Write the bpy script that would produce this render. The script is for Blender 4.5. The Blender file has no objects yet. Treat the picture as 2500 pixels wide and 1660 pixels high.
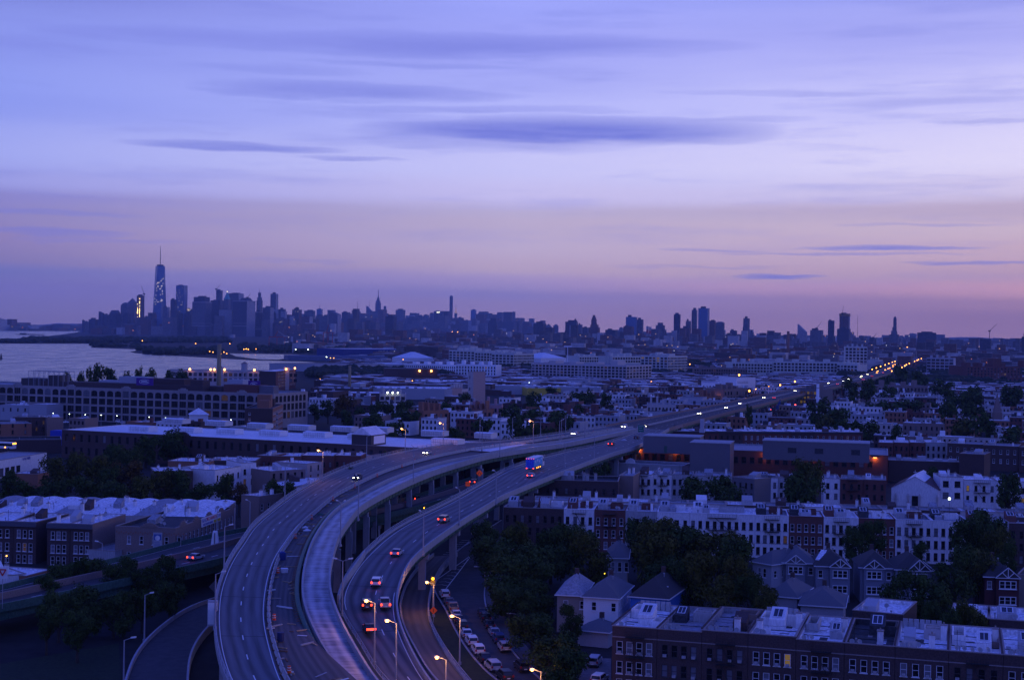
import bpy, math, random
from mathutils import Vector, Matrix
random.seed(7)
C = bpy.context.scene.collection
SC = bpy.context.scene
# ---------------------------------------------------------------- camera, sky, sun, exposure
HZ, FO, CX, CH, ROLL = 807.0, 3600.0, 1250.0, 58.0, math.radians(.87)      # horizon row, focal length (px), centre column, eye height (m)
cam = bpy.data.cameras.new('camera'); camo = bpy.data.objects.new('camera', cam); C.objects.link(camo)
camo.location = (0, 0, CH); camo.rotation_euler = (Matrix.Rotation(math.radians(90), 3, 'X') @ Matrix.Rotation(ROLL, 3, 'Z')).to_euler()   # the camera was held slightly askew
cam.sensor_width = 36; cam.lens = 36 * FO / 2500; cam.shift_y = -(830 - HZ) / 2500.0
cam.clip_start = 1; cam.clip_end = 90000
SC.camera = camo
SC.view_settings.view_transform = 'Standard'; SC.view_settings.look = 'None'
SC.view_settings.exposure = 0; SC.view_settings.gamma = 1
try: SC.view_settings.use_curve_mapping = False
except Exception: pass
def lin(r, g, b):
    f = lambda c: (c/255/12.92) if c/255 <= .04045 else ((c/255+.055)/1.055)**2.4
    return (f(r), f(g), f(b), 1)
W = bpy.data.worlds.new('World'); SC.world = W; W.use_nodes = True
nt = W.node_tree; nt.nodes.clear(); NN = nt.nodes; LK = nt.links
def nd(t, **k):
    n = NN.new(t)
    for a, b in k.items(): setattr(n, a, b)
    return n
def mth(op, a, b=None, c=None, clamp=False):
    n = nd('ShaderNodeMath', operation=op); n.use_clamp = clamp
    for i, v in enumerate((a, b, c)):
        if v is None: continue
        if isinstance(v, (int, float)): n.inputs[i].default_value = v
        else: LK.new(v, n.inputs[i])
    return n.outputs[0]
tc = nd('ShaderNodeTexCoord'); sx = nd('ShaderNodeSeparateXYZ'); LK.new(tc.outputs['Generated'], sx.inputs[0])
hyp = mth('SQRT', mth('ADD', mth('MULTIPLY', sx.outputs[0], sx.outputs[0]), mth('MULTIPLY', sx.outputs[1], sx.outputs[1])))
el = mth('DIVIDE', sx.outputs[2], mth('MAXIMUM', hyp, .02))           # tangent of the elevation
az = mth('ARCTAN2', sx.outputs[0], sx.outputs[1])                      # azimuth, 0 straight ahead
cmb = nd('ShaderNodeCombineXYZ'); LK.new(mth('MULTIPLY', az, 2.2), cmb.inputs[0]); LK.new(mth('MULTIPLY', el, 26), cmb.inputs[1])
n1 = nd('ShaderNodeTexNoise'); n1.inputs['Scale'].default_value = 1.1; n1.inputs['Detail'].default_value = 6; n1.inputs['Roughness'].default_value = .55
LK.new(cmb.outputs[0], n1.inputs['Vector'])
cmb2 = nd('ShaderNodeCombineXYZ'); LK.new(mth('MULTIPLY', az, 7), cmb2.inputs[0]); LK.new(mth('MULTIPLY', el, 75), cmb2.inputs[1]); cmb2.inputs[2].default_value = 3.3
n2 = nd('ShaderNodeTexNoise'); n2.inputs['Scale'].default_value = 1.0; n2.inputs['Detail'].default_value = 7; n2.inputs['Roughness'].default_value = .6
LK.new(cmb2.outputs[0], n2.inputs['Vector'])
elw = mth('ADD', el, mth('MULTIPLY', mth('SUBTRACT', n1.outputs[0], .5), .022))
def ramp(stops, fac):
    r = nd('ShaderNodeValToRGB'); cr = r.color_ramp; cr.interpolation = 'EASE'
    while len(cr.elements) > 1: cr.elements.remove(cr.elements[-1])
    for i, (y, c) in enumerate(sorted(stops)):
        p = y
        e = cr.elements[0] if i == 0 else cr.elements.new(p)
        e.position = p; e.color = lin(*c)
    LK.new(fac, r.inputs[0]); return r.outputs[0]
te = lambda Y: ((HZ - Y / .9444) / FO) / .5      # row of the downscaled view -> ramp position
fac = mth('MULTIPLY', mth('MAXIMUM', elw, 0), 2.0)
def stops(ls, sh): return [(max(0, te(y+sh)), tuple(min(255, v+w) for v, w in zip(c, (30,25,-2) if y > 480 and y < 650 else (18,14,0) if y <= 480 else (46,34,10)))) for y, c in ls] + [(.56, (76,98,224)), (1, (50,76,218))]
SL = stops([(760,(96,94,160)),(705,(100,100,172)),(665,(104,104,186)),(628,(102,106,194)),(612,(122,112,184)),(560,(128,116,192)),(510,(124,118,198)),(474,(130,128,208)),(432,(146,152,234)),(380,(150,162,246)),(250,(128,146,244)),(100,(124,140,238)),(0,(104,118,216))], 16)
SM = stops([(745,(136,118,168)),(712,(132,120,180)),(682,(126,122,194)),(650,(144,134,200)),(622,(180,160,206)),(560,(178,164,216)),(520,(172,160,214)),(494,(168,160,218)),(456,(192,188,246)),(390,(192,194,255)),(250,(166,174,255)),(100,(142,152,248)),(0,(146,158,255))], 0)
SR = stops([(742,(142,112,146)),(705,(166,130,156)),(672,(196,150,176)),(640,(184,152,192)),(600,(190,162,200)),(540,(190,170,210)),(502,(172,156,206)),(460,(204,196,240)),(400,(216,212,255)),(250,(194,194,255)),(100,(166,170,250)),(0,(138,148,240))], -17)
rl, rm, rr = ramp(SL, fac), ramp(SM, fac), ramp(SR, fac)
azl = mth('MULTIPLY_ADD', mth('SINE', az), 2.95, 1.0, clamp=True); azr = mth('MULTIPLY', mth('SINE', az), 2.95, clamp=True)
def mix(a, b, f):
    m = nd('ShaderNodeMix', data_type='RGBA')
    for s, v in ((6, a), (7, b)):
        if isinstance(v, tuple): m.inputs[s].default_value = v
        else: LK.new(v, m.inputs[s])
    if isinstance(f, (int, float)): m.inputs[0].default_value = f
    else: LK.new(f, m.inputs[0])
    return m.outputs[2]
sky = mix(mix(rl, rm, azl), rr, azr)
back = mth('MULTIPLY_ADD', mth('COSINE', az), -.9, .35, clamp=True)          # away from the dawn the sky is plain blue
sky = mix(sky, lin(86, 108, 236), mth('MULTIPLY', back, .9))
# long thin clouds: (column, row, half length, half height, strength) as seen from the roof
CL = [(1640,300,330,12,.5), (2050,625,330,6,.5), (1700,655,230,4,.3), (2250,560,240,5,.35), (250,600,260,5,.4), (700,640,200,4,.3), (1150,270,420,9,.45), (1900,240,380,8,.35), (1000,160,330,10,.4), (1370,325,540,44,1.1), (1250,350,360,30,.6), (1480,338,330,22,.8), (860,230,430,26,.75), (1150,112,700,34,.7), (500,108,420,26,.5), (560,367,300,15,.85), (840,392,150,6,.6),
      (90,582,190,14,.8), (2180,610,230,9,.8), (2380,654,210,7,.8), (1930,673,120,5,.75), (2300,268,260,14,.35), (100,528,260,9,.45), (1750,612,160,5,.45), (2400,318,160,9,.4), (2400,30,330,34,.4), (660,180,250,12,.35)]
wx = mth('ADD', az, mth('ADD', mth('MULTIPLY', mth('SUBTRACT', n1.outputs[0], .5), .05), mth('MULTIPLY', mth('SUBTRACT', n2.outputs[0], .5), .06)))
wy = mth('ADD', el, mth('MULTIPLY', mth('SUBTRACT', n2.outputs[0], .5), .016))
tot = None
for cx, cy, rx, ry, s in CL:
    a = mth('DIVIDE', mth('SUBTRACT', wx, math.atan((cx-CX)/FO)), rx/FO)
    b = mth('DIVIDE', mth('SUBTRACT', wy, (HZ+(cx-CX)*.0152-cy)/FO), ry/FO)
    d = mth('ADD', mth('MULTIPLY', a, a), mth('MULTIPLY', b, b))
    m = mth('MULTIPLY', mth('POWER', mth('SUBTRACT', 1.0, d, clamp=True), .7), s)
    tot = m if tot is None else mth('MAXIMUM', tot, m)
wisp = mth('MULTIPLY', mth('MULTIPLY_ADD', mth('SUBTRACT', n2.outputs[0], .52, clamp=True), 5.0, 0.0, clamp=True), .38)
wisp = mth('MULTIPLY', wisp, mth('MULTIPLY', el, 9.0, clamp=True))
tot = mth('MULTIPLY', tot, mth('MULTIPLY_ADD', n2.outputs[0], 1.9, -.1, clamp=True))
sky = mix(sky, lin(122, 130, 222), mth('MAXIMUM', tot, wisp))
big = mth('MULTIPLY', mth('MULTIPLY_ADD', mth('SUBTRACT', n1.outputs[0], .45, clamp=True), 4.0, 0.0, clamp=True), .22)
big = mth('MULTIPLY', big, mth('MULTIPLY', mth('SUBTRACT', el, .075), 12.0, clamp=True))
sky = mix(sky, lin(124, 134, 228), big)
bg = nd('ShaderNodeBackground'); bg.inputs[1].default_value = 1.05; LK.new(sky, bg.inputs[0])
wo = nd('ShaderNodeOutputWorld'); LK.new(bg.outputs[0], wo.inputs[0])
sun = bpy.data.lights.new('sun', 'SUN'); sun.energy = .22; sun.angle = math.radians(25); sun.color = (.72, .66, 1.0)
suno = bpy.data.objects.new('sun', sun); C.objects.link(suno)
sd = Vector((1.0, .12, .16)).normalized(); suno.rotation_euler = sd.to_track_quat('Z', 'Y').to_euler()

# ---------------------------------------------------------------- helpers
RCO, RSI = math.cos(ROLL), math.sin(ROLL)
LX = [CX]                                                             # last column read off a detail view
def unroll(px, py): u, v = px-CX, py-HZ; return u*RCO+v*RSI, -u*RSI+v*RCO
def G(px, py, z=0.0):
    u, v = unroll(px, py); Y = (CH - z) * FO / v; return Vector((u * Y / FO, Y, z))
def AT(px, Y, z=0.0): LX[0] = px; v = (CH-9)*FO/Y; return Vector((((px - CX) + v*RSI) / RCO * Y / FO, Y, z))
def YF(Y, px): return CH*FO/(CH*FO/Y - (HZ+(px-CX)*.0152-789))       # distance on the ground for the tilted horizon
def ZT(py, Y, px=None): return CH - unroll(LX[0] if px is None else px, py)[1] * Y / FO      # height seen at row py when Y metres off
def zm(x0, y0, s):
    def f(x, y):
        if x: LX[0] = x0 + x/s
        return (x0 + x/s, y0 + y/s)
    return f
zA = zm(0,580,3.779); zB = zm(600,680,3.779); zC = zm(1200,680,3.779); zD = zm(1800,680,3.374); zE = zm(0,860,3.733); zF = zm(600,900,3.733)
zG = zm(1200,900,3.733); zH = zm(1800,900,3.336); zI = zm(0,1240,3.733); zJ = zm(500,1240,3.733); zK = zm(1000,1240,3.374); zL = zm(1400,1300,4.295)
zM = zm(1900,1300,3.937); zN = zm(200,600,6.533); zO = zm(480,680,7.873); zP = zm(380,880,5.624); zQ = zm(1560,880,7.84)
TH = math.radians(19.5)
U = Vector((math.cos(TH), -math.sin(TH), 0)); V = Vector((math.sin(TH), math.cos(TH), 0))
MATS = {}
def mat(name, col, rough=.8, var=.25, sc=.6, spec=.3, emit=None, es=0, metal=0, streak=0, bump=0):
    if name in MATS: return MATS[name]
    m = bpy.data.materials.new(name); m.use_nodes = True; t = m.node_tree; b = t.nodes['Principled BSDF']
    b.inputs['Roughness'].default_value = rough; b.inputs['Metallic'].default_value = metal
    b.inputs['Specular IOR Level'].default_value = spec
    c = (*col, 1) if len(col) == 3 else col
    b.inputs['Base Color'].default_value = c
    if var:
        tx = t.nodes.new('ShaderNodeTexCoord'); mp = t.nodes.new('ShaderNodeMapping'); no = t.nodes.new('ShaderNodeTexNoise')
        mp.inputs['Scale'].default_value = (sc, sc, sc * (.25 if streak else 1)); no.inputs['Detail'].default_value = 8; no.inputs['Roughness'].default_value = .65
        oi = t.nodes.new('ShaderNodeObjectInfo'); ad = t.nodes.new('ShaderNodeVectorMath'); ad.operation = 'ADD'
        sc3 = t.nodes.new('ShaderNodeVectorMath'); sc3.operation = 'SCALE'; sc3.inputs[3].default_value = 37
        t.links.new(oi.outputs['Random'], sc3.inputs[0])
        t.links.new(tx.outputs['Object'], mp.inputs[0]); t.links.new(mp.outputs[0], ad.inputs[0]); t.links.new(sc3.outputs[0], ad.inputs[1]); t.links.new(ad.outputs[0], no.inputs['Vector'])
        r = t.nodes.new('ShaderNodeValToRGB'); e = r.color_ramp.elements
        e[0].position = .34; e[1].position = .66
        e[0].color = tuple(x*(1-var) for x in c[:3]) + (1,); e[1].color = tuple(min(1, x*(1+var)) for x in c[:3]) + (1,)
        t.links.new(no.outputs[0], r.inputs[0]); t.links.new(r.outputs[0], b.inputs['Base Color'])
        if bump:
            bp = t.nodes.new('ShaderNodeBump'); bp.inputs['Strength'].default_value = bump; bp.inputs['Distance'].default_value = .1
            t.links.new(no.outputs[0], bp.inputs['Height']); t.links.new(bp.outputs[0], b.inputs['Normal'])
    if emit:
        b.inputs['Emission Color'].default_value = (*emit, 1); b.inputs['Emission Strength'].default_value = es
    MATS[name] = m; return m
brick_dk = mat('brick_dark', (.085,.055,.05), .9, .3, .9); brick_rd = mat('brick_red', (.15,.062,.05), .9, .25, .9); brick_or = mat('brick_orange', (.30,.14,.085), .9, .2, .9)
brick_tan = mat('brick_tan', (.24,.175,.15), .9, .2, .9); paint_w = mat('paint_white', (.74,.72,.71), .8, .16, .7, streak=1); paint_g = mat('paint_grey', (.38,.37,.37), .8, .2, .7, streak=1)
stucco = mat('stucco_pale', (.50,.45,.42), .9, .15, .5, streak=1); conc_pale = mat('concrete_pale', (.34,.30,.28), .9, .15, .3, streak=1); metal_gr = mat('metal_grey', (.15,.14,.15), .6, .1, .5)
roof_w = mat('roof_silver', (.68,.68,.70), .6, .42, .3); roof_g = mat('roof_grey', (.28,.28,.30), .8, .35, .35); roof_d = mat('roof_dark', (.05,.05,.055), .9, .4, .35)
roof_ww = mat('roof_white', (.72,.72,.72), .6, .14, .12); shingle = mat('shingle', (.13,.13,.14), .9, .2, 2); shingle_d = mat('shingle_dark', (.06,.055,.055), .9, .25, 2)
siding_b = mat('siding_blue_grey', (.22,.23,.27), .8, .12, 1); siding_w = mat('siding_white', (.76,.76,.75), .7, .06, 1); siding_l = mat('siding_light', (.40,.40,.42), .8, .1, 1); siding_cy = mat('siding_blue', (.05,.18,.55), .7, .06, 1); siding_t = mat('siding_tan', (.27,.23,.19), .8, .1, 1); siding_r = mat('siding_maroon', (.09,.03,.03), .8, .1, 1)
trim_w = mat('trim_white', (.7,.7,.7), .6, .05, 2); trim_d = mat('trim_dark', (.06,.05,.05), .7, .1, 2); coping = mat('coping', (.30,.25,.23), .9, .2, 1); iron = mat('iron', (.03,.03,.03), .6, 0)
asphalt = mat('asphalt', (.052,.05,.052), .8, .25, .12); conc_road = mat('road_concrete', (.105,.10,.105), .75, .22, .16); conc_wall = mat('parapet_concrete', (.34,.34,.35), .85, .14, .25, streak=1)
steel_gn = mat('steel_green', (.055,.12,.085), .6, .3, .4); steel_pole = mat('pole_steel', (.32,.32,.34), .5, .1, 1); paint_line = mat('line_paint', (.75,.75,.72), .7, .15, 1); rust = mat('rust', (.20,.11,.07), .9, .35, 1)
ground_m = mat('ground_dirt', (.016,.015,.014), .95, .4, .05); grass_m = mat('grass_dark', (.02,.03,.012), .95, .4, .3); wood_m = mat('lumber', (.42,.30,.17), .8, .3, 1); bark = mat('bark', (.05,.04,.03), .9, .2, 2)
blue_p = mat('blue_paint', (.03,.06,.42), .6, .1, 1); orange_p = mat('orange_plastic', (.75,.09,.02), .6, .1, 3, emit=(1,.08,.01), es=.0); yellow_p = mat('yellow_paint', (.55,.42,.05), .6, .1, 1)
far_m = mat('far_masonry', (.16,.14,.14), .9, .3, .02); far_d = mat('far_dark', (.10,.08,.08), .9, .3, .02); far_w = mat('far_pale', (.45,.42,.40), .9, .2, .02); far_br = mat('far_brick', (.16,.085,.07), .9, .3, .05)
def glass_mat(name, col, em=None, es=0, rough=.12):
    return mat(name, col, rough, 0, spec=.5, emit=em, es=es)
glass = glass_mat('window_glass', (.012,.013,.016)); glass_c = glass_mat('window_curtained', (.16,.16,.18), rough=.3); glass_lit = glass_mat('window_lit', (.1,.06,.02), (1,.62,.18), .13); glass_dim = glass_mat('window_dim', (.05,.04,.03), (1,.5,.15), .035)
lamp_lit = mat('lamp_lit', (1,.6,.2), .5, 0, emit=(1,.40,.09), es=9); lamp_far = mat('lamp_far', (1,.6,.2), .5, 0, emit=(1,.36,.05), es=8); lamp_off = mat('lamp_glass', (.55,.55,.55), .2, 0)
lamp_wh = mat('lamp_white', (1,1,1), .5, 0, emit=(.85,1,.75), es=9); head_l = mat('headlight', (1,1,1), .3, 0, emit=(1,.93,.62), es=26); tail_l = mat('taillight', (.6,.02,.01), .4, 0, emit=(1,.05,.02), es=4.5); amber = mat('amber_light', (1,.4,.02), .4, 0, emit=(1,.32,.01), es=8)
tail_off = mat('taillight_unlit', (.35,.02,.02), .3, 0); head_off = mat('headlight_unlit', (.6,.6,.6), .15, 0); tyre = mat('tyre', (.02,.02,.02), .9, 0); rim = mat('rim', (.35,.35,.36), .3, 0, metal=.7); carglass = mat('car_glass', (.012,.012,.014), .08, 0, spec=.6)
chrome = mat('chrome', (.6,.6,.6), .2, 0, metal=1)
def paint(name, c): return mat('car_' + name, c, .3, 0, spec=.5)

def tag(o, label=None, cat=None, group=None, kind=None):
    if label: o['label'] = label
    if cat: o['category'] = cat
    if group: o['group'] = group
    if kind: o['kind'] = kind
    return o
def empty(name, loc=(0,0,0), rz=0.0, label=None, cat=None, group=None, kind=None):
    o = bpy.data.objects.new(name, None); C.objects.link(o); o.location = loc; o.rotation_euler = (0,0,rz); o.empty_display_size = .5
    return tag(o, label, cat, group, kind)
class MB:
    def __init__(s): s.v, s.f, s.m = [], [], []
    def face(s, pts, mi=0):
        n = len(s.v); s.v.extend(tuple(p) for p in pts); s.f.append(tuple(range(n, n+len(pts)))); s.m.append(mi); return s
    def idx(s, vs, fs, mi=0):
        n = len(s.v); s.v.extend(tuple(p) for p in vs); s.f.extend(tuple(i+n for i in f) for f in fs); s.m.extend([mi]*len(fs)); return s
    def box(s, x0,x1,y0,y1,z0,z1, mi=0):
        return s.idx([(x0,y0,z0),(x1,y0,z0),(x1,y1,z0),(x0,y1,z0),(x0,y0,z1),(x1,y0,z1),(x1,y1,z1),(x0,y1,z1)], [(0,3,2,1),(4,5,6,7),(0,1,5,4),(1,2,6,5),(2,3,7,6),(3,0,4,7)], mi)
    def frus(s, cx,cy,z0,z1, a0,b0,a1,b1, mi=0):
        return s.idx([(cx-a0,cy-b0,z0),(cx+a0,cy-b0,z0),(cx+a0,cy+b0,z0),(cx-a0,cy+b0,z0),(cx-a1,cy-b1,z1),(cx+a1,cy-b1,z1),(cx+a1,cy+b1,z1),(cx-a1,cy+b1,z1)], [(0,3,2,1),(4,5,6,7),(0,1,5,4),(1,2,6,5),(2,3,7,6),(3,0,4,7)], mi)
    def cyl(s, p, q, r0, r1=None, n=8, mi=0, caps=True):
        p, q = Vector(p), Vector(q); r1 = r0 if r1 is None else r1; d = (q-p)
        if d.length < 1e-6: return s
        d.normalize(); a = d.orthogonal().normalized(); b = d.cross(a)
        vs = [p + (a*math.cos(2*math.pi*i/n) + b*math.sin(2*math.pi*i/n))*r0 for i in range(n)] + [q + (a*math.cos(2*math.pi*i/n) + b*math.sin(2*math.pi*i/n))*r1 for i in range(n)]
        fs = [(i, (i+1)%n, n+(i+1)%n, n+i) for i in range(n)]
        if caps: fs += [tuple(range(n))[::-1], tuple(range(n, 2*n))]
        return s.idx(vs, fs, mi)
    def sph(s, c, r, n=8, m=5, mi=0, sz=1.0):
        vs, fs = [], []
        for j in range(m+1):
            t = math.pi*j/m
            for i in range(n): vs.append((c[0]+r*math.sin(t)*math.cos(2*math.pi*i/n), c[1]+r*math.sin(t)*math.sin(2*math.pi*i/n), c[2]+r*sz*math.cos(t)))
        for j in range(m):
            for i in range(n): fs.append((j*n+i, (j+1)*n+i, (j+1)*n+(i+1)%n, j*n+(i+1)%n))
        return s.idx(vs, fs, mi)
    def prism(s, poly, z0, z1, mi=0):
        n = len(poly); return s.idx([(x,y,z0) for x,y in poly]+[(x,y,z1) for x,y in poly], [(i,(i+1)%n,n+(i+1)%n,n+i) for i in range(n)]+[tuple(range(n))[::-1], tuple(range(n,2*n))], mi)
    def mesh(s, name, mats, smooth=False):
        me = bpy.data.meshes.new(name); me.from_pydata(s.v, [], s.f)
        for m in (mats if isinstance(mats, (list, tuple)) else [mats]): me.materials.append(m)
        if any(s.m): me.polygons.foreach_set('material_index', s.m)
        if smooth: me.polygons.foreach_set('use_smooth', [True]*len(s.f))
        me.update(); return me
    def build(s, name, mats, parent=None, loc=(0,0,0), rz=0, smooth=False, kind=None):
        return inst(name, s.mesh(name, mats, smooth), parent, loc, rz, kind)
def inst(name, me, parent=None, loc=(0,0,0), rz=0, kind=None):
    o = bpy.data.objects.new(name, me); C.objects.link(o); o.location = loc; o.rotation_euler = (0,0,rz)
    if parent: o.parent = parent
    if kind: o['kind'] = kind
    return o
def copy_tree(o, parent=None):
    c = o.copy(); C.objects.link(c); c.parent = parent
    for ch in o.children: copy_tree(ch, c)
    return c
ORD = ['first','second','third','fourth','fifth','sixth','seventh','eighth','ninth','tenth','eleventh','twelfth','thirteenth','fourteenth','fifteenth','sixteenth','seventeenth','eighteenth','nineteenth','twentieth',
       'twenty-first','twenty-second','twenty-third','twenty-fourth','twenty-fifth','twenty-sixth','twenty-seventh','twenty-eighth','twenty-ninth','thirtieth']
FOOT = []                                                             # occupied footprints (x, y, radius)
def occupied(x, y, r=0):
    return any((x-a)**2 + (y-b)**2 < (r+c)**2 for a, b, c in FOOT)
def claim(A, B, depth, vd):
    L = (B-A).length; n = max(1, int(L/12)); k = max(1, int(depth/12))
    for i in range(n+1):
        for j in range(k+1):
            p = A + (B-A)*(i/n) + vd*(depth*j/k); FOOT.append((p.x, p.y, 8))
# windows ----------------------------------------------------------------
WC = {}
def win_mesh(w, h, style, fm):
    k = (round(w,2), round(h,2), style, fm.name)
    if k in WC: return WC[k]
    b = MB(); t = .09 if w < 2 else .14
    b.box(0,t,.03,.17,0,h); b.box(w-t,w,.03,.17,0,h); b.box(t,w-t,.03,.17,h-t,h); b.box(t,w-t,.03,.17,0,t)
    if style == 'sash': b.box(t,w-t,.05,.15,h*.48,h*.48+.07)
    elif style == 'grid':
        for i in (1,2,3): b.box(w*i/4-.05,w*i/4+.05,.05,.16,t,h-t)
        for i in (1,2,3): b.box(t,w-t,.06,.15,h*i/4-.03,h*i/4+.03)
    elif style == 'tri':
        for i in (1,2): b.box(w*i/3-.25,w*i/3+.25,-.02,.16,0,h)
    elif style == 'bay':
        for i in (1,2): b.box(w*i/3-.09,w*i/3+.09,-.02,.16,0,h)
        b.box(t,w-t,.05,.15,h*.5,h*.5+.06)
    elif style == 'arch':
        for i in (1,2,3): b.box(w*i/4-.05,w*i/4+.05,.05,.16,t,h-t)
        b.box(t,w-t,.06,.15,h*.5-.03,h*.5+.03)
        n = 8; ah = min(h*.3, w*.28)
        for sgn in (0,1):
            pts = [(0,.0,h),(0,.0,h-ah)]
            for i in range(1, n//2+1):
                x = w*i/n; pts.append((x, 0, h-ah+ah*math.sin(math.pi*x/w)**.7))
            pts = [((w-x if sgn else x), y, z) for x,y,z in pts]
            b.face(pts if sgn else pts[::-1], 1)
    b.box(-.12, w+.12, -.1, .1, -.14, -.005)
    fr = b.mesh('window', [fm, coping])
    p = MB(); p.face([(t*.5,.13,t*.5),(w-t*.5,.13,t*.5),(w-t*.5,.13,h-t*.5),(t*.5,.13,h-t*.5)])
    WC[k] = (fr, p.mesh('pane', glass), p.mesh('pane', glass_c), p.mesh('pane', glass_lit), p.mesh('pane', glass_dim)); return WC[k]
def facade(b, L, H, ops, T, z0=0, mi=0, rev=.2):
    xs = sorted({0, L} | {round(o[0],3) for o in ops} | {round(o[0]+o[2],3) for o in ops})
    zs = sorted({z0, H} | {round(o[1],3) for o in ops} | {round(o[1]+o[3],3) for o in ops})
    xs = [x for x in xs if 0 <= x <= L]; zs = [z for z in zs if z0 <= z <= H]
    for j in range(len(zs)-1):
        za, zb = zs[j], zs[j+1]; zc = (za+zb)/2; row = [o for o in ops if o[1] < zc < o[1]+o[3]]
        if not row: b.face([T(0,0,za), T(L,0,za), T(L,0,zb), T(0,0,zb)], mi); continue
        start = 0
        for i in range(len(xs)-1):
            xc = (xs[i]+xs[i+1])/2
            if any(o[0] < xc < o[0]+o[2] for o in row):
                if xs[i] > start: b.face([T(start,0,za), T(xs[i],0,za), T(xs[i],0,zb), T(start,0,zb)], mi)
                start = xs[i+1]
        if L > start: b.face([T(start,0,za), T(L,0,za), T(L,0,zb), T(start,0,zb)], mi)
    for o in ops:
        x, z, w, h = o[:4]
        b.face([T(x,0,z),T(x,rev,z),T(x,rev,z+h),T(x,0,z+h)], mi); b.face([T(x+w,rev,z),T(x+w,0,z),T(x+w,0,z+h),T(x+w,rev,z+h)], mi)
        b.face([T(x,0,z+h),T(x,rev,z+h),T(x+w,rev,z+h),T(x+w,0,z+h)], mi); b.face([T(x,rev,z),T(x,0,z),T(x+w,0,z),T(x+w,rev,z)], mi)
def winrow(L, n, zs, w, h, style='sash', m0=None, m1=None):
    m0 = (L/n - w)/2 if m0 is None else m0; m1 = m0 if m1 is None else m1
    p = (L-m0-m1-w)/(n-1) if n > 1 else 0
    return [(m0+i*p, z, w, h, style) for z in zs for i in range(n)]
def place_windows(root, ops, M, fm, litp=.02, curt=.25, rz=0):
    for o in ops:
        me = win_mesh(o[2], o[3], o[4] if len(o) > 4 else 'sash', fm)
        w = inst('window', me[0], root, M(o[0], 0, o[1]), rz)
        r = random.random(); k = 3 if r < litp else 4 if r < litp*3 else 2 if r < litp*3+curt else 1
        inst('pane', me[k], w)
def mk(name, label, cat, A, B, H, depth, wall, roof, front=(), right=(), left=(), par=.6, fm=None, litp=.02, curt=.25, group=None, cop=None, z0=0, reg=True, side=None):
    A = Vector((A.x, A.y, 0)); B = Vector((B.x, B.y, 0)); d = B-A; L = d.length; rz = math.atan2(d.y, d.x)
    fm = fm or trim_d
    root = empty(name, (A.x, A.y, 0), rz, label, cat, group); b = MB()
    facade(b, L, H, front, lambda x,y,z: (x,y,z), z0); facade(b, depth, H, right, lambda x,y,z: (L-y, x, z), z0, 1 if side else 0)
    facade(b, depth, H, left, lambda x,y,z: (y, depth-x, z), z0, 1 if side else 0); b.face([(L,depth,z0),(0,depth,z0),(0,depth,H),(L,depth,H)], 1 if side else 0)
    b.build('wall', [wall, side or wall], root)
    t = .3; r = MB(); zr = H - par; r.face([(t,t,zr),(L-t,t,zr),(L-t,depth-t,zr),(t,depth-t,zr)]); r.build('roof', roof, root)
    if par > 0:
        c = MB(); c.box(-.06,L+.06,-.06,t,H-.01,H+.13); c.box(-.06,L+.06,depth-t,depth+.06,H-.01,H+.13); c.box(-.06,t,t+.002,depth-t-.002,H-.01,H+.13); c.box(L-t,L+.06,t+.002,depth-t-.002,H-.01,H+.13)
        c.build('coping', cop or coping, root)
        q = MB(); q.face([(L-t,t,zr),(t,t,zr),(t,t,H),(L-t,t,H)]); q.face([(t,depth-t,zr),(L-t,depth-t,zr),(L-t,depth-t,H),(t,depth-t,H)]); q.face([(t,t,zr),(t,depth-t,zr),(t,depth-t,H),(t,t,H)]); q.face([(L-t,depth-t,zr),(L-t,t,zr),(L-t,t,H),(L-t,depth-t,H)])
        q.build('parapet', roof, root)
    place_windows(root, front, lambda x,y,z: (x,y,z), fm, litp, curt)
    place_windows(root, right, lambda x,y,z: (L-y, x, z), fm, litp, curt, math.pi/2)
    place_windows(root, left, lambda x,y,z: (y, depth-x, z), fm, litp, curt, -math.pi/2)
    root['_L'] = L; root['_D'] = depth; root['_H'] = zr
    if reg: claim(A, B, depth, Vector((-math.sin(rz), math.cos(rz), 0)))
    return root
def bp(name, label, cat, pl, pr, H, depth, *a, **k): return mk(name, label, cat, G(*pl, H), G(*pr, H), H, depth, *a, **k)
# roof furniture (all fixed to the building, so they are its parts)
def chimney(root, x, y, z, h=1.6, w=.7, d=.9, m=None):
    b = MB(); b.box(x,x+w,y,y+d,z,z+h,0); b.box(x-.08,x+w+.08,y-.08,y+d+.08,z+h,z+h+.14,1); b.cyl((x+w/2,y+d/2,z+h+.14),(x+w/2,y+d/2,z+h+.5),.13,mi=1,n=6)
    b.build('chimney', [m or paint_w, coping], root)
def bulkhead(root, x, y, z, w=2.4, d=3.0, h=2.4, m=None, sky=True):
    b = MB(); b.idx([(x,y,z),(x+w,y,z),(x+w,y+d,z),(x,y+d,z),(x,y,z+h*.55),(x+w,y,z+h*.55),(x+w,y+d,z+h),(x,y+d,z+h)], [(4,5,6,7),(0,1,5,4),(1,2,6,5),(2,3,7,6),(3,0,4,7)])
    k = b.build('bulkhead', m or paint_w, root)
    if sky:
        s = MB(); n = Vector((0,-h*.45,d)).normalized(); off = n*.06
        q = lambda u, v: Vector((x+w*u, y+d*v, z+h*(.55+.45*v))) + off
        s.face([q(.22,.2), q(.78,.2), q(.78,.8), q(.22,.8)], 1); 
        for ua, ub, va, vb in ((.16,.22,.15,.85),(.78,.84,.15,.85),(.22,.78,.15,.2),(.22,.78,.8,.85),(.48,.52,.2,.8)): s.face([q(ua,va)+n*.05,q(ub,va)+n*.05,q(ub,vb)+n*.05,q(ua,vb)+n*.05], 0)
        s.build('skylight', [trim_w, glass], root)
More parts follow.
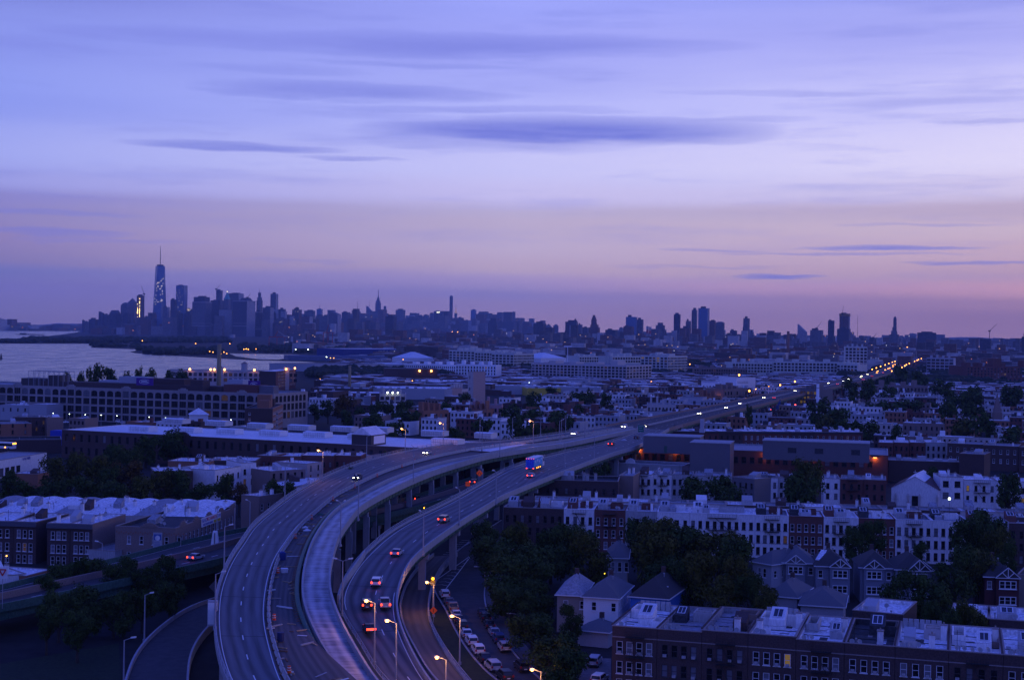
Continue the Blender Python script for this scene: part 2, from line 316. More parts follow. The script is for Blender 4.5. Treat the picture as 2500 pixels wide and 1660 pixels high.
def dish(root, x, y, z, r=.42, a=0):
    b = MB(); b.cyl((x,y,z),(x,y,z+.8),.035,n=5); c = Vector((x,y-.1,z+.95)); d = Vector((math.sin(a),-math.cos(a),.55)).normalized(); s = d.orthogonal().normalized(); t = d.cross(s); n = 10
    ring = [c + d*.14 + (s*math.cos(2*math.pi*i/n)+t*math.sin(2*math.pi*i/n))*r for i in range(n)]
    b.idx([c]+ring, [(0,i+1,(i+1)%n+1) for i in range(n)], 0); b.cyl(c, c+d*.5, .02, n=4)
    b.build('satellite_dish', mat('dish_grey', (.3,.3,.31), .5, 0), root)
def vent(root, x, y, z, h=.9):
    MB().cyl((x,y,z),(x,y,z+h),.1,n=6).cyl((x,y,z+h),(x,y,z+h+.2),.2,n=6).build('roof_vent', steel_pole, root)
def lightwell(root, x, y, z, w, d, h=1.0, m=None):
    b = MB(); t=.25; b.box(x,x+w,y,y+t,z,z+h); b.box(x,x+w,y+d-t,y+d,z,z+h); b.box(x,x+t,y+t+.002,y+d-t-.002,z,z+h); b.box(x+w-t,x+w,y+t+.002,y+d-t-.002,z,z+h); b.box(x+t,x+w-t,y+t,y+d-t,z+.02,z+.05,1)  # dark sheet inside the walls stands in for the shaft's shaded depth
    b.build('light_well', [m or paint_w, roof_d], root)
def antenna(root, x, y, z, h=3):
    MB().cyl((x,y,z),(x,y,z+h),.05,n=4).cyl((x-.7,y,z+h*.9),(x+.7,y,z+h*.9),.025,n=4).cyl((x-.5,y,z+h*.78),(x+.5,y,z+h*.78),.025,n=4).build('antenna', iron, root)
def fire_escape(root, x, z, w, n=2, pitch=3.2):
    b = MB()
    for k in range(n):
        zz = z + k*pitch; b.box(x,x+w,-1.0,-.05,zz-.06,zz)
        for zr in (.5,1.0): b.box(x,x+w,-1.04,-1.0,zz+zr-.04,zz+zr); b.box(x,x+.04,-1.0,-.05,zz+zr-.04,zz+zr); b.box(x+w-.04,x+w,-1.0,-.05,zz+zr-.04,zz+zr)
        for i in range(9): b.box(x+i*w/8-.02,x+i*w/8+.02,-1.04,-1.0,zz,zz+1)
        for s in (-.3,.3):
            b.cyl((x+w*.25,-.6+s,zz),(x+w*.75,-.6+s,zz-pitch),.05,n=4)
    b.build('fire_escape', iron, root)
def ac_unit(root, x, z):
    MB().box(x,x+.6,-.35,.05,z,z+.4).build('air_conditioner', paint_g, root)
def roofbits(root, n=3, rng=random):
    L, D, H = root['_L'], root['_D'], root['_H']
    if L > 4 and rng.random() < .7: bulkhead(root, L*rng.uniform(.1,.55), D*rng.uniform(.2,.6), H, rng.uniform(1.6,3.2), rng.uniform(2,4), rng.uniform(1.6,2.8), m=rng.choice([paint_w,paint_g,brick_dk,roof_g,siding_l]), sky=rng.random() < .3)
    for _ in range(n):
        x, y = rng.uniform(.8,max(1,L-1.5)), rng.uniform(1,D-2); r = rng.random()
        if r < .35: chimney(root, x, y, H, rng.uniform(1.2,2.2))
        elif r < .6: vent(root, x, y, H)
        elif r < .85: dish(root, x, y, H, a=rng.uniform(-.6,1))
        else: antenna(root, x, y, H)
# ---------------------------------------------------------------- ground, water, haze
def sheet(name, pts, z, m, kind='structure', parent=None):
    b = MB(); b.face([(p.x, p.y, z) for p in pts]); me = b.mesh(name, m)
    if me.polygons[0].normal.z < 0: me.flip_normals()
    o = inst(name, me, parent)
    if kind: o['kind'] = kind
    return o
gb = MB(); gb.face([(-40000,-2000,0),(40000,-2000,0),(40000,60000,0),(-40000,60000,0)]); gb.build('ground', ground_m, kind='structure')
wm = bpy.data.materials.new('water'); wm.use_nodes = True; t_ = wm.node_tree; b_ = t_.nodes['Principled BSDF']
b_.inputs['Base Color'].default_value = (.02,.03,.05,1); b_.inputs['Roughness'].default_value = .16; b_.inputs['IOR'].default_value = 1.33
x_ = t_.nodes.new('ShaderNodeTexCoord'); m_ = t_.nodes.new('ShaderNodeMapping'); m_.inputs['Scale'].default_value = (.01,.004,1); k_ = t_.nodes.new('ShaderNodeTexNoise'); k_.inputs['Scale'].default_value = 3; k_.inputs['Detail'].default_value = 9; k_.inputs['Roughness'].default_value=.7
u_ = t_.nodes.new('ShaderNodeBump'); u_.inputs['Strength'].default_value = .8; u_.inputs['Distance'].default_value = 3
t_.links.new(x_.outputs['Object'], m_.inputs[0]); t_.links.new(m_.outputs[0], k_.inputs['Vector']); t_.links.new(k_.outputs[0], u_.inputs['Height']); t_.links.new(u_.outputs[0], b_.inputs['Normal'])
r_ = t_.nodes.new('ShaderNodeMapRange'); r_.inputs['From Min'].default_value=.35; r_.inputs['From Max'].default_value=.65; r_.inputs['To Min'].default_value=.1; r_.inputs['To Max'].default_value=.32; t_.links.new(k_.outputs[0], r_.inputs[0]); t_.links.new(r_.outputs[0], b_.inputs['Roughness'])
GP = lambda *ps: [G(x, y) for x, y in ps]
sheet('water', GP((-2000,912),(0,939),(100,936),(400,925),(430,915),(600,906),(769,901),(769,885),(735,883),(624,880.5),(560,877),(450,870.5),(330,862.5),(315,858.5),(338,856.5),(341,853.5),(222,849),(233,839.6),(0,839.4),(-2000,806)), .3, wm)
sheet('water', GP((-2000,775),(198,808.0),(188,811.5),(150,817),(108,821.5),(60,826),(0,828),(-2000,796)), .3, wm)
sheet('water', GP((560,863),(600,864),(731,866),(722,872),(680,878),(640,878.6),(575,870)), .3, wm)
sheet('water', GP((693,834),(776,833),(776,838),(740,841),(693,841)), .3, wm)
sheet('water', GP((944,883),(1037,882.5),(1036,888),(960,888)), .3, wm)
hz = MB(); hz.box(-21000,21000,-300,23500,-1.5,640); hm = bpy.data.materials.new('haze'); hm.use_nodes = True; ht = hm.node_tree; ht.nodes.clear()
pv = ht.nodes.new('ShaderNodeVolumePrincipled'); pv.inputs['Color'].default_value = (.58,.74,1.0,1); pv.inputs['Density'].default_value = 3.7e-5
ho = ht.nodes.new('ShaderNodeOutputMaterial'); ht.links.new(pv.outputs[0], ho.inputs['Volume'])
hz.build('haze', hm, kind='stuff')
# far hills and shores
def hills(name, x0, x1, Y, hs, dep, m, seed):
    r = random.Random(seed); n = 40; b = MB(); pr = []
    for i in range(n+1):
        px = x0+(x1-x0)*i/n; h = hs*(.55+.45*math.sin(i*.5+seed)*math.sin(i*.17+seed*2)+r.uniform(-.08,.08)); pr.append((AT(px,Y).x, h))
    for i in range(n):
        (xa,ha),(xb,hb) = pr[i], pr[i+1]
        b.face([(xa,Y,0),(xb,Y,0),(xb,Y+dep*.3,hb),(xa,Y+dep*.3,ha)]); b.face([(xa,Y+dep*.3,ha),(xb,Y+dep*.3,hb),(xb,Y+dep,0),(xa,Y+dep,0)])
    return b.build(name, m, kind='structure')
leaf_far = mat('far_trees', (.035,.045,.025), .95, .4, .01)
hills('far_hills', -300, 520, 19000, 75, 4000, far_d, 1); hills('far_hills', 1250, 2900, 15000, 60, 3000, far_d, 3)
# ---------------------------------------------------------------- towers of the skyline
LIT = mat('lit_window_far', (1,.8,.5), .5, 0, emit=(1,.8,.5), es=1.0)
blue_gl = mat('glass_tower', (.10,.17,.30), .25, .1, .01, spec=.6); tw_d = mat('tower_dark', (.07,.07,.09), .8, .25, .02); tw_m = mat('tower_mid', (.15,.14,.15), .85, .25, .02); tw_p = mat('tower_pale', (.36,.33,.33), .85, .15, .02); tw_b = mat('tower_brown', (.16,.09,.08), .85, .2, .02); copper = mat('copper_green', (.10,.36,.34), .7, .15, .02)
def lit(root, n, x0, x1, z0, z1, y=-1.2, cols=None, sz=3.2, m=None, right=None):
    b = MB(); r = random.Random(int(x0*7+z0)+n)
    for _ in range(n):
        x = r.choice(cols)+r.uniform(-.5,.5) if cols else x0+(x1-x0)*r.random(); z = z0+(z1-z0)*round(r.random()*30)/30; w = sz*r.uniform(.5,1.1); h = sz*r.uniform(.6,1.3)
        if right is not None: b.face([(right, x-w/2, z), (right, x+w/2, z), (right, x+w/2, z+h), (right, x-w/2, z+h)])
        else: b.face([(x-w/2,y,z),(x+w/2,y,z),(x+w/2,y,z+h),(x-w/2,y,z+h)])
    b.build('lit_windows', m or LIT, root, kind='stuff')
TWR = []
def tw(zf, x0, x1, yt, Y, label, m=None, shape=None, top=None, extra=None, rz=-.42, dr=.7, name='tower', litn=0, cat='skyscraper', grp=None, band=False, sunside=None):
    (xa, _), (xb, yp) = zf(x0, 0), zf(x1, yt); Wp = (xb-xa)/FO*Y; H = ZT(yp, Y); m = m or random.choice([tw_d, tw_m, far_m, tw_m])
    w = Wp/(math.cos(rz)+dr*math.sin(-rz)); d = w*dr; X = AT(xa, Y).x
    ox = X
    root = empty(name, (ox, Y, 0), rz, label, cat, grp or ('towers of the far skyline' if False else None)); b = MB()
    sm = sunside or m  # lighter right face: dawn light from the right put into its colour
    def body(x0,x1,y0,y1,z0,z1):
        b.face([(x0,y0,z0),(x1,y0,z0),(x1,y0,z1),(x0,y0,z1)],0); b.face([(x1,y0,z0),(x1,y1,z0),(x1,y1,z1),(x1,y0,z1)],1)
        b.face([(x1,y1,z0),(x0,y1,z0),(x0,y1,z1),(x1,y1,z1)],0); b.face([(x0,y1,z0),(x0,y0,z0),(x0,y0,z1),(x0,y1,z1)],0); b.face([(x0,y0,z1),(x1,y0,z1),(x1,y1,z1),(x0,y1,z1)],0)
    zt = H; crown = MB(); hasc = False
    ppm = Y/FO
    if shape == 'pyr': zb_ = ZT(zf(0, top)[1], Y); body(0,w,0,d,0,zb_); crown.frus(w/2,d/2,zb_,H,w/2,d/2,w*.03,d*.03); hasc = True
    elif shape == 'slant':
        zb_ = ZT(zf(0, top)[1], Y); body(0,w,0,d,0,min(zb_,H)); lo, hi = (H, zb_) ; crown.idx([(0,0,min(lo,hi)),(w,0,min(lo,hi)),(w,d,min(lo,hi)),(0,d,min(lo,hi)),(0,0,lo),(0,d,lo)] if lo>hi else [(0,0,lo),(w,0,lo),(w,d,lo),(0,d,lo),(w,0,hi),(w,d,hi)], [(0,1,4),(1,2,5,4),(2,3,5),(3,0,4,5)] if lo>hi else [(0,1,4),(1,2,5,4),(2,3,5),(3,0,4,5)]); hasc = True
    elif shape == 'dome':
        zb_ = ZT(zf(0, top)[1], Y); body(0,w,0,d,0,zb_); n = 6
        for k in range(n):
            a0, a1 = math.pi/2*k/n, math.pi/2*(k+1)/n; crown.frus(w/2,d/2,zb_+(H-zb_)*math.sin(a0),zb_+(H-zb_)*math.sin(a1),w/2*math.cos(a0),d/2*math.cos(a0),w/2*math.cos(a1)+.1,d/2*math.cos(a1)+.1)
        hasc = True
    elif shape == 'trap': zb_ = ZT(zf(0, top)[1], Y); body(0,w,0,d,0,zb_); crown.frus(w/2,d/2,zb_,H,w/2,d/2,w*.3,d*.3); hasc = True
    elif shape == 'step':
        lv = [ZT(zf(0, q)[1], Y) for q in top]; z_ = 0; k_ = len(lv)
        for i, l in enumerate(sorted(lv)): s = 1 - .5*i/max(1,k_); body(w*(1-s)/2, w*(1+s)/2, d*(1-s)/2, d*(1+s)/2, z_, l); z_ = l-1 if i < k_-1 else l
        s *= .6; body(w*(1-s)/2, w*(1+s)/2, d*(1-s)/2, d*(1+s)/2, z_-1, H)
    else: body(0,w,0,d,0,H)
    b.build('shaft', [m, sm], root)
    if hasc: crown.build('crown', top_m if (top_m := (extra or {}).get('cm')) else m, root)
    if shape is None and H > 60:
        r = random.Random(int(x0+Y)); p = MB(); q = r.uniform(.3,.6); e = r.uniform(.1,.3); p.box(w*e,w*(e+q),d*.25,d*.75,H+.0,H+r.uniform(4,10)); p.build('plant_room', tw_d, root)
    if band:
        for za_, zb_ in ((H-5,H+.5),(H*.28,H*.28+4),(H*.36,H*.36+2)): MB().box(-.8,w+.8,-.8,d+.8,za_,zb_).build('cornice', tw_p, root)
    ex = extra or {}
    if 'spire' in ex: p = MB(); sz = ZT(zf(0, ex['spire'])[1], Y); p.cyl((w/2,d/2,H-2),(w/2,d/2,sz),ppm*ex.get('sw',1.2),ppm*.35,n=6); p.build('spire', tw_m, root)
    if litn: lit(root, litn, w*.06, w*.94, H*.15, H*.95)
    root['_w'] = w; root['_d'] = d; root['_h'] = H; return root
def crane(zf, bx, by, jx, jy, Y, label, tip=None):
    (xa, ya), (xb, yb) = zf(bx, by), zf(jx, jy); s = Y/FO; P = AT(xa, Y); z1 = ZT(ya, Y); root = empty('tower_crane', (P.x, Y, 0), 0, label, 'crane')
    z0 = z1 - 45*s; MB().cyl((0,0,max(0,z0)),(0,0,z1),.8*s,n=4).build('mast', tw_m, root)
    MB().cyl((0,0,z1),((xb-xa)*s,0,z1+(ya-yb)*s),.7*s,.4*s,n=4).build('jib', tw_m, root)
    MB().box(-3*s,2*s,-2*s,2*s,z1-1.5*s,z1+1.5*s).build('cab', tw_d, root)
LM, MT, DB = 9200, 14500, 6600
g1 = 'low blocks on the near shore of the left skyline'
tw(zN,0,48,1190,9800,'low dark block at the far left foot of the big skyline',tw_d,cat='building'); tw(zN,45,112,1210,9500,'squat block beside the far left foot of the skyline',tw_m,cat='building'); tw(zN,105,268,1175,9400,'wide low block between the shore trees and the wedge-topped tower',tw_d,cat='building')
tw(zN,262,352,1050,9300,'small tower with a roof slanting down to the right, leftmost of the skyline',tw_d,'slant',top=1078); tw(zN,350,430,1098,9200,'plain short block touching the slant-roofed tower',tw_d)
tw(zN,430,607,1030,9300,'broad short tower with a flat-cut sloping copper crown',tw_d,'trap',top=1085)
tw(zN,725,866,838,9500,'tower with a pyramid roof behind the domed one',tw_m,'pyr',top=905); tw(zN,612,765,905,9350,'tower with a rounded dome just left of the lit construction tower',tw_m,'dome',top=968)
tw(zN,650,770,1090,9000,'dark slab standing before the domed tower',tw_d); tw(zN,620,830,1240,8900,'low wide block at the foot of the domed tower',tw_m)
r_ = tw(zN,866,985,795,9250,'unfinished tower with two columns of yellow lights and a crane on top',tw_b,litn=0); w_ = r_['_w']; lit(r_,46,0,0,r_['_h']*.42,r_['_h']*.94,cols=[w_*.22,w_*.62],sz=4.5,m=mat('lit_yellow',(1,.8,.3),.5,0,emit=(1,.75,.25),es=3.5))
crane(zN,985,770,935,640,9200,'crane with its jib raised left on the lit unfinished tower')
tw(zN,985,1066,1135,9300,'short dark block just right of the unfinished tower'); tw(zN,1060,1105,1190,9500,'lowest block in the gap left of the tallest tower')
# the tallest tower
Y_ = 9300; xa, yb_ = zN(1130, 330); xb, _ = zN(1336, 330); X0, X1 = AT(xa, Y_).x, AT(xb, Y_).x; Ht = ZT(yb_, Y_); c_ = ((X0+X1)/2); hw = (X1-X0)/2
root = empty('tallest_tower', (c_, Y_, 0), -.25, 'tallest tower of the skyline, tapering glass with a long spire', 'skyscraper')
hb = hw/ (math.cos(.25)+math.sin(.25)); ht_ = hw*.98*.75; n8 = []
b = MB(); bot = [(-hb,-hb,55),(hb,-hb,55),(hb,hb,55),(-hb,hb,55)]; q_ = hb*.98; topv = [(0,-q_,Ht),(q_,0,Ht),(0,q_,Ht),(-q_,0,Ht)]
b.idx(bot+topv, [(0,1,4),(4,1,5),(1,2,5),(5,2,6),(2,3,6),(6,3,7),(3,0,7),(7,0,4),(4,5,6,7)]); b.box(-hb,hb,-hb,hb,0,55)
b.build('shaft', blue_gl, root)
MB().cyl((0,0,Ht),(0,0,Ht+10),hb*.62,n=20).build('ring', tw_d, root); zs_ = ZT(zN(0,12)[1], Y_); p = MB(); p.cyl((0,0,Ht+10),(0,0,zs_),2.6,1.2,n=6)
for i in range(6): p.cyl((0,0,Ht+20+i*16),(0,0,Ht+22+i*16),4.5-.4*i,n=8)
p.build('spire', tw_d, root)
for k, (n_, side) in enumerate(((22, 0), (38, 1))):
    bb = MB(); r = random.Random(k)
    for _ in range(n_):
        z = 70+(Ht-150)*round(r.random()*55)/55; tt = (z-55)/(Ht-55)
        if side: a0, a1, a2 = Vector(bot[1]), Vector(topv[0]), Vector(topv[1]); 
        else: a0, a1, a2 = Vector(topv[0]), Vector(bot[0]), Vector(bot[1])
        if side: L_, R_ = a0.lerp(a1, tt), a0.lerp(a2, tt)
        else: L_, R_ = a1.lerp(a0, tt), a2.lerp(a0, tt)
        p_ = L_.lerp(R_, r.uniform(.08,.92)); nn = (L_-R_).cross(Vector((0,0,1))).normalized(); nn = nn if nn.y < 0 else -nn; e = (R_-L_).normalized()*1.7; p_ = p_ + nn*2.5
        bb.face([p_-e, p_+e, p_+e+Vector((0,0,4)), p_-e+Vector((0,0,4))])
    bb.build('lit_windows', LIT, root, kind='stuff')
tw(zN,1103,1200,1065,9050,'stepped stone tower at the left foot of the tallest tower',tw_b,'step',top=[1150,1100]); tw(zN,1192,1292,905,8900,'slim glass block before the tallest tower, a red line on top',blue_gl)
tw(zN,1282,1392,978,8800,'pale-edged narrow tower right of the tallest tower',tw_m,sunside=tw_p); tw(zN,1060,1280,1285,8700,'low pale classical block at the foot of the tallest tower',tw_p,cat='building')
tw(zN,1490,1668,635,9400,'flat-topped glass tower with scattered lights, right of the tallest',blue_gl,litn=26); tw(zN,1405,1505,857,9300,'dark shoulder block left of the flat-topped glass tower',tw_d)
tw(zN,1402,1530,1035,8800,'black slab before the flat-topped glass tower',tw_d); tw(zN,1512,1605,1072,8850,'second black slab right of the first, a little lower',tw_d); tw(zN,1618,1730,1088,8850,'dark block just left of the wide banded tower',tw_d)
r_ = tw(zN,1650,1758,1008,9400,'low block with a brightly lit top storey and a small crane',tw_m); lit(r_,18,2,r_['_w'],r_['_h']-14,r_['_h']-2)
tw(zA,1770,1945,595,8700,'wide banded grey tower with a dark penthouse',tw_m,band=True); tw(zA,1782,1926,550,8740,'dark penthouse block rising from the wide banded tower',tw_d)
tw(zO,258,510,425,8900,'dark wide slab right of the banded tower',tw_d); tw(zO,368,486,230,9400,'tall narrow tower under construction behind the dark slab',tw_m); crane(zO,368,205,448,102,9390,'crane with jib raised right above the narrow unfinished tower')
tw(zO,590,884,290,9500,'broad flat glass tower behind the green pyramid roof',tw_m,sunside=tw_p); r_ = tw(zO,508,640,262,9300,'tower with a green copper pyramid and a gilt tip',tw_m,'pyr',top=400,extra={'cm':copper})
MB().sph((r_['_w']/2,r_['_d']/2,r_['_h']+3),3,mi=0).build('gilt_glow_tip', mat('gilt', (1,.8,.4), .4, 0, emit=(1,.85,.5), es=2.0), r_)  # gilt tip emits by itself, its shine put into the material
tw(zO,425,716,605,8700,'pale grey office slab with a serrated top edge',tw_p,band=False,rz=-.2); tw(zO,270,450,690,8750,'dark slab between the banded tower and the pale office slab',tw_d)
tw(zO,640,740,1075,7600,'small white block at the water edge under the pale slab',far_w,cat='building')
tw(zO,690,1100,432,8600,'widest dark tower with a right side painted sunlit and banded top',tw_d,band=True,sunside=tw_p,dr=.9); tw(zO,815,1065,372,8700,'sloped mansard block on top of the widest dark tower',tw_d,'trap',top=432)
crane(zO,968,365,1035,275,8650,'thin crane jib above the widest dark tower')
tw(zO,1128,1268,272,9200,'stepped tower with a pointed pyramid and needle',tw_m,'step',top=[640,420,365],extra={'spire':190,'sw':.5})
tw(zO,1100,1255,640,8800,'dark block under the needle-topped tower',tw_d,band=True); tw(zO,1262,1470,560,8750,'slab whose right side is coloured as if in pink light',tw_m,sunside=tw_p)
tw(zO,1408,1556,296,9500,'tall narrow apartment tower with a rippled right side painted sunlit',tw_m,sunside=tw_p); tw(zO,1470,1524,660,8900,'thin dark block before the rippled tower',tw_d)
tw(zO,1565,1705,590,9400,'dark stepped block right of the rippled tower',tw_d); tw(zO,1612,1728,637,9200,'pale block at the shoulder of the dark stepped block',tw_p); tw(zO,1520,1725,765,8800,'broad low block with lit specks below the rippled tower',tw_m,litn=5)
tw(zO,1720,1925,725,8600,'pale stepped stone tower narrowing to the top',tw_p,'step',top=[1000,900,800]); tw(zO,1828,2012,600,8800,'dark narrow tower with a round tank on the roof',tw_d,sunside=tw_b,litn=6); tw(zO,1880,1960,547,8830,'round-topped tank house on the dark narrow tower',tw_d,'dome',top=580)
tw(zO,2015,2225,732,8600,'brown slab with pale stripes beside the dark narrow tower',tw_b,sunside=tw_p); tw(zB,535,632,298,9300,'square flat tower behind the brown striped slab',tw_m,rz=-.15)
tw(zB,640,745,345,9800,'wide block under the mast-topped glass cube',tw_m); tw(zB,650,706,282,12500,'pale glass cube with a thin mast',blue_gl,extra={'spire':225,'sw':.6})
tw(zB,762,876,300,9000,'tower with a sloping left shoulder and bright stripes at its right edge',tw_m,'slant',top=330,sunside=tw_p); tw(zB,700,770,348,9200,'plain block left of the sloping-shouldered tower')
tw(zB,882,960,312,11500,'wide flat block right of the sloping-shouldered tower'); r_ = tw(zB,997,1056,305,MT,'midtown tower with a red lit sign and a mast',tw_m,extra={'spire':205,'sw':.9})
lit(r_,5,r_['_w']*.3,r_['_w']*.7,r_['_h']-22,r_['_h']-16,sz=12,m=mat('red_sign_far',(1,.1,.1),.5,0,emit=(1,.08,.06),es=1.4))
tw(zB,955,1000,352,12000,'short block left of the red-signed tower'); tw(zB,1056,1112,372,12500,'short block right of the red-signed tower')
tw(zB,1108,1162,255,MT,'midtown tower with a roof slanting up to the right',tw_m,'slant',top=300,extra={'spire':192,'sw':.5}); 
r_ = tw(zB,1186,1248,180,MT,'famous stepped midtown tower with a tall needle',tw_m,'step',top=[320,225,205]); p = MB(); s_ = MT/FO; zt_ = r_['_h']; cx_, cy_ = r_['_w']/2, r_['_d']/2
p.cyl((cx_,cy_,zt_-4),(cx_,cy_,ZT(zB(0,155)[1],MT)),3.2*s_*.6,2*s_*.5,n=8).cyl((cx_,cy_,ZT(zB(0,157)[1],MT)),(cx_,cy_,ZT(zB(0,100)[1],MT)),1.0*s_,.4*s_,n=6); p.build('needle', tw_m, r_)
tw(zB,1163,1248,315,13500,'broad block at the foot of the needle tower'); tw(zB,1268,1293,252,MT,'slim round-topped tower right of the needle tower',tw_m,'dome',top=268); tw(zB,1250,1315,322,13800,'low block between the needle tower and the round-topped one')
tw(zB,1285,1388,350,7600,'dark near housing slab below the midtown towers',tw_d); tw(zB,1380,1468,290,13500,'wide flat midtown tower right of the needle tower'); tw(zB,1470,1500,345,14000,'thin pointed tower right of the wide flat one',tw_m,'pyr',top=365)
tw(zB,1490,1612,360,13500,'long low midtown block in the middle of the skyline'); tw(zB,1580,1642,345,14200,'block with red roof lights left of the lit-sign tower'); tw(zB,1638,1692,335,14000,'block just left of the lit-sign tower')
tw(zB,1695,1735,318,13600,'narrow block touching the lit-sign tower'); r_ = tw(zB,1730,1822,303,13200,'slab with a white lit sign along its top',tw_d,rz=-.2); lit(r_,4,r_['_w']*.35,r_['_w']*.65,r_['_h']-16,r_['_h']-14,sz=10,m=mat('sign_white_far',(1,1,.8),.5,0,emit=(1,1,.7),es=1.3))
tw(zB,1820,1850,350,14000,'low block left of the pencil-thin tower'); tw(zB,1850,1885,340,13700,'stub block at the foot of the pencil-thin tower'); tw(zB,1876,1906,162,MT,'pencil-thin square tower, tallest of midtown',tw_m,dr=.95)
r_ = tw(zB,1922,1948,262,MT,'slim tower with a lit stepped crown and spike',tw_m,'pyr',top=320,extra={'cm':mat('crown_lit',(.8,.5,.3),.5,0,emit=(1,.6,.4),es=.25),'spire':235,'sw':.5})
tw(zB,1950,2010,362,13800,'plain block right of the crowned slim tower'); tw(zB,2005,2072,386,13000,'low plain block left of the leaning glass tower'); tw(zB,2072,2124,290,14200,'glass tower with a notched side, right part of midtown',blue_gl); tw(zB,2135,2166,322,14200,'narrow glass tower right of the notched one',blue_gl); tw(zB,2165,2202,397,13500,'stub block right of the narrow glass tower')
tw(zB,2230,2322,365,9500,'dark stepped housing tower at the end of midtown',tw_d,'step',top=[410,385])
tw(zC,0,60,367,9400,'stepped dark tower over the left painted-window factory',tw_d,'step',top=[430,400]); tw(zC,74,97,390,13000,'tiny far tower left of the slim spire block'); tw(zC,104,136,375,13200,'small stepped tower before the slim far tower'); tw(zC,104,232,402,12500,'wide low block under the slim far tower'); tw(zC,190,218,308,14000,'slim far tower standing alone right of midtown',tw_m)
tw(zC,286,332,405,13000,'far grey-blue tower over the white shed roof',blue_gl); tw(zC,384,504,417,7000,'dark near block with a roof hut, right of the far grey-blue tower',tw_d); tw(zC,503,546,430,12000,'pale block right of the dark near block'); tw(zC,568,617,433,12500,'far block with a red roof light')
tw(zC,678,792,400,7200,'dark courthouse-like block with a pointed cupola',tw_d,rz=-.2); tw(zC,745,795,370,7250,'pointed cupola tower on the dark block',tw_d,'pyr',top=402); tw(zC,795,838,425,7600,'gabled block right of the cupola'); tw(zC,835,897,452,7800,'flat low block left of the stepped brick tower')
tw(zC,896,1000,410,6900,'broad stepped brick tower base',tw_b,'step',top=[450,425]); tw(zC,917,968,338,6950,'tank-topped shaft on the stepped brick tower',tw_b,'step',top=[375,355])
tw(zC,1048,1164,474,7000,'low dark block with roof mast',tw_d); tw(zC,1176,1216,455,10000,'pale far block left of the twin-height glass block'); tw(zC,1236,1346,355,DB,'glass office block, taller half',blue_gl,rz=-.2); tw(zC,1340,1400,378,DB+60,'glass office block, lower right half',tw_m); tw(zC,1214,1315,442,6300,'brown block before the glass office block',tw_b)
for i, x in enumerate((1437, 1462)):
    xx, yy = zC(x, 440+i*6); P = AT(xx, 7200); rt = empty('power_stack', (P.x, P.y, 0), 0, ['left','right'][i]+' of two red and white striped far stacks', 'chimney'); z1 = ZT(yy, 7200)
    for k in range(5): MB().cyl((0,0,z1*k/5),(0,0,z1*(k+1)/5),6,n=8).build('band', [tw_p, mat('red_band',(.5,.05,.05),.8,0)][k%2], rt)
tw(zC,1499,1614,408,DB,'rounded stepped white-dotted block',tw_m,'step',top=[470,430]); tw(zC,1678,1742,330,DB,'narrow dark tower left of the pair of tall ones',tw_d,sunside=tw_m); tw(zC,1738,1842,458,6400,'red-brown block beside the narrow dark tower',tw_b); tw(zC,1789,1840,392,6800,'plain tower behind the red-brown block')
tw(zC,1842,1897,290,DB,'thinner of the two tallest right towers, bright edges',tw_m,sunside=tw_p); tw(zC,1903,2010,275,DB-50,'thicker of the two tallest right towers, speckled glass front',blue_gl,sunside=tw_p); tw(zC,2006,2068,390,6700,'brown tower right of the two tallest right towers',tw_b); tw(zC,2066,2150,398,6500,'round-cornered tower at the right end of the cluster',tw_m,'dome',top=412)
tw(zC,2198,2267,480,6300,'short dark tower standing apart',tw_d); tw(zC,2330,2362,368,6500,'narrow tower rising from a stepped base',tw_m)
tw(zD,20,104,400,6500,'stepped base under the narrow tower',tw_m,'step',top=[470,430]); tw(zD,46,102,328,6550,'flat top shaft of the narrow tower with stepped base',tw_m); tw(zD,104,136,445,6700,'small block right of the stepped narrow tower')
tw(zD,494,578,377,6300,'white tower curved down on its right side',tw_p,'slant',top=440); tw(zD,598,712,426,6200,'unfinished wide block with a leaning crane',tw_m); crane(zD,652,408,694,350,6190,'leaning crane on the unfinished wide block')
tw(zD,744,800,347,6400,'dark plain narrow tower left of the scaffolded one',tw_d); tw(zD,820,937,415,6300,'stepped dark base of the scaffolded tower',tw_d); r_ = tw(zD,838,930,292,6330,'scaffolded tower with an orange netted top',tw_b,sunside=tw_p); MB().box(-1,r_['_w']+1,-1,r_['_d']+1,r_['_h']-10,r_['_h']+1).build('netting', mat('netting',(.45,.25,.08),.9,.3,.1), r_)
crane(zD,862,290,870,222,6320,'upright crane on the scaffolded tower')
P = AT(zD(988,0)[0], 6200); rt = empty('radio_mast', (P.x,P.y,0), 0, 'thin radio mast standing right of the scaffolded tower', 'mast'); MB().cyl((0,0,0),(0,0,ZT(zD(0,300)[1],6200)),1.1,.6,n=4).build('pole', tw_m, rt)
r_ = tw(zD,1234,1352,432,6100,'broad stepped base of the lone clock tower',tw_m,'step',top=[520,460]); r_ = tw(zD,1268,1320,365,6130,'shaft of the lone clock tower at right',tw_m,'step',top=[440,400]); tw(zD,1282,1311,311,6135,'domed top of the lone clock tower',tw_m,'dome',top=345)
tw(zD,1482,1652,447,6000,'big dark box-shaped block right of the lone clock tower',tw_d,rz=-.25); tw(zD,998,1048,470,6200,'small block right of the factory tower'); tw(zD,1088,1132,485,6200,'small block with a short crane, left of the clock tower'); crane(zD,1120,485,1146,448,6190,'short crane left of the lone clock tower')
tw(zD,1996,2098,498,4200,'wide dark block under the right-hand crane',tw_d); crane(zD,2075,432,2134,374,4190,'crane over the rooftops at the far right')
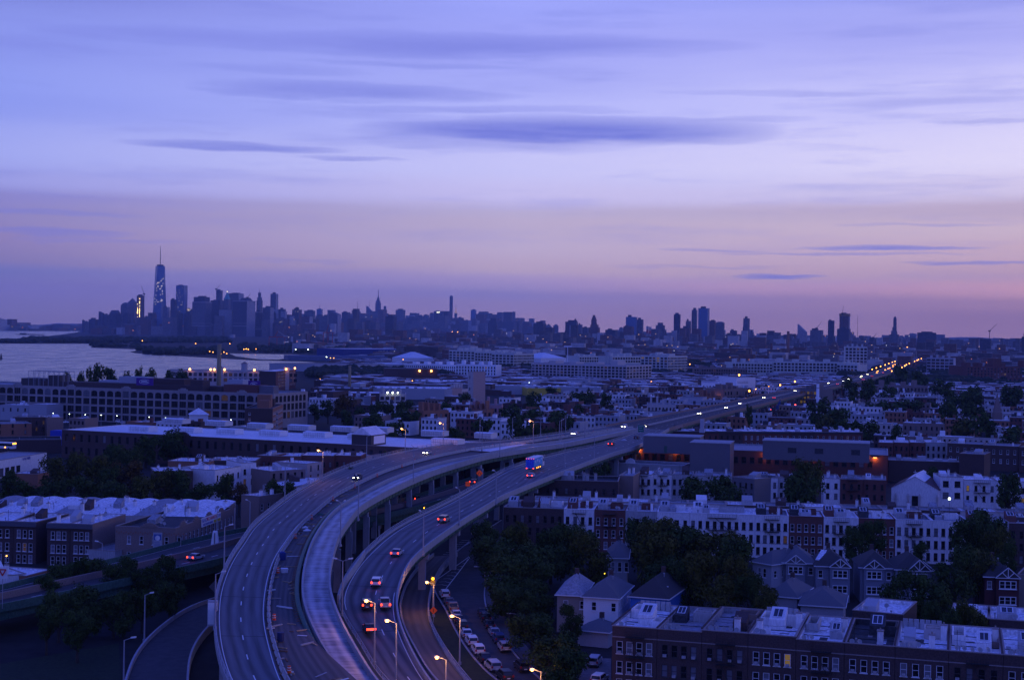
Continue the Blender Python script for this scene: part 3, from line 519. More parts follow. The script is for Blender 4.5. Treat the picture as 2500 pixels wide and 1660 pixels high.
tw(zD,1935,1960,498,4600,'thin low block left of the right-hand crane',tw_m); tw(zD,2165,2195,492,4600,'thin low block right of the right-hand crane',tw_m); tw(zD,2290,2330,492,4500,'small roof block near the right edge of the horizon',tw_m); tw(zD,2340,2400,480,3800,'tallest low block at the right edge of the horizon',tw_d); tw(zD,1680,1745,500,5400,'low block right of the big box-shaped one',tw_m)
tw(zD,235,292,470,6400,'low block between the left and right tower groups',tw_m); tw(zD,440,462,470,6400,'small water-tank block left of the curved white tower',tw_m)
# filler of the far city, too many to count
r = random.Random(3); b = MB(); LB = MB()
def fill(n, x0, x1, Y0, Y1, h0, h1, w0=12, w1=45):
    for _ in range(n):
        Y = Y0*(Y1/Y0)**r.random(); px = r.uniform(x0, x1); X = AT(px, Y).x; w = r.uniform(w0, w1); h = r.uniform(h0, h1)*(1 if r.random() < .8 else 1.6); d = r.uniform(w0, w1)
        gp = HZ + (px-CX)*.0152 + CH*FO/Y
        if px < 215 and Y > 4000 and 808 < gp < 829: continue
        c, s = math.cos(-TH), math.sin(-TH); k = r.choice([0,0,1,2,3,3])
        q = [(X+u*c-v*s, Y+u*s+v*c) for u, v in ((0,0),(w,0),(w,d),(0,d))]
        for _k in range(r.choice([0,0,0,0,0,1,1]) if h > 8 else 0):
            t = r.uniform(.1,.9); lx, ly = q[0][0]+(q[1][0]-q[0][0])*t, q[0][1]+(q[1][1]-q[0][1])*t-1.0; lz = r.uniform(.3,.95)*h; e = .00022*Y; LB.face([(lx-e,ly,lz),(lx+e,ly,lz),(lx+e,ly,lz+e*1.4),(lx-e,ly,lz+e*1.4)], r.choice([0,0,0,1,2]))
        b.idx([(x,y,0) for x,y in q]+[(x,y,h) for x,y in q], [(0,1,5,4),(1,2,6,5),(3,0,4,7)], k); b.face([(x,y,h) for x,y in q], r.choice([k,3,4,4,2]))
FM = [far_m, far_d, far_w, far_br, mat('far_roof', (.5,.5,.52), .7, .3, .05)]
fill(900, 1000, 2600, 9500, 14000, 12, 40, 20, 60); fill(240, 560, 1330, 12000, 16000, 50, 120, 30, 80); fill(150, 1330, 2300, 12000, 16000, 20, 60, 30, 80); fill(260, 760, 1260, 12500, 15500, 60, 150, 40, 90); fill(800, 700, 2600, 5200, 8000, 10, 36, 15, 50); fill(120, 1200, 1950, 5800, 7000, 30, 55, 15, 35)
fill(90, 330, 900, 8400, 9800, 50, 110, 25, 60); fill(30, 210, 330, 8400, 9800, 25, 50, 25, 60); fill(90, 40, 230, 10800, 14000, 12, 40, 40, 120); fill(80, -50, 40, 10900, 13000, 15, 60, 40, 120)
b.build('distant_city', FM, kind='stuff')
r = random.Random(8); b = MB()
fill(900, 1750, 2700, 2400, 5400, 8, 17, 15, 40); fill(1000, 900, 1800, 2700, 5400, 6, 16, 15, 50); fill(260, 700, 1100, 3200, 5200, 5, 14, 15, 50); fill(160, 2150, 2600, 3400, 5500, 12, 27, 12, 34)
b.build('far_rooftops', FM, kind='stuff')
LB.build('far_window_lights', [mat('far_light_warm',(1,.6,.2),.5,0,emit=(1,.55,.2),es=1.6), mat('far_light_white',(1,1,.9),.5,0,emit=(1,.95,.75),es=1.2), mat('far_light_orange',(1,.4,.1),.5,0,emit=(1,.3,.06),es=1.8)], kind='stuff')
# ---------------------------------------------------------------- elevated roads
def cr(P, per=8):
    out = []; n = len(P)
    for i in range(n-1):
        p0, p1, p2, p3 = P[max(0,i-1)], P[i], P[i+1], P[min(n-1,i+2)]
        for k in range(per):
            t = k/per; out.append(.5*((2*p1)+(-p0+p2)*t+(2*p0-5*p1+4*p2-p3)*t*t+(-p0+3*p1-3*p2+p3)*t*t*t))
    out.append(P[-1].copy()); return out
def resamp(P, n):
    d = [0]
    for a, b in zip(P, P[1:]): d.append(d[-1]+(b-a).length)
    out = []; j = 0
    for i in range(n+1):
        t = d[-1]*i/n
        while j < len(P)-2 and d[j+1] < t: j += 1
        u = (t-d[j])/max(1e-6, d[j+1]-d[j]); out.append(P[j].lerp(P[j+1], min(1,max(0,u))))
    return out
def smooth(P, k=3):
    for _ in range(k): P = [P[0]] + [(P[i-1]+P[i]*2+P[i+1])/4 for i in range(1, len(P)-1)] + [P[-1]]
    return P
def path(zf, pts, z0, z1=None):
    out = []; n = len(pts)
    for i, p in enumerate(pts):
        if isinstance(p, Vector): out.append(p); continue
        z = p[2] if len(p) > 2 else z0 + ((z1 if z1 is not None else z0)-z0)*i/max(1,n-1)
        px, py = zf(p[0], p[1]); out.append(G(px, py, z))
    return out
def strip(b, A, B, mi=0):
    n = len(b.v); b.v.extend(tuple(p) for p in A); b.v.extend(tuple(p) for p in B); k = len(A)
    for i in range(k-1): b.f.append((n+i, n+i+1, n+k+i+1, n+k+i)); b.m.append(mi)
def up(P, z): return [p+Vector((0,0,z)) for p in P]
def off(P, d):                                                        # offset to the right of travel
    out = []
    for i, p in enumerate(P):
        t = (P[min(i+1,len(P)-1)]-P[max(0,i-1)]); t.z = 0; t.normalize(); out.append(p+Vector((t.y,-t.x,0))*d)
    return out
def wallstrip(P, w, h, z0=0):                                          # solid ribbon wall along P
    b = MB(); R = off(P, w)
    strip(b, up(P,z0), up(P,h)); strip(b, up(P,h), up(R,h)); strip(b, up(R,h), up(R,z0)); strip(b, up(R,z0), up(P,z0))
    b.face([P[0]+Vector((0,0,z0)),R[0]+Vector((0,0,z0)),R[0]+Vector((0,0,h)),P[0]+Vector((0,0,h))]); b.face([R[-1]+Vector((0,0,z0)),P[-1]+Vector((0,0,z0)),P[-1]+Vector((0,0,h)),R[-1]+Vector((0,0,h))]); return b
def road_mat(name, c0, c1, wet=False):
    m = bpy.data.materials.new(name); m.use_nodes = True; t = m.node_tree; b = t.nodes['Principled BSDF']; MATS[name] = m
    uv = t.nodes.new('ShaderNodeUVMap'); sp = t.nodes.new('ShaderNodeSeparateXYZ'); t.links.new(uv.outputs[0], sp.inputs[0])
    def M(op, a, bb=None, cl=False):
        n = t.nodes.new('ShaderNodeMath'); n.operation = op; n.use_clamp = cl
        for i, v in enumerate((a, bb)):
            if v is None: continue
            if isinstance(v, (int,float)): n.inputs[i].default_value = v
            else: t.links.new(v, n.inputs[i])
        return n.outputs[0]
    def noise(sx_, sy_, sc, det=6):
        mp = t.nodes.new('ShaderNodeMapping'); mp.inputs['Scale'].default_value = (sx_, sy_, 1); t.links.new(uv.outputs[0], mp.inputs[0])
        n = t.nodes.new('ShaderNodeTexNoise'); n.inputs['Scale'].default_value = sc; n.inputs['Detail'].default_value = det; t.links.new(mp.outputs[0], n.inputs['Vector']); return n.outputs[0]
    x = sp.outputs[0]                                                 # metres across, y metres along
    tr = M('MULTIPLY_ADD' if False else 'ADD', M('MULTIPLY', M('SINE', M('MULTIPLY', M('ADD', x, M('MULTIPLY', noise(.02,.03,1.0,2), 2.0)), 2*math.pi/1.85)), .28), .5)
    f = M('ADD', M('MULTIPLY', tr, .5), M('MULTIPLY', noise(1.2,.05,1.0), .75)); f = M('SUBTRACT', M('MULTIPLY', f, 1.25), .25, True)
    if wet: f = M('ADD', M('ADD', M('MULTIPLY', noise(.15,1.3,1.0,9), .9), M('MULTIPLY', noise(.5,.12,1.0,4), .8)), M('MULTIPLY', tr, .42)); f = M('SUBTRACT', f, .52, True)
    r = t.nodes.new('ShaderNodeValToRGB'); r.color_ramp.elements[0].position = .2; r.color_ramp.elements[1].position = .8
    r.color_ramp.elements[0].color = (*c0,1); r.color_ramp.elements[1].color = (*c1,1); t.links.new(f, r.inputs[0]); t.links.new(r.outputs[0], b.inputs['Base Color'])
    b.inputs['Roughness'].default_value = .75 if not wet else .5; b.inputs['Specular IOR Level'].default_value = .35
    return m
road1 = road_mat('road_worn', (.055,.053,.056), (.17,.165,.17)); road2 = road_mat('deck_milled', (.085,.085,.095), (.50,.50,.52), True); road4 = road_mat('ramp_lamp_tint', (.07,.058,.055), (.13,.11,.10))  # brown of the ramp puts the orange lamplight into its colour
def road(name, L, R, m, deck=.7, girder=1.3, gm=None, seg=4.0, lp=('wall',1.0), rp=('wall',1.0), dashes=(), lines=(.45,-.45), piers=0, pm=None, mid=None, top_off=0):
    per = 8; L2, R2 = cr(L, per), cr(R, per); ln = sum((b-a).length for a, b in zip(L2, L2[1:])); n = max(8, int(ln/seg))
    A, B = resamp(L2, n), resamp(R2, n); A, B = smooth(A), smooth(B)
    root = empty(name, (0,0,0), kind='structure')
    b = MB(); strip(b, A, B); me = b.mesh('deck', m); uvl = me.uv_layers.new(name='UVMap'); k = len(A); cum = [0]
    for i in range(1, k): cum.append(cum[-1]+(A[i]-A[i-1]).length)
    wd = [(B[i]-A[i]).length for i in range(k)]
    for li, lp_ in enumerate(me.loops):
        vi = lp_.vertex_index; i = vi % k; uvl.data[li].uv = (0 if vi < k else wd[i], cum[i])
    if me.polygons[0].normal.z < 0: me.flip_normals()
    inst('deck', me, root)
    if deck:
        s = MB(); strip(s, up(A,-.01), up(A,-deck)); strip(s, up(B,-.01), up(B,-deck)); strip(s, up(A,-deck), up(B,-deck)); s.build('slab', conc_wall, root)
    if girder:
        for e, sg in ((A,1),(B,-1)):
            c = off(e, .5*sg); g = MB(); strip(g, up(c,-deck), up(c,-deck-girder)); strip(g, up(off(c,.35*sg),-deck), up(off(c,.35*sg),-deck-girder)); strip(g, up(off(c,-.25*sg),-deck-girder), up(off(c,.6*sg),-deck-girder)); strip(g, up(off(c,-.25*sg),-deck-girder+.08), up(c,-deck-girder+.08))
            for i in range(0, len(c)-1): g.cyl(c[i]+Vector((0,0,-deck)), c[i]+Vector((0,0,-deck-girder)), .12, n=4, caps=False)
            g.build('girder', gm or steel_gn, root)
    for e, spec, sg in ((A, lp, -1), (B, rp, 1)):
        if not spec: continue
        kd, h = spec[0], spec[1]
        if kd == 'wall': wallstrip(e, .35*sg, h, -deck if deck else 0).build('parapet', spec[2] if len(spec) > 2 else conc_wall, root)
        elif kd == 'rail':
            wallstrip(e, .4*sg, .45, -deck if deck else 0).build('curb', conc_wall, root)
            for zz in (.75, 1.1):
                wallstrip(off(e, .15*sg), .12*sg, zz+.1, zz).build('rail', steel_pole, root)
            q = MB()
            for p in off(e, .22*sg)[::1]: q.box(p.x-.08,p.x+.08,p.y-.08,p.y+.08,p.z+.4,p.z+1.2)
            q.build('rail_posts', steel_pole, root, kind='stuff')
    for o_ in lines:
        if o_ is None: continue
        e = off(A, o_) if o_ > 0 else off(B, o_); s = MB(); strip(s, up(off(e,-.07),.012), up(off(e,.07),.012)); s.build('edge_line', paint_line, root)
    for fr in dashes:
        dl = 0; c = [A[i].lerp(B[i], fr) for i in range(k)]; f = resamp(c, int(ln/3.0))
        for i in range(2, len(f)-2, 4):
            s = MB(); q = f[i:i+2]; strip(s, up(off(q,-.09),.014), up(off(q,.09),.014)); s.build('lane_dash', paint_line, root)
    if deck and len(dashes):
        for i in range(4, k-2, int(max(4, 30/seg))): s = MB(); strip(s, [A[i]+Vector((0,0,.006)), B[i]+Vector((0,0,.006))], [A[i].lerp(A[i+1],.07)+Vector((0,0,.006)), B[i].lerp(B[i+1],.07)+Vector((0,0,.006))]); s.build('expansion_joint', roof_d, root)
    if piers:
        for i in range(int(piers/2/seg), k-2, int(piers/seg)):
            a, c = A[i], B[i]; t = (A[i+1]-A[i-1]); t.z = 0; t.normalize(); hh = a.z-deck-girder
            if hh < 2: continue
            ax = (c-a).normalized(); mid_ = (a+c)/2; wdt = (c-a).length
            b = MB()
            def ob(cn, hw, ht, z0, z1):
                p = [cn+ax*s_*hw+t*u_*ht for s_, u_ in ((-1,-1),(1,-1),(1,1),(-1,1))]; b.idx([(q.x,q.y,z0) for q in p]+[(q.x,q.y,z1) for q in p], [(0,3,2,1),(4,5,6,7),(0,1,5,4),(1,2,6,5),(2,3,7,6),(3,0,4,7)])
            ob(mid_, wdt*.5-.4, .7, hh-1.3, hh-.02)
            for s_ in (-1,1): ob(mid_+ax*s_*wdt*.34, .75, .6, 0, hh-1.31)
            b.build('pier', pm or conc_wall, root)
    for i in range(0, k, 3): m_ = (A[i]+B[i])/2; FOOT.append((m_.x, m_.y, (B[i]-A[i]).length*.5+4))
    root['_n'] = n; ROADS[name+str(len(ROADS))] = (A, B); return root, A, B
ROADS = {}
# outer left carriageway, two lanes towards the camera
ME_L = G(1480,1042,12); ME_R = ME_L+(G(1670,1050.6,12)-ME_L).normalized()*32; ME_R.z = 12
lr = lambda f: ME_L.lerp(ME_R, f)
L1 = [G(*zJ(430,1900),8.5), G(*zJ(215,1568),9), G(*zJ(122,1250),9.6), G(*zJ(103,1000),10.3), G(*zJ(122,780),11), G(*zJ(180,600),11.6), G(*zJ(255,450),12), G(*zJ(345,320),12), G(*zF(75,1440),12), G(*zF(230,1305),12), G(*zF(400,1175),12), G(*zF(600,1055),12), G(*zF(850,935),12), G(*zF(1150,830),12), G(*zF(1500,748),12), G(*zF(1900,690),12), G(*zG(93,662),12), G(*zG(500,615),12), lr(0)]
R1 = [G(*zJ(900,1900),8.5), G(*zJ(700,1568),9), G(*zJ(598,1250),9.6), G(*zJ(548,1000),10.3), G(*zJ(560,780),11), G(*zJ(595,600),11.6), G(*zJ(650,450),12), G(*zJ(735,320),12), G(*zF(480,1430),12), G(*zF(620,1310),12), G(*zF(790,1170),12), G(*zF(1000,1060),12), G(*zF(1250,945),12), G(*zF(1550,850),12), G(*zF(1900,768),12), G(*zF(2250,712),12), G(*zG(350,668),12), G(*zG(750,612),12), lr(.40)]
rd1, A1, B1 = road('elevated_road', L1, R1, road1, piers=32, lp=('rail',1.1), rp=None, dashes=(.5,), lines=(.5,-.3))
# centre viaduct with milled concrete surface
L2 = [G(*zJ(1560,1900),4.5), G(*zJ(1275,1568),6), G(*zJ(1115,1350),7.5), G(*zJ(1010,1150),9), G(*zJ(925,950),10.5), G(*zJ(897,780),11.5), G(*zJ(910,600),12.3), G(*zJ(955,420),12.8), G(*zJ(1020,270),13), G(*zJ(1130,110),13), G(*zF(880,1265),13), G(*zF(1080,1150),13), G(*zF(1300,1035),13), G(*zF(1560,935),13), G(*zF(1850,855),13), G(*zF(2200,790),13), G(*zG(300,716),13), G(*zG(650,668),12.6), lr(.44)]
R2 = [G(*zJ(1800,1900),4.5), G(*zJ(1510,1568),6), G(*zJ(1385,1350),7.5), G(*zJ(1265,1150),9), G(*zJ(1180,950),10.5), G(*zJ(1130,780),11.5), G(*zJ(1130,600),12.3), G(*zJ(1165,420),12.8), G(*zJ(1215,270),13), G(*zJ(1310,130),13), G(*zF(1030,1290),13), G(*zF(1220,1175),13), G(*zF(1450,1060),13), G(*zF(1720,950),13), G(*zF(2010,860),13), G(*zG(0,800),13), G(*zG(400,737),13), G(*zG(750,685),12.6), lr(.62)]
rd2, A2, B2 = road('elevated_road', L2, R2, road2, piers=30, lp=('wall',.95), rp=('wall',1.05), lines=(None,), girder=1.5)
# construction strip between the two
k1 = int(len(B1)*.86); sL = [B1[i].copy() for i in range(0, k1, 6)]; 
A2r = resamp(A2, 60); sR = []
for p in sL:
    q = min(A2r, key=lambda a: (a-p).length); dv = (q-p); dv.z = 0; sR.append(q - dv.normalized()*1.5)
    sR[-1].z = p.z-.35
sL = [p+Vector((0,0,-.35)) for p in sL]
strip_m = road_mat('stripped_deck', (.05,.045,.045), (.12,.105,.10))
rdS, AS, BS = road('stripped_road', sL, sR, strip_m, lp=None, rp=None, lines=(None,), girder=0, deck=.5)
# green pipe along the centre viaduct
pp = off(A2, -1.15); pp = [p for i, p in enumerate(pp) if i < len(pp)*.42]; b = MB()
for a, c in zip(pp, pp[1:]): b.cyl(a+Vector((0,0,.35)), c+Vector((0,0,.35)), .42, n=8, caps=False)
tag(b.build('wrapped_girder', steel_gn), 'long green covered beam lying beside the pale milled viaduct', 'beam')
pp = off(A2, -2.2); pp = [p for i, p in enumerate(pp) if i < len(pp)*.36]; b = MB()
for i, p in enumerate(resamp(pp, 150)): 
    t = (pp[1]-pp[0]) if i < 5 else t; q = resamp(pp,150)[min(149,i+1)]-p if i % 10 == 0 else t; t = q; n_ = Vector((q.y,-q.x,0)).normalized(); b.cyl(p+Vector((0,0,0)), p+n_*1.1+Vector((0,0,.25)), .07, n=4)
b.build('exposed_rebar', rust, rdS, kind='stuff')
# right carriageway, away from the camera
L3 = [G(*zJ(2000,1900),1), G(*zJ(1620,1568),2), G(*zJ(1460,1300),3.5), G(*zJ(1330,1100),5), G(*zJ(1235,930),6.5), G(*zJ(1225,800),7.5), G(*zJ(1290,660),8.5), G(*zJ(1390,510),9.5), G(*zJ(1510,385),10.3), G(*zJ(1660,255),11), G(*zJ(1850,135),11.5), G(*zJ(2110,10),12), G(*zF(1950,1170),12), G(*zF(2180,1040),12), G(*zG(150,925),12), G(*zG(420,835),12), G(*zG(750,750),12), G(*zG(1050,685),12), lr(.66)]
R3 = [G(*zJ(2300,1900),1), G(*zJ(2010,1568),2), G(*zJ(1870,1320),3.5), G(*zJ(1780,1120),5), G(*zJ(1738,930),6.5), G(*zJ(1748,780),7.5), G(*zJ(1800,620),8.5), G(*zJ(1870,495),9.5), G(*zJ(1990,385),10.3), G(*zJ(2160,255),11), G(*zJ(2380,105),11.5), G(*zF(2220,1245),12), G(*zG(93,1175),12), G(*zG(330,1075),12), G(*zG(620,960),12), G(*zG(880,860),12), G(*zG(1150,765),12), G(*zG(1330,710),12), lr(1)]
rd3, A3, B3 = road('elevated_road', L3, R3, road1, piers=34, lp=('rail',1.0), rp=('wall',.8), dashes=(.62,), lines=(.9,-.5))
ML = [ME_L]+[G(x, y, 12) for x, y in ((1655,1008.5),(1760,988),(1898,958.5),(2067,925),(2141,905),(2185,888),(2232,873))]; MR = []
for i in range(len(ML)): t = (ML[min(i+1,len(ML)-1)]-ML[max(0,i-1)]).normalized(); MR.append(ML[i]+Vector((t.y,-t.x,0))*(26 if i < 2 else 24))
MR[0] = ME_R
rdM, AM, BM = road('elevated_road', ML, MR, asphalt, piers=40, seg=10, lp=('wall',1.0,brick_tan), rp=('wall',1.0,brick_tan), dashes=(.25,.75), lines=(.5,-.5))
c = [AM[i].lerp(BM[i], .5) for i in range(len(AM))]; wallstrip(c, .4, .9).build('median_barrier', conc_wall, rdM)
# lower crossing highway with green girders
L5 = path(zI, [(-900,910),(0,752),(300,672),(600,602),(930,525),(1300,432),(1700,328),(2333,196)], 5.5) + path(zF, [(700,1405),(1250,1262),(1500,1190),(1800,1098),(2100,998),(2333,920)], 5.5) + [G(*zG(600,700),5.5)]
R5 = path(zI, [(-900,1075),(0,915),(310,850),(700,770),(1100,685),(1680,560),(2120,455)], 5.5) + path(zF, [(300,1540),(700,1465),(1150,1370),(1500,1290),(1900,1180),(2100,1110),(2333,1040)], 5.5) + [G(*zG(700,760),5.5)]
rd5, A5, B5 = road('elevated_road', L5, R5, asphalt, piers=40, lp=('wall',1.1,steel_gn), rp=('wall',.9,steel_gn), dashes=(.25,.75), lines=(.4,-.4), girder=1.6)
c = [A5[i].lerp(B5[i], .5) for i in range(len(A5))]; wallstrip(c, .6, 1.3).build('median_barrier', brick_tan, rd5)
# ramps and the service street
L4 = path(zJ, [(2450,1900),(2090,1568),(1925,1300),(1830,1120),(1790,970),(1795,850),(1850,700),(1950,560),(2090,440)], .6)
R4 = path(zJ, [(2600,1850),(2333,1530),(2200,1350),(2070,1120),(2028,960),(2040,810),(2075,700),(2150,560),(2290,420)], .6)
rd4, A4, B4 = road('ramp', L4, R4, road4, lp=('wall',.8), rp=('rail',.8), lines=(None,), girder=0, deck=.55)
L6 = path(zI, [(1080,1900),(1165,1568),(1235,1380),(1350,1220),(1500,1085),(1690,950),(1900,860),(2150,800)], .8)
R6 = path(zI, [(1690,1900),(1700,1568),(1718,1400),(1780,1250),(1890,1110),(2000,1020),(2200,930),(2400,890)], .8)
rd6, A6, B6 = road('ramp', L6, R6, asphalt, lp=('wall',.8), rp=('wall',.9), lines=(None,), girder=0, deck=.7)
SL_ = path(zK, [(1150,1700),(700,1400),(500,1190),(380,1000),(300,830),(215,690),(200,560),(330,420),(520,260),(760,100)], .05)
SR_ = path(zK, [(1400,1700),(1080,1417),(880,1230),(740,1030),(640,860),(610,720),(640,560),(760,420),(930,270),(1150,110)], .05)
rds, As, Bs = road('street', SL_, SR_, asphalt, lp=None, rp=None, lines=(None,), girder=0, deck=0)
hat = empty('street_marking', (0,0,0), kind='structure')
def line(zf, pts, z, w=.16, parent=None, name='painted_line', m=None):
    P = path(zf, pts, z); s = MB(); strip(s, off(P,-w/2), off(P,w/2)); me = s.mesh(name, m or paint_line); inst(name, me, parent)
line(zK, [(200,605),(350,500),(500,392)], .12, .2, parent=hat); line(zK, [(300,662),(410,520),(500,398)], .12, .2, parent=hat)
for k in range(9):
    t = k/9; a = (215+285*t, 632-230*t); c = (315+185*t, 640-235*t); m_ = ((a[0]+c[0])/2, (a[1]+c[1])/2-8*(1-t)); line(zK, [a, m_, c], .12, .2, hat)
for k in range(12):
    t = k/12; line(zK, [(190+260*t, 445-195*t), (270+250*t, 440-195*t)], .12, .18, hat)
line(zK, [(160,490),(520,268)], .12, .18, hat)
wl_ = smooth(resamp(cr([G(*zJ(1205,865),7.2), G(*zJ(1238,765),7.8), G(*zJ(1285,675),8.4), G(*zJ(1368,562),9.2), G(*zJ(1448,448),9.8)], 8), 24)); wallstrip(wl_, .35, 1.5, -.6).build('gore_wall', conc_wall, rd3)
# kerb and grass strips
def lawn(name, A, B): b = MB(); strip(b, A, B); return b.build(name, grass_m, kind='structure')
vg = [B4[int(i*(len(B4)-1)/30*.52)]+Vector((0,0,-.5)) for i in range(31)]; sg_ = [min(As, key=lambda a: (a-p).length)+Vector((0,0,.03)) for p in vg]; lawn('verge', off(vg,.5), [p for p in sg_])
wallstrip(As, -.3, .14, 0).build('kerb', conc_wall, kind='structure'); wallstrip(Bs, .3, .14, 0).build('kerb', conc_wall, kind='structure')
sheet('sidewalk', [off(Bs,.3)[i] for i in range(0,len(Bs),6)]+[off(Bs,3.2)[i] for i in range(len(Bs)-1,-1,-6)], .12, mat('sidewalk_dark', (.09,.085,.085), .9, .3, .3))
sheet('lawn', [G(0,1620),G(290,1570),G(300,1700),G(-300,1800),G(-500,1640)], .04, grass_m)
sheet('driveway', GP(zK(1180,1417),zK(1420,1230),zK(1660,1240),zK(1660,1500),zK(1150,1500)), .06, mat('driveway_grey', (.15,.14,.14), .9, .3, .3))
# ---------------------------------------------------------------- barriers, cones, debris of the works
pts = resamp(off(B1,.55), 400); ln = sum((b-a).length for a, b in zip(pts, pts[1:])); n_ = int(ln/4.3); pts = resamp(off(B1,.6), n_)
bm = MB(); Lb = 3.9
bm.idx([(-Lb/2,-.3,0),(Lb/2,-.3,0),(Lb/2,.3,0),(-Lb/2,.3,0),(-Lb/2,-.1,.35),(Lb/2,-.1,.35),(Lb/2,.1,.35),(-Lb/2,.1,.35),(-Lb/2,-.08,.95),(Lb/2,-.08,.95),(Lb/2,.08,.95),(-Lb/2,.08,.95)],
       [(0,1,5,4),(4,5,9,8),(2,3,7,6),(6,7,11,10),(8,9,10,11),(0,4,7,3),(4,8,11,7),(1,2,6,5),(5,6,10,9)])
barm = bm.mesh('concrete_barrier', mat('barrier_concrete', (.42,.40,.38), .85, .3, .8))
for i in range(len(pts)-1):
    p = (pts[i]+pts[i+1])/2; d = pts[i+1]-pts[i]; o = inst('concrete_barrier', barm, None, p, math.atan2(d.y, d.x)+random.uniform(-.02,.02))
    tag(o, 'pale precast concrete barrier in the line along the left carriageway', 'barrier', 'concrete barriers between the left carriageway and the works')
def place(P, f): 
    i = f*(len(P)-1); k = min(len(P)-2, int(i)); return P[k].lerp(P[k+1], i-k)
r = random.Random(5)
drm = MB(); drm.cyl((0,0,0),(0,0,1.0),.28,.24,n=10).cyl((0,0,0),(0,0,.06),.38,n=10); 
drm2 = MB(); [drm2.cyl((0,0,z),(0,0,z+.12),.285-.02*z,n=10) for z in (.35,.7)]
dm1, dm2 = drm.mesh('traffic_drum', orange_p), drm2.mesh('reflective_band', mat('reflective', (.7,.7,.7), .4, 0))
for i, f in enumerate((.04,.10,.17,.25,.31,.38,.44,.50,.56,.60,.64,.68,.71,.74,.77,.80,.83,.86,.89,.92,.95)):
    p = place(off(B1, 1.4 if f < .6 else -.7), f); o = inst('traffic_drum', dm1, None, p); tag(o, 'orange traffic drum with white bands beside the concrete barriers', 'traffic drum', 'orange drums along the works'); inst('reflective_band', dm2, o)
for i in range(120):
    f = r.uniform(.0,.5); a = place(AS, min(1,f*1.1)); c = place(BS, min(1,f*1.1)); p = a.lerp(c, r.choice([r.uniform(.05,.25), r.uniform(.6,.95)])); w = r.uniform(.5,3.6)
    o = MB().box(-w/2,w/2,-.12,.12,0,r.uniform(.06,.25)).build('timber', wood_m if r.random() < .6 else r.choice([rust, conc_wall, siding_w]), None, (p.x,p.y,p.z+.02), r.uniform(0,3.14)); tag(o, 'loose plank or beam lying on the stripped roadway', 'timber', 'timbers scattered over the stripped roadway')
for i, (x, y, col, nm, lb) in enumerate(((705,485,mat('toilet_blue',(.02,.04,.2),.6,.1,1),'portable_toilet','blue portable toilet on the stripped roadway'),(690,1190,mat('drum_navy',(.015,.025,.1),.6,.1,1),'waste_drum','dark blue waste drum with a pool beside it'),(725,590,paint_w,'white_crate','white crate set on the rubble heap'))):
    p = G(*zJ(x,y+20), 10.8 if y < 800 else 9.5); h = 2.2 if i == 0 else 1.2; w = .6
    b = MB(); b.box(-w,w,-w,w,0,h)
    if i == 0: b.frus(0,0,h,h+.25,w+.05,w+.05,.2,.2); b.box(-w*.7,w*.7,-w-.04,-w+.01,.1,h-.2)
    if i == 1: b = MB(); b.cyl((0,0,0),(0,0,1.3),.55,n=12); b.cyl((0,0,1.3),(0,0,1.36),.6,n=12)
    if i == 2: b.box(-w-.05,w+.05,-w-.05,w+.05,h,h+.1)
    tag(b.build(nm, col, None, p, .3), lb, nm.replace('_',' '))
for i in range(4):
    p = G(*zJ((930,915,1050,980)[i],(205,180,60,75)[i]),11.7); b = MB(); r2 = random.Random(i); c = [(math.cos(a)*r2.uniform(.5,1.4), math.sin(a)*r2.uniform(.4,.9)) for a in [k*math.pi/4 for k in range(8)]]; b.idx([(0,0,.5)]+[(x,y,0) for x,y in c], [(0,k+1,(k+1)%8+1) for k in range(8)])
    tag(b.build('tarpaulin', [siding_w,siding_w,steel_gn,steel_gn][i], None, p), ['crumpled white tarpaulin on the stripped roadway, nearer one','crumpled white tarpaulin on the stripped roadway, farther one','green netting heap beside the barriers','small green netting heap beside the beam'][i], 'tarpaulin')
# ---------------------------------------------------------------- lamp posts
LPN = 0
def lamp(zf, bx, by, tx, ty, z, litv=False, arms=((-1.6,0),), label='', grp='unlit grey lamp posts beside the roads', power=750):
    p = G(*zf(bx, by), z); s = p.y/FO; h = (zf(0,by)[1]-zf(0,ty)[1])*s; dxs = (zf(tx,0)[0]-zf(bx,0)[0])*s
    root = empty('street_lamp', p, 0, label, 'street lamp', grp); MB().cyl((0,0,0),(0,0,h),.17,.09,n=8).cyl((0,0,0),(0,0,.5),.3,n=8).build('pole', steel_pole, root)
    for ax, ay in arms:
        a = MB().cyl((0,0,h-.05),(ax*.7,ay*.7,h+.35),.06,n=5); a.build('arm', steel_pole, root)
        hd = MB(); hd.idx([(ax*.62,-.18+ay,h+.28),(ax*1.15,-.22+ay,h+.38),(ax*1.15,.22+ay,h+.38),(ax*.62,.18+ay,h+.28),(ax*.62,-.12+ay,h+.48),(ax*1.15,-.14+ay,h+.6),(ax*1.15,.14+ay,h+.6),(ax*.62,.12+ay,h+.48)], [(0,3,2,1),(4,5,6,7),(0,1,5,4),(1,2,6,5),(2,3,7,6),(3,0,4,7)])
        hd.build('lamp_head', lamp_off, root)
        if litv:
            MB().sph((ax*.9,ay-.12,h+.33),.30,10,6,sz=.75).build('bulb', lamp_lit, root)
            l = bpy.data.lights.new('lamp_light','POINT'); l.energy = power; l.color = (1,.42,.12); l.shadow_soft_size = .4; lo = bpy.data.objects.new('lamp_light', l); C.objects.link(lo); lo.parent = root; lo.location = (ax*.9, ay-.35, h-.25)
    return root
lg = 'lit orange lamp posts'
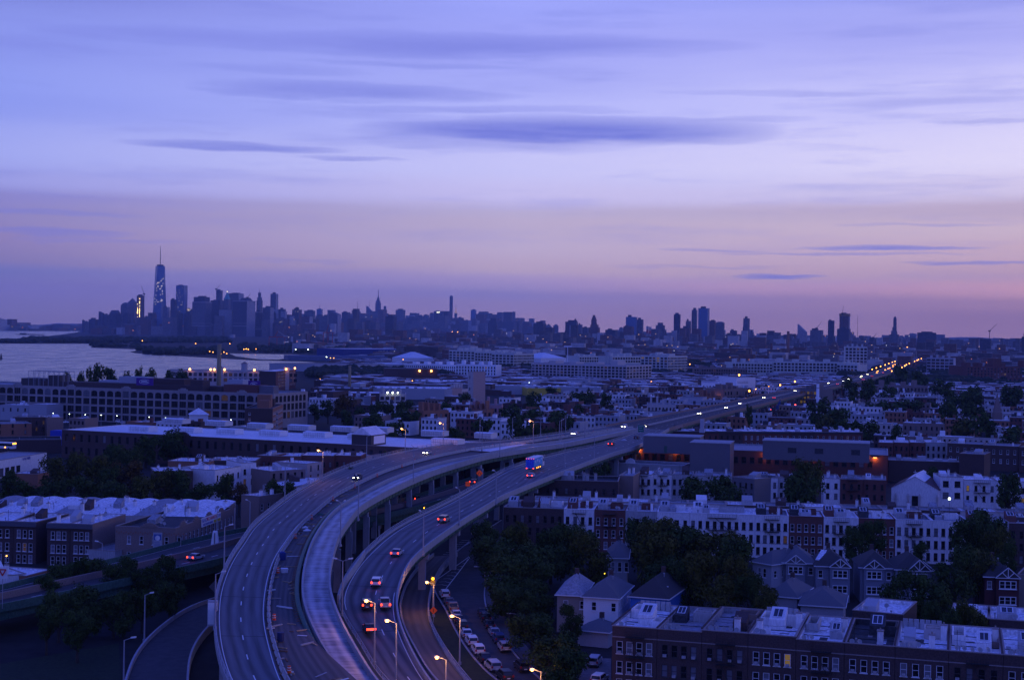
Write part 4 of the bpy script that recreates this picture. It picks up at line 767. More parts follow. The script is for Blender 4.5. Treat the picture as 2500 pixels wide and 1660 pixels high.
lamp(zJ,1545,1422,0,862,4.0,True,label='lit lamp post on the parapet between the milled viaduct and the cars',grp=None); lamp(zJ,1738,1760,0,1045,1.5,True,label='lit lamp post beside the right edge of the cars\' carriageway',grp=None); lamp(zJ,2195,1800,0,1378,.6,True,label='lit lamp post nearest the bottom on the lamplight-tinted ramp',grp=None); lamp(zJ,2322,1425,0,1000,.1,True,label='lit lamp post among the parked cars of the street',grp=None)
lamp(zJ,2085,990,0,690,.3,True,label='lit lamp post next to the amber signal at the ramp',grp=None); lamp(zK,1080,1560,0,1345,.1,True,label='lit lamp post low between the trees and the driveway',grp=None)
lamp(zF,700,1035,0,755,11.8,True,label='lit lamp post on the outer rail, left of the dark pickup',grp=None); lamp(zF,1452,782,0,556,11.8,True,label='lit lamp post before the gabled roof house of the warehouse',grp=None); lamp(zF,1800,708,0,503,11.8,True,label='lit lamp post before the warehouse end',grp=None); lamp(zG,380,690,0,484,12,True,label='lit lamp post on the curve left of the dark tree',grp=None)
un = [(zJ,1250,980,480,6.5,((-1.6,0),(1.6,0))),(zJ,1990,435,42,11,((-.9,0),)),(zJ,1235,350,-50,13,((-.9,0),(.9,0))),(zJ,175,600,170,11.6,((1.4,0),)),(zJ,92,1105,600,10.2,((1.4,0),)),(zI,1315,1216,790,.8,((1.4,0),)),(zI,1125,1700,1200,.8,((1.6,0),)),
      (zF,1527,1030,712,13,((-.7,0),)),(zF,1025,1385,985,13,((-.7,0),)),(zF,355,1222,895,11.6,((1,0),)),(zF,1100,875,618,11.8,((1,0),)),(zF,2133,670,465,12,((1,0),)),(zF,2152,752,527,12.5,((-.9,0),)),(zF,2315,802,480,13,((-.9,0),)),(zF,1945,1425,1100,11.5,((-.9,0),)),(zF,2283,1235,940,12,((-.9,0),)),
      (zG,190,615,448,12,((1,0),)),(zG,447,612,438,12,((1,0),)),(zG,617,662,478,12,((1,0),)),(zG,635,652,470,12,((1,0),)),(zG,675,592,425,12,((1,0),)),(zG,850,640,412,12,((1,0),)),(zG,937,835,612,12,((-1,0),)),(zG,668,900,700,12,((-1,0),)),(zG,40,1235,942,12,((-1,0),)),(zI,740,460,195,0,((1.2,0),)),(zI,930,520,320,5.5,((-1.4,0),)),(zI,1975,300,0,5.5,((1,0),)),(zI,2275,230,-60,5.5,((-1,0),))]
for i, (zf, bx, by, ty, z, arms) in enumerate(un): lamp(zf, bx, by, 0, ty, z, False, arms, 'tall unlit grey lamp post with a tilted head beside the highway')
for zf, x, y, lx in ((zK,620,215,520),(zK,620,485,545),(zK,935,870,820)):
    p = G(*zf(x, y+120), 0); s = p.y/FO; h = 120/3.374*s; root = empty('street_lamp', p, 0, {620:'arching street lamp reaching left out of the trees','x':''}.get(x,'arching street lamp reaching left above the parked cars') + (', farther one' if y == 215 else ''), 'street lamp'); MB().cyl((0,0,0),(0,0,h-1),.12,.08,n=6).cyl((0,0,h-1),((lx-x)/3.374*s*.6,0,h),.06,n=5).cyl(((lx-x)/3.374*s*.6,0,h),((lx-x)/3.374*s,0,h+.1),.05,n=5).build('pole', steel_pole, root)
    MB().box((lx-x)/3.374*s-.5,(lx-x)/3.374*s+.3,-.15,.15,h,h+.2).build('lamp_head', lamp_off, root)
# signal
p = G(*zJ(2075,930), .3); s = p.y/FO; root = empty('traffic_signal', p, 0, 'amber lit traffic signal on a pole above the white hatching', 'traffic signal'); h = (930-645)/3.733*s
MB().cyl((0,0,0),(0,0,h-1),.08,n=6).build('pole', steel_pole, root); MB().box(-.3,.3,-.2,.15,h-1.1,h+.4).box(-.5,.5,-.02,.02,h-1.3,h-.3).build('housing', yellow_p, root); MB().sph((0,-.25,h+.1),.27,8,5).build('lens', amber, root)
# highway signs
def sign_post(name, zf, x, y, w, h, z, m, label, ph=2.0, diamond=False, cat='sign', post=True):
    p = G(*zf(x, y), z); root = empty(name, p, 0, label, cat); b = MB()
    if diamond: q = w*.7; b.idx([(0,-.05,ph),(q,-.05,ph+q),(0,-.05,ph+2*q),(-q,-.05,ph+q),(0,0,ph),(q,0,ph+q),(0,0,ph+2*q),(-q,0,ph+q)], [(0,1,2,3),(7,6,5,4),(0,4,5,1),(1,5,6,2),(2,6,7,3),(3,7,4,0)])
    else: b.box(-w/2,w/2,-.08,0,ph,ph+h)
    b.build('panel', m, root)
    MB().cyl((0,.06,0),(0,.06,ph+h*.8),.07,n=6).build('post', steel_pole, root); return root
os_ = mat('sign_orange_glow', (.9,.12,.02), .6, 0, emit=(1,.09,.01), es=.12)  # slight emission brightens the sign panels, which hold no lamp
def mark(root, pts, w, y, m, name='symbol'):
    b = MB()
    for (x0,z0),(x1,z1) in zip(pts, pts[1:]): b.cyl((x0,y,z0),(x1,y,z1), w, n=4)
    b.build(name, m, root)
s1 = sign_post('construction_sign', zF, 2130, 1000, 1.5, 1.5, 12, os_, 'orange diamond road works sign by the parked works car', .6, True); mark(s1, [(-.35,1.2),(-.35,1.6),(0,1.9),(0,2.2)], .07, -.1, iron); mark(s1, [(.35,1.2),(.35,1.9)], .07, -.1, iron)
s2 = sign_post('construction_sign', zF, 2023, 1085, 1.3, 1.3, 12, os_, 'orange works panel facing left of the parked works car', .5, False); mark(s2, [(-.4,1.2),(.4,1.2)], .07, -.1, iron)
s3 = sign_post('construction_sign', zJ, 2083, 1040, 1.1, 1.1, .3, os_, 'orange diamond sign standing in the verge below the signal', 1.6, True); mark(s3, [(0,2.0),(0,2.7)], .06, -.1, iron)
s4 = sign_post('guide_sign', zG, 1360, 640, 2.5, 3.0, 12, mat('sign_green', (.01,.16,.11), .6, 0), 'green overhead guide sign with white lettering beyond the curve', 3.0); mark(s4, [(-1,5.5),(.9,5.5)], .07, -.12, trim_w, 'lettering'); mark(s4, [(-1,4.8),(.5,4.8)], .07, -.12, trim_w, 'lettering'); mark(s4, [(-1,3.8),(.8,3.8)], .07, -.12, trim_w, 'lettering')
s5 = sign_post('warning_sign', zI, 1958, 880, 1.7, 1.7, 6, mat('sign_back', (.10,.09,.10), .7, .1), 'grey back of a large diamond sign at the edge of the left carriageway', 2.2, True)
s6 = sign_post('yield_sign', zI, 20, 915, 1.8, 2.0, 5.5, trim_w, 'small white sign with a red triangle on the lower highway', 5.5); mark(s6, [(-.6,7.2),(.6,7.2),(0,6.1),(-.6,7.2)], .13, -.12, mat('sign_red',(.6,.03,.03),.6,0))
p = G(*zI(1960,345), 5.5); root = empty('attenuator', p, 0, 'white tapered crash cushion on the lower highway', 'crash cushion'); MB().frus(0,0,0,3.6,.9,.9,.5,.4).build('body', siding_w, root); MB().box(-.08,.08,-.95,-.6,.2,3.2).build('seam', metal_gr, root)
p = G(*zI(1937,1070), 8); root = empty('control_cabinet', p, 0, 'small grey cabinet fixed beside the double-headed lamp post', 'cabinet'); MB().box(-.8,.8,-.4,.4,0,4.2).build('case', siding_l, root); MB().box(-.7,.7,-.46,-.41,.3,3.9).build('door', siding_w, root)
# ---------------------------------------------------------------- near brick row, bottom right
def pz(zf, x, y): return zf(x, y)
rr_ = random.Random(21)
nbx = [1495, 1605, 1714, 1827, 1944, 2062, 2186, 2317, 2450, 2590]
HB = 10.6
def nearline(x): return 1527 + (x-1495)*.0745
desc = [('red brick','a walled white roof court','roof_silver'),('red brick','a grey roof and dark bulkhead','roof_grey'),('dark brick','a roof crowded with satellite dishes','roof_grey'),('dull brick','bright silver roof and tall chimney','roof_silver'),
        ('brown brick','a skylit white bulkhead','roof_silver'),('brown brick','black roof and black bulkhead','roof_dark'),('brown brick','silver roof with pale court walls','roof_silver'),('dark brown brick','a line of roof-edge dishes','roof_silver'),('dark brick','a roof at the right edge','roof_silver')]
white_fr = [1,0,0,1,1,1,1,0,1]
NR = []
for i in range(9):
    A, B = G(nbx[i], nearline(nbx[i]), HB), G(nbx[i+1]-1, nearline(nbx[i+1]-1), HB); L = (B-A).length
    ops = winrow(L, 4, (6.25, 3.05, .2), 1.0, 2.0, 'sash', .75, .75)
    r0 = mk('brick_row_house', f'{desc[i][0]} row house with {desc[i][1]}, {ORD[i]} in the nearest row', 'house', A, B, HB + (.35 if i in (2,3) else 0), 21, brick_dk, MATS[desc[i][2]], ops, left=winrow(21, 3, (6.4,3.2), 1, 1.6) if i == 0 else (), par=.9, fm=trim_w if white_fr[i] else trim_d, litp=.01, curt=.4, cop=coping)
    NR.append(r0); MB().box(0,L,-.08,.0,HB-1.75,HB-1.6).build('belt_course', coping, r0)
    z = r0['_H']; x0 = L*.30
    wm_ = roof_w if i not in (1,5) else roof_d
    bx_, by_, bs_ = (.36,.10,.55,.28,.62,.40,.12,.52,.3)[i], (7.5,11,6,9.5,7,12,8,5.5,8)[i], (1.1,.9,1.0,1.15,.85,1.1,.8,1.0,1)[i]
    bulkhead(r0, L*bx_, by_, z, 2.2*bs_, 3.6*bs_, 2.6*bs_, (paint_w, roof_d, brick_dk, paint_w, paint_g, roof_d, siding_l, paint_w, paint_g)[i], i not in (2,6))
    wmat = (paint_w, paint_g, brick_tan, paint_w, paint_g, roof_d, stucco, paint_w, paint_w)[i]
    if i in (0,3,4,7): lightwell(r0, .4, 12.5-i*.4, z, L*.26, 5+i*.4, 1.5, wmat)
    if i in (1,2,6,8,5): lightwell(r0, L*.5, 12.5, z, L*.46, 4.2, 1.6, wmat)
    if i in (0,2,4,7): lightwell(r0, L*.70, 5.5+i*.5, z, L*.26, 4+i*.3, 1.0, (brick_tan, paint_w)[i % 4 == 0])
    if i in (1,3,6): MB().box(L*.55,L*.92,13,13.3,z,z+1.9).box(L*.1,L*.4,4.4,4.6,z,z+1.1).build('roof_wall', wmat, r0)
    if i in (2,3,5,6): chimney(r0, L*.62 if i != 3 else L*.1, 4.0, z, 2.3, .9, 1.1); 
    if i in (3,4,6,7): chimney(r0, L-1.3, 12, z, 2.4, .9, .9)
    for k in range((1,3,5,2,2,2,3,5,2)[i]): dish(r0, 1.0+k*(L-2)/5, 1.6+rr_.uniform(0,1.6), z, .42, rr_.uniform(-.2,.9))
    vent(r0, L*.55, 15, z); vent(r0, L*.2, 3.5, z); antenna(r0, L*.15, 5, z, 3.2) if i % 2 else None
    if i in (0,2,4,7): fire_escape(r0, L*.32, 5.9, L*.42, 2, 3.2)
    for k in range(7):
        px_, py_, w_, h_ = rr_.uniform(.6,L-2.6), rr_.uniform(1,18), rr_.uniform(.6,2.2), rr_.uniform(.3,2.4); MB().box(px_,px_+w_,py_,min(20,py_+h_),z+.004,z+.02+.004*k).build('roof_patch', [roof_d,roof_g,roof_ww,roof_g,roof_d,coping,roof_g][k], r0)
    MB().box(.3,L-.3,8.6,8.7,z,z+.12).build('roof_pipe', iron, r0); MB().box(.3,L-.3,16.6,16.68,z,z+.1).build('roof_pipe', iron, r0); pw_ = MB(); [pw_.box(-.28,.02,.4+q*.55,.8+q*.55,z+1.03,z+1.16) for q in range(37)]; pw_.build('coping_tiles', brick_dk, r0, kind='stuff')
    b = MB(); [b.cyl((L*(.1+.12*q),4,z+1.8-.25*math.sin(math.pi*q/6)),(L*(.22+.12*q),4.5,z+1.8-.25*math.sin(math.pi*(q+1)/6)),.025,n=3) for q in range(6)]; b.build('cable', iron, r0)
    for k in (0, 2, 3, 5, 7, 10, 11): ac_unit(r0, ops[k][0]+.2, ops[k][1]+.05)
    if i in (0,3,6): fw = MB(); [fw.box(L*.05+k*.9, L*.05+k*.9+.75, 20.2, 20.5, z, z+1.6) for k in range(int(L*.85/.9))]; fw.build('roof_fence', paint_g, r0, kind='stuff')
# second rank behind them: flat silver roofs between the trees
def flat(name, label, pl, pr, H, depth, wall, roof, n=3, **k): r = bp(name, label, 'house', pl, pr, H, depth, wall, roof, **k); roofbits(r, n, rr_); return r
flat('row_house', 'silver-roofed house with a lit doorway on the roof, behind the black-roofed row house', zM(715,745), zM(1200,790), 10, 14, brick_dk, roof_w, 4, par=.7); flat('row_house', 'silver-roofed house at the right edge behind leafy tree tops', zM(1650,800), zM(2020,828), 10, 13, brick_dk, roof_w, 4, par=.7); flat('row_house', 'silver-roofed house cut by the right edge, behind the nearest row', zM(2030,830), zM(2480,860), 10, 13, brick_dk, roof_w, 4, par=.7)
# ---------------------------------------------------------------- hipped and gabled detached houses
def house(name, label, pl, pr, He, depth, Hr, wall, roof, ops=(), rops=(), gable=None, porch=False, fm=None, front='hip'):
    A = G(*pl, He); B = G(*pr, He); d = B-A; L = d.length; rz = math.atan2(d.y, d.x); root = empty(name, (A.x, A.y, 0), rz, label, 'house'); b = MB()
    facade(b, L, He, ops, lambda x,y,z: (x,y,z)); facade(b, depth, He, rops, lambda x,y,z: (L-y, x, z)); b.face([(0,0,0),(0,depth,0),(0,depth,He),(0,0,He)]); b.face([(L,depth,0),(0,depth,0),(0,depth,He),(L,depth,He)]); b.build('wall', wall, root)
    o = .5; R = MB(); m = L/2; hp = min(m+o, depth*.4)
    v = [(-o,-o,He),(L+o,-o,He),(L+o,depth+o,He),(-o,depth+o,He),(m,hp,Hr),(m,depth-hp,Hr)]
    R.idx(v, [(0,1,4),(1,2,5,4),(2,3,5),(3,0,4,5),(0,3,2,1)]); R.build('roof', roof, root)
    e = MB(); e.box(-o,L+o,-o-.08,-o,He-.12,He+.08); e.box(L+o,L+o+.08,-o,depth+o,He-.12,He+.08); e.build('gutter', trim_w, root)
    if gable:
        x0, w, gh = gable; g = MB(); g.box(x0,x0+w,-1.1,.0,0,He-.02); g.build('bay', wall, root)
        t = MB(); t.idx([(x0-.3,-1.4,He),(x0+w+.3,-1.4,He),(x0+w/2,-1.4,He+gh),(x0-.3,hp*.5,He),(x0+w+.3,hp*.5,He),(x0+w/2,hp*.85,He+gh)], [(0,2,5,3),(2,1,4,5),(0,1,2)]); t.build('dormer_roof', roof, root)
        q = MB(); q.idx([(x0,-1.12,He),(x0+w,-1.12,He),(x0+w/2,-1.12,He+gh*.9)], [(0,1,2)]);
        for a_, b__ in (((x0-.3,He),(x0+w/2,He+gh)),((x0+w/2,He+gh),(x0+w+.3,He)),((x0-.3,He),(x0+w+.3,He)),((x0+w/2,He),(x0+w*.25,He+gh*.5)),((x0+w/2,He),(x0+w*.75,He+gh*.5)),((x0+w/2,He),(x0+w/2,He+gh*.9))): q.cyl((a_[0],-1.45,a_[1]),(b__[0],-1.45,b__[1]),.1,n=4)
        q.build('gable_trim', trim_w, root)
        for z_ in (He-2.3, He-5.6): 
            if z_ > 0: wv = win_mesh(w*.76, 1.7, 'bay', trim_w); wo_ = inst('window', wv[0], root, (x0+w*.12,-1.28,z_)); inst('pane', wv[1], wo_)
    place_windows(root, ops, lambda x,y,z: (x,y,z), fm or trim_w, .02, .3); place_windows(root, rops, lambda x,y,z: (L-y, x, z), fm or trim_w, .02, .3, math.pi/2)
    vent(root, m+.8, depth*.55, Hr-.9, .8); c_ = MB().box(m-.4,m+.4,depth*.7,depth*.7+.7,Hr-1.5,Hr+.9).build('chimney', brick_dk, root); antenna(root, m, depth*.45, Hr-.3, 2.2) if rr_.random() < .4 else None
    claim(A, B, depth, Vector((-math.sin(rz), math.cos(rz), 0))); return root
def hw(L, n, zs): return winrow(L, n, zs, .95, 1.6)
h1 = house('detached_house', 'white house with a grey hip roof, front corner facing the parking yard', zL(105,668), zL(468,690), 7.2, 15, 10, siding_w, shingle, [(1.6,4.6,.95,1.7),(5.4,4.6,.95,1.7),(1.6,.9,.95,1.7),(5.4,.9,.95,1.7)], hw(15,5,(4.6,1.2)))
h2 = house('detached_house', 'tan house with a patchy pale roof joined left of the white one', zL(-170,648), zL(98,660), 7.2, 15, 9.8, siding_t, roof_g, [(1.2,4.6,.95,1.6),(4.4,4.6,.95,1.6),(4.4,1,.95,1.6)])
h3 = house('detached_house', 'house with a dark hip roof and bright blue corner wall', zL(598,665), zL(985,695), 7.2, 16, 10.6, siding_cy, shingle_d, [(1.6,4.6,1.2,1.7)])
MB().box(3.4,6.2,5.0,5.25,8.6,8.75).build('metal_strip', mat('bright_strip', (.8,.8,.82), .3, 0), h3)
h4 = house('detached_house', 'light grey house with three tall front windows half hidden by the trees', zL(362,262), zL(562,268), 7.4, 14, 10.2, siding_l, shingle, [(.7,4.3,.9,2.2),(2.2,4.3,.9,2.2),(3.7,4.3,.9,2.2),(.7,.9,.9,1.8),(2.2,.9,.9,1.8)], hw(14,5,(4.4,)))
gar = house('garage', 'low grey hip-roofed garage below the white house', zL(45,1015), zL(362,1045), 2.9, 7, 4.6, siding_l, shingle); gar['category'] = 'garage'
h5 = house('detached_house', 'pale house at the right of the big trees with a sloping grey roof', zL(1880,300), zL(2078,335), 7.4, 13, 10, siding_l, shingle, [(1.5,4.3,1.0,2.0),(3.0,4.3,1.0,2.0)], hw(13,5,(4.4,)))
for i, (xa, xb, y, lb, w_, rf, g_) in enumerate(((45,350,285,'blue-grey house with a trimmed gable, left half of the first pair',siding_b,shingle,(.6,4.2,1.9)),(362,672,318,'blue-grey house with a trimmed gable and a silver patch on its dark roof',siding_b,shingle_d,(3.0,4.2,1.9)),(790,1110,332,'dark-roofed house with a triple front window left of the round bush',siding_b,shingle_d,(.7,4.2,1.9)),(1130,1475,352,'dark-roofed house behind the round bush, right half of its pair',siding_b,shingle_d,(2.6,4.4,2.4)),(1985,2290,420,'dark maroon house with a trimmed gable and one lit window',siding_r,shingle_d,(2.2,4.6,2.2)))):
    h = house('gabled_house', lb, zM(xa,y), zM(xb,y+10), 7.6, 12, 10.6, w_, rf, [( .5 if g_[0] > 2 else 5.6, 5.0, 1.0, 1.7)], gable=g_)
    if i == 1: MB().idx([(0,2.0,8.62),(1.5,1.5,8.55),(2.9,5.5,10.35),(1.7,6.0,10.35)], [(0,1,2,3)]).build('silver_patch', roof_w, h)
for i, (xa, xb, y, lb) in enumerate(((-110,180,600,'low grey-roofed house left of the domed roof, before the blue-grey pair'),(215,625,690,'wide low grey hip roof between the blue-grey pair and the nearest row'))): house('low_house', lb, zM(xa,y), zM(xb,y+25), 6.0, 13, 8.6, siding_l, shingle)
flat('row_house', 'red-brown house at the right edge above the silver roofs', zM(2300,400), zM(2480,415), 7.2, 12, siding_t, shingle_d, 1, par=.1)
# ---------------------------------------------------------------- the painted row across the street (row B)
xb_ = [zG(x,0)[0] for x in (110,388,660,938,1222,1510,1805)] + [zH(x,0)[0] for x in (145,422,705,990,1290,1590,1890,2215,2420)]
cb = [('dark brown brick',brick_dk),('dark brick with a sooty parapet',brick_dk),('white painted',paint_w),('red-brown brick',brick_rd),('grey-white painted',paint_g),('white painted with stains',paint_w),('pale painted',paint_w),('white painted',paint_w),('rust-red brick',brick_rd),('bright white painted',paint_w),('brown brick',brick_rd),('pale grey painted',paint_w),('off-white painted',paint_w),('dull grey painted',paint_g),('dark brown half hidden',brick_dk),('white painted',paint_w),('white painted',paint_w)]
def lineB(x): return 1238 + (x-1229)*.0315
for i in range(15):
    A, B = G(xb_[i], lineB(xb_[i]), 11), G(xb_[i+1]-.5, lineB(xb_[i+1]), 11); L = (B-A).length; n = max(2, round(L/1.9))
    ops = winrow(L, n, (7.1, 3.9, .8), .95, 2.0, 'sash' if i % 3 else 'sash')
    r0 = mk('painted_row_house', f'{cb[i][0]} house, {ORD[i]} of the long row above the detached houses', 'house', A, B, 11, 13, cb[i][1], roof_w if rr_.random() < .75 else roof_g, ops, par=.5, fm=trim_d if cb[i][1] is not brick_rd else trim_w, litp=.002, curt=.12, cop=cb[i][1] if cb[i][1] is not brick_dk else coping)
    roofbits(r0, 4, rr_); z = r0['_H']
    bulkhead(r0, L*.05, 6, z, 2.6, 3, 2.6, rr_.choice([paint_w,paint_g,roof_d,brick_rd])); lightwell(r0, L*.45, 8, z, L*.4, 3.5, 1.4, rr_.choice([paint_w,paint_g,brick_rd]))
    if i in (2,3,6,7,9,11,13): fire_escape(r0, L*.28, 6.9, L*.44, 2, 3.2)
    # far parapet with a wavy stepped top
    w = MB(); k = 6
    for q in range(k): w.box(L*q/k, L*(q+1)/k, 13.0, 13.35, z-.2, z+.7+.5*math.sin(math.pi*(q+.5)/k))
    w.build('rear_parapet', rr_.choice([paint_w, paint_w, stucco, paint_g]), r0)
# row behind them with low street parapets (only tops are seen)
for i in range(13):
    x0, x1 = 1300+i*95, 1300+(i+1)*95-1; y = 1219+(x0-1300)*.028
    flat('row_house', f'house showing only roof and parapet, {ORD[i]} in the strip behind the painted row', (x0,y), (x1,y+2.6), 10.6, 9, rr_.choice([paint_w,stucco,brick_dk]), rr_.choice([roof_w,roof_w,roof_g]), 2, par=.4, front=winrow(95*.1,4,(7.2,),.9,1.6,m0=.8))
# ---------------------------------------------------------------- row D, church, school
def rowD(lb, za, xa, ya, zb__, xb__, yb__, H, dep, wl, rf, nw, zs=(6.6,3.2), fm=trim_d, bits=3, fe=False, par=.4, nm='row_house', ww=.95, wh=1.9, **k):
    A = G(*za(xa,ya), H); B = G(*zb__(xb__,yb__), H); L = (B-A).length
    r0 = mk(nm, lb, 'house', A, B, H, dep, wl, rf, winrow(L, nw, zs, ww, wh) if nw else (), par=par, fm=fm, litp=.002, curt=.1, **k); roofbits(r0, bits, rr_)
    if fe: fire_escape(r0, L*.3, 6.4, L*.5, 2, 3.3)
    return r0
dk = rowD('dark brick building with a curved gable end and white chimneys, beside the highway', zG,302,1008,zG,1155,1030,10.5,17,brick_dk,roof_d,10,zs=(6.2,2.9),par=.8,bits=2); z = dk['_H']
for x in (6.5,13.5,18.2,19.5,22): chimney(dk, x, rr_.uniform(2,6), z, 2.6, .9, 1.1, paint_g)
bulkhead(dk, 11, 8, z, 4.2, 3, 2.9, paint_g, False); g = MB(); [g.box(.8+q*.8,1.6+q*.8,-.05,.3,10.6,10.75+.75*math.sin(math.pi*(q+.5)/6)) for q in range(6)]; g.build('curved_gable', brick_dk, dk)
rowD('tall dark building end right of the curved-gable one', zG,1158,975,zG,1292,980,10.8,16,brick_tan,roof_g,0)
rowD('white house with three windows a floor, first of the white fronts behind the painted row', zG,1296,960,zG,1460,968,10,15,paint_w,roof_w,3,fe=True); rowD('white house with arched dark windows and a fire escape, second of the white fronts', zG,1462,962,zG,1640,968,10,15,paint_w,roof_w,3,fe=True); rowD('pale blue-grey house partly behind the large tree, third of the white fronts', zG,1642,965,zG,1850,970,10,15,paint_g,roof_g,4)
rowD('pale house hidden behind the large tree, fourth of the white fronts', zG,1852,975,zG,2190,985,10,15,paint_g,roof_g,5,bits=5); rowD('dark grey house right of the large tree', zG,2195,985,zH,140,900,10,15,metal_gr,roof_g,4)
rowD('white house with a silver roof right of the dark grey one', zH,142,885,zH,330,890,10,15,paint_w,roof_w,4); rowD('white house mostly behind the round tree', zH,332,888,zH,500,893,10,15,paint_g,roof_w,3); rowD('narrow white house with four dark windows right of the round tree', zH,705,893,zH,838,897,10,15,paint_w,roof_g,2,ww=1.1)
rowD('brown brick house left half of the pair before the church', zH,840,898,zH,1022,905,10,15,brick_rd,roof_g,3,fe=True); rowD('brown brick house right half of the pair before the church', zH,1026,903,zH,1212,910,10,15,brick_rd,roof_g,3)
rowD('white three-storey house with wide windows right of the church', zH,1652,880,zH,1842,885,11.5,14,paint_w,roof_g,2,zs=(8.2,4.4),ww=1.9,wh=2); rowD('white house with a fire escape, second right of the church', zH,1846,905,zH,2110,912,10.5,15,paint_w,roof_w,4,zs=(6.8,3.4),fe=True); rowD('white house at the right edge behind the tree', zH,2114,915,zH,2420,925,10.5,15,paint_w,roof_w,5)
# church
A = G(*zH(1255,968), 7.5); B = G(*zH(1640,988), 7.5); d = B-A; L = d.length; rz = math.atan2(d.y,d.x); ch = empty('church', (A.x,A.y,0), rz, 'white gabled church with a pale steep roof and a cross', 'church'); D_ = 26; Hr = 7.5 + 4.0
b = MB(); b.idx([(0,0,0),(L,0,0),(L,0,7.5),(L/2,0,Hr),(0,0,7.5)], [(0,1,2,3,4)]); b.idx([(L,0,0),(L,D_,0),(L,D_,7.5),(L,0,7.5),(0,0,0),(0,D_,0),(0,D_,7.5),(0,0,7.5),(L/2,D_,Hr)], [(0,1,2,3),(5,4,7,6),(1,5,6,8,2)]); b.build('wall', paint_w, ch)
m = L/2; k = m*.42; b = MB()
zz = lambda x: 7.5 + (Hr-7.5)*(x/m)
b.idx([(m-k,-.2,zz(m-k)+.15),(m,-.2,Hr+.15),(m,D_,Hr+.15),(m-k,D_,zz(m-k)+.15),(m+k,-.2,zz(m-k)+.15),(m+k,D_,zz(m-k)+.15)], [(0,1,2,3),(1,4,5,2)]); b.build('roof', roof_ww, ch)
b = MB(); b.idx([(-.4,-.2,7.3),(m-k,-.2,zz(m-k)+.14),(m-k,D_,zz(m-k)+.14),(-.4,D_,7.3),(L+.4,-.2,7.3),(m+k,-.2,zz(m-k)+.14),(m+k,D_,zz(m-k)+.14),(L+.4,D_,7.3)], [(0,1,2,3),(5,4,7,6)]); b.build('aisle_roof', mat('tile_red_dark',(.10,.05,.05),.8,.2,1), ch)
b = MB(); b.cyl((m,.3,Hr),(m,.3,Hr+2.2),.1,n=4).cyl((m-.6,.3,Hr+1.5),(m+.6,.3,Hr+1.5),.1,n=4); b.build('cross', paint_w, ch)
for x in (L*.1, L*.36, L*.6, L*.97): q = MB(); q.box(x-.35,x+.35,-.5,-.02,0,5.0); q.frus(x,-.26,5.0,6.0,.45,.3,.08,.08); q.build('pinnacle', stucco, ch)
place_windows(ch, [(L*.44,1,2,4.2)], lambda x,y,z:(x,-.25,z), trim_d); claim(A, B, D_, Vector((-math.sin(rz), math.cos(rz), 0)))
# school: brick base, metal upper volumes
HS = 11; A = G(*zG(1142,706), HS); B = G(*zH(1228,706), HS); d = B-A; L = d.length; rz = math.atan2(d.y,d.x); un_ = d.normalized()
ops = [(1.5+i*3.3, 5.9, 2.0, 2.6) for i in range(int(L/3.3)-1)]
sc = mk('school', 'long brick school with grey metal upper blocks and orange wall lamps', 'school', A, B, HS, 36, brick_rd, roof_g, ops, par=.5, fm=trim_d, litp=.0, curt=.2, cop=conc_wall)
def loc(root, px, py, z): p = G(px, py, z) - root.location; c, s = math.cos(-root.rotation_euler.z), math.sin(-root.rotation_euler.z); return (p.x*c-p.y*s, p.x*s+p.y*c)
def vol(root, name, pl, pr, z0, z1, dep, m, capm=None):
    xa, ya = loc(root, *pl, z1); xb, yb = loc(root, *pr, z1); y0 = (ya+yb)/2; b = MB(); b.box(xa,xb,y0,y0+dep,z0,z1-.001); b.build(name, m, root); MB().box(xa-.15,xb+.15,y0-.15,y0+dep+.15,z1,z1+.3).build('roof_edge', capm or conc_wall, root); return xa, xb, y0
v1 = vol(sc, 'metal_block', zG(1380,615), zG(1900,628), 10.4, 17.0, 14, metal_gr); v2 = vol(sc, 'metal_block', zH(205,588), zH(1078,612), 10.4, 17.5, 14, metal_gr)
v3 = vol(sc, 'gym_block', zG(1815,672), zG(2172,690), 0, 17, 15, metal_gr); vol(sc, 'lower_block', zG(1842,812), zG(2165,845), 0, 9.5, 10, metal_gr)
for x in (425,643,935): xa, ya = loc(sc, *zH(x+36,628), 15); MB().box(xa-1.6,xa+1.6,v2[2]-.06,v2[2]+.1,13.2,15.2).build('louvre', roof_d, sc)
xa, ya = loc(sc, *zG(1585,690), 14); MB().box(xa-.6,xa+.6,v1[2]-.06,v1[2]+.1,10.6,13.4).build('green_door', steel_gn, sc)
for x, zf in ((1372,zG),(1722,zG),(203,zH),(600,zH),(1122,zH)):
    xa, ya = loc(sc, *zf(x,712), 10.5); MB().box(xa-.8,xa+.8,-.8,-.02,10.05,10.25).build('wall_lamp', metal_gr, sc); MB().box(xa-.7,xa+.7,-.75,-.1,9.95,10.04).build('wall_lamp_lens', lamp_lit, sc)
    l = bpy.data.lights.new('wall_light','POINT'); l.energy = 260; l.color = (1,.30,.05); l.shadow_soft_size = .3; lo = bpy.data.objects.new('wall_light', l); C.objects.link(lo); lo.parent = sc; lo.location = (xa, -.8, 9.6)
xa, ya = loc(sc, *zG(1958,560), 17); MB().box(xa-.8,xa+.8,10,11.6,17,22.5).box(xa-1.0,xa+1.0,9.8,11.8,17,18.6).build('flue', siding_l, sc)
xa, ya = loc(sc, *zG(1200,640), 11); MB().frus(xa+4,20,11,12.6,2.2,2.2,.5,.5).build('roof_vent', siding_l, sc)
an = rowD('low school wing with rooftop machines right of the lamps', zH,1232,745,zH,1808,762,8.5,16,brick_dk,roof_g,0,nm='school_wing',bits=0); an['category'] = 'building'
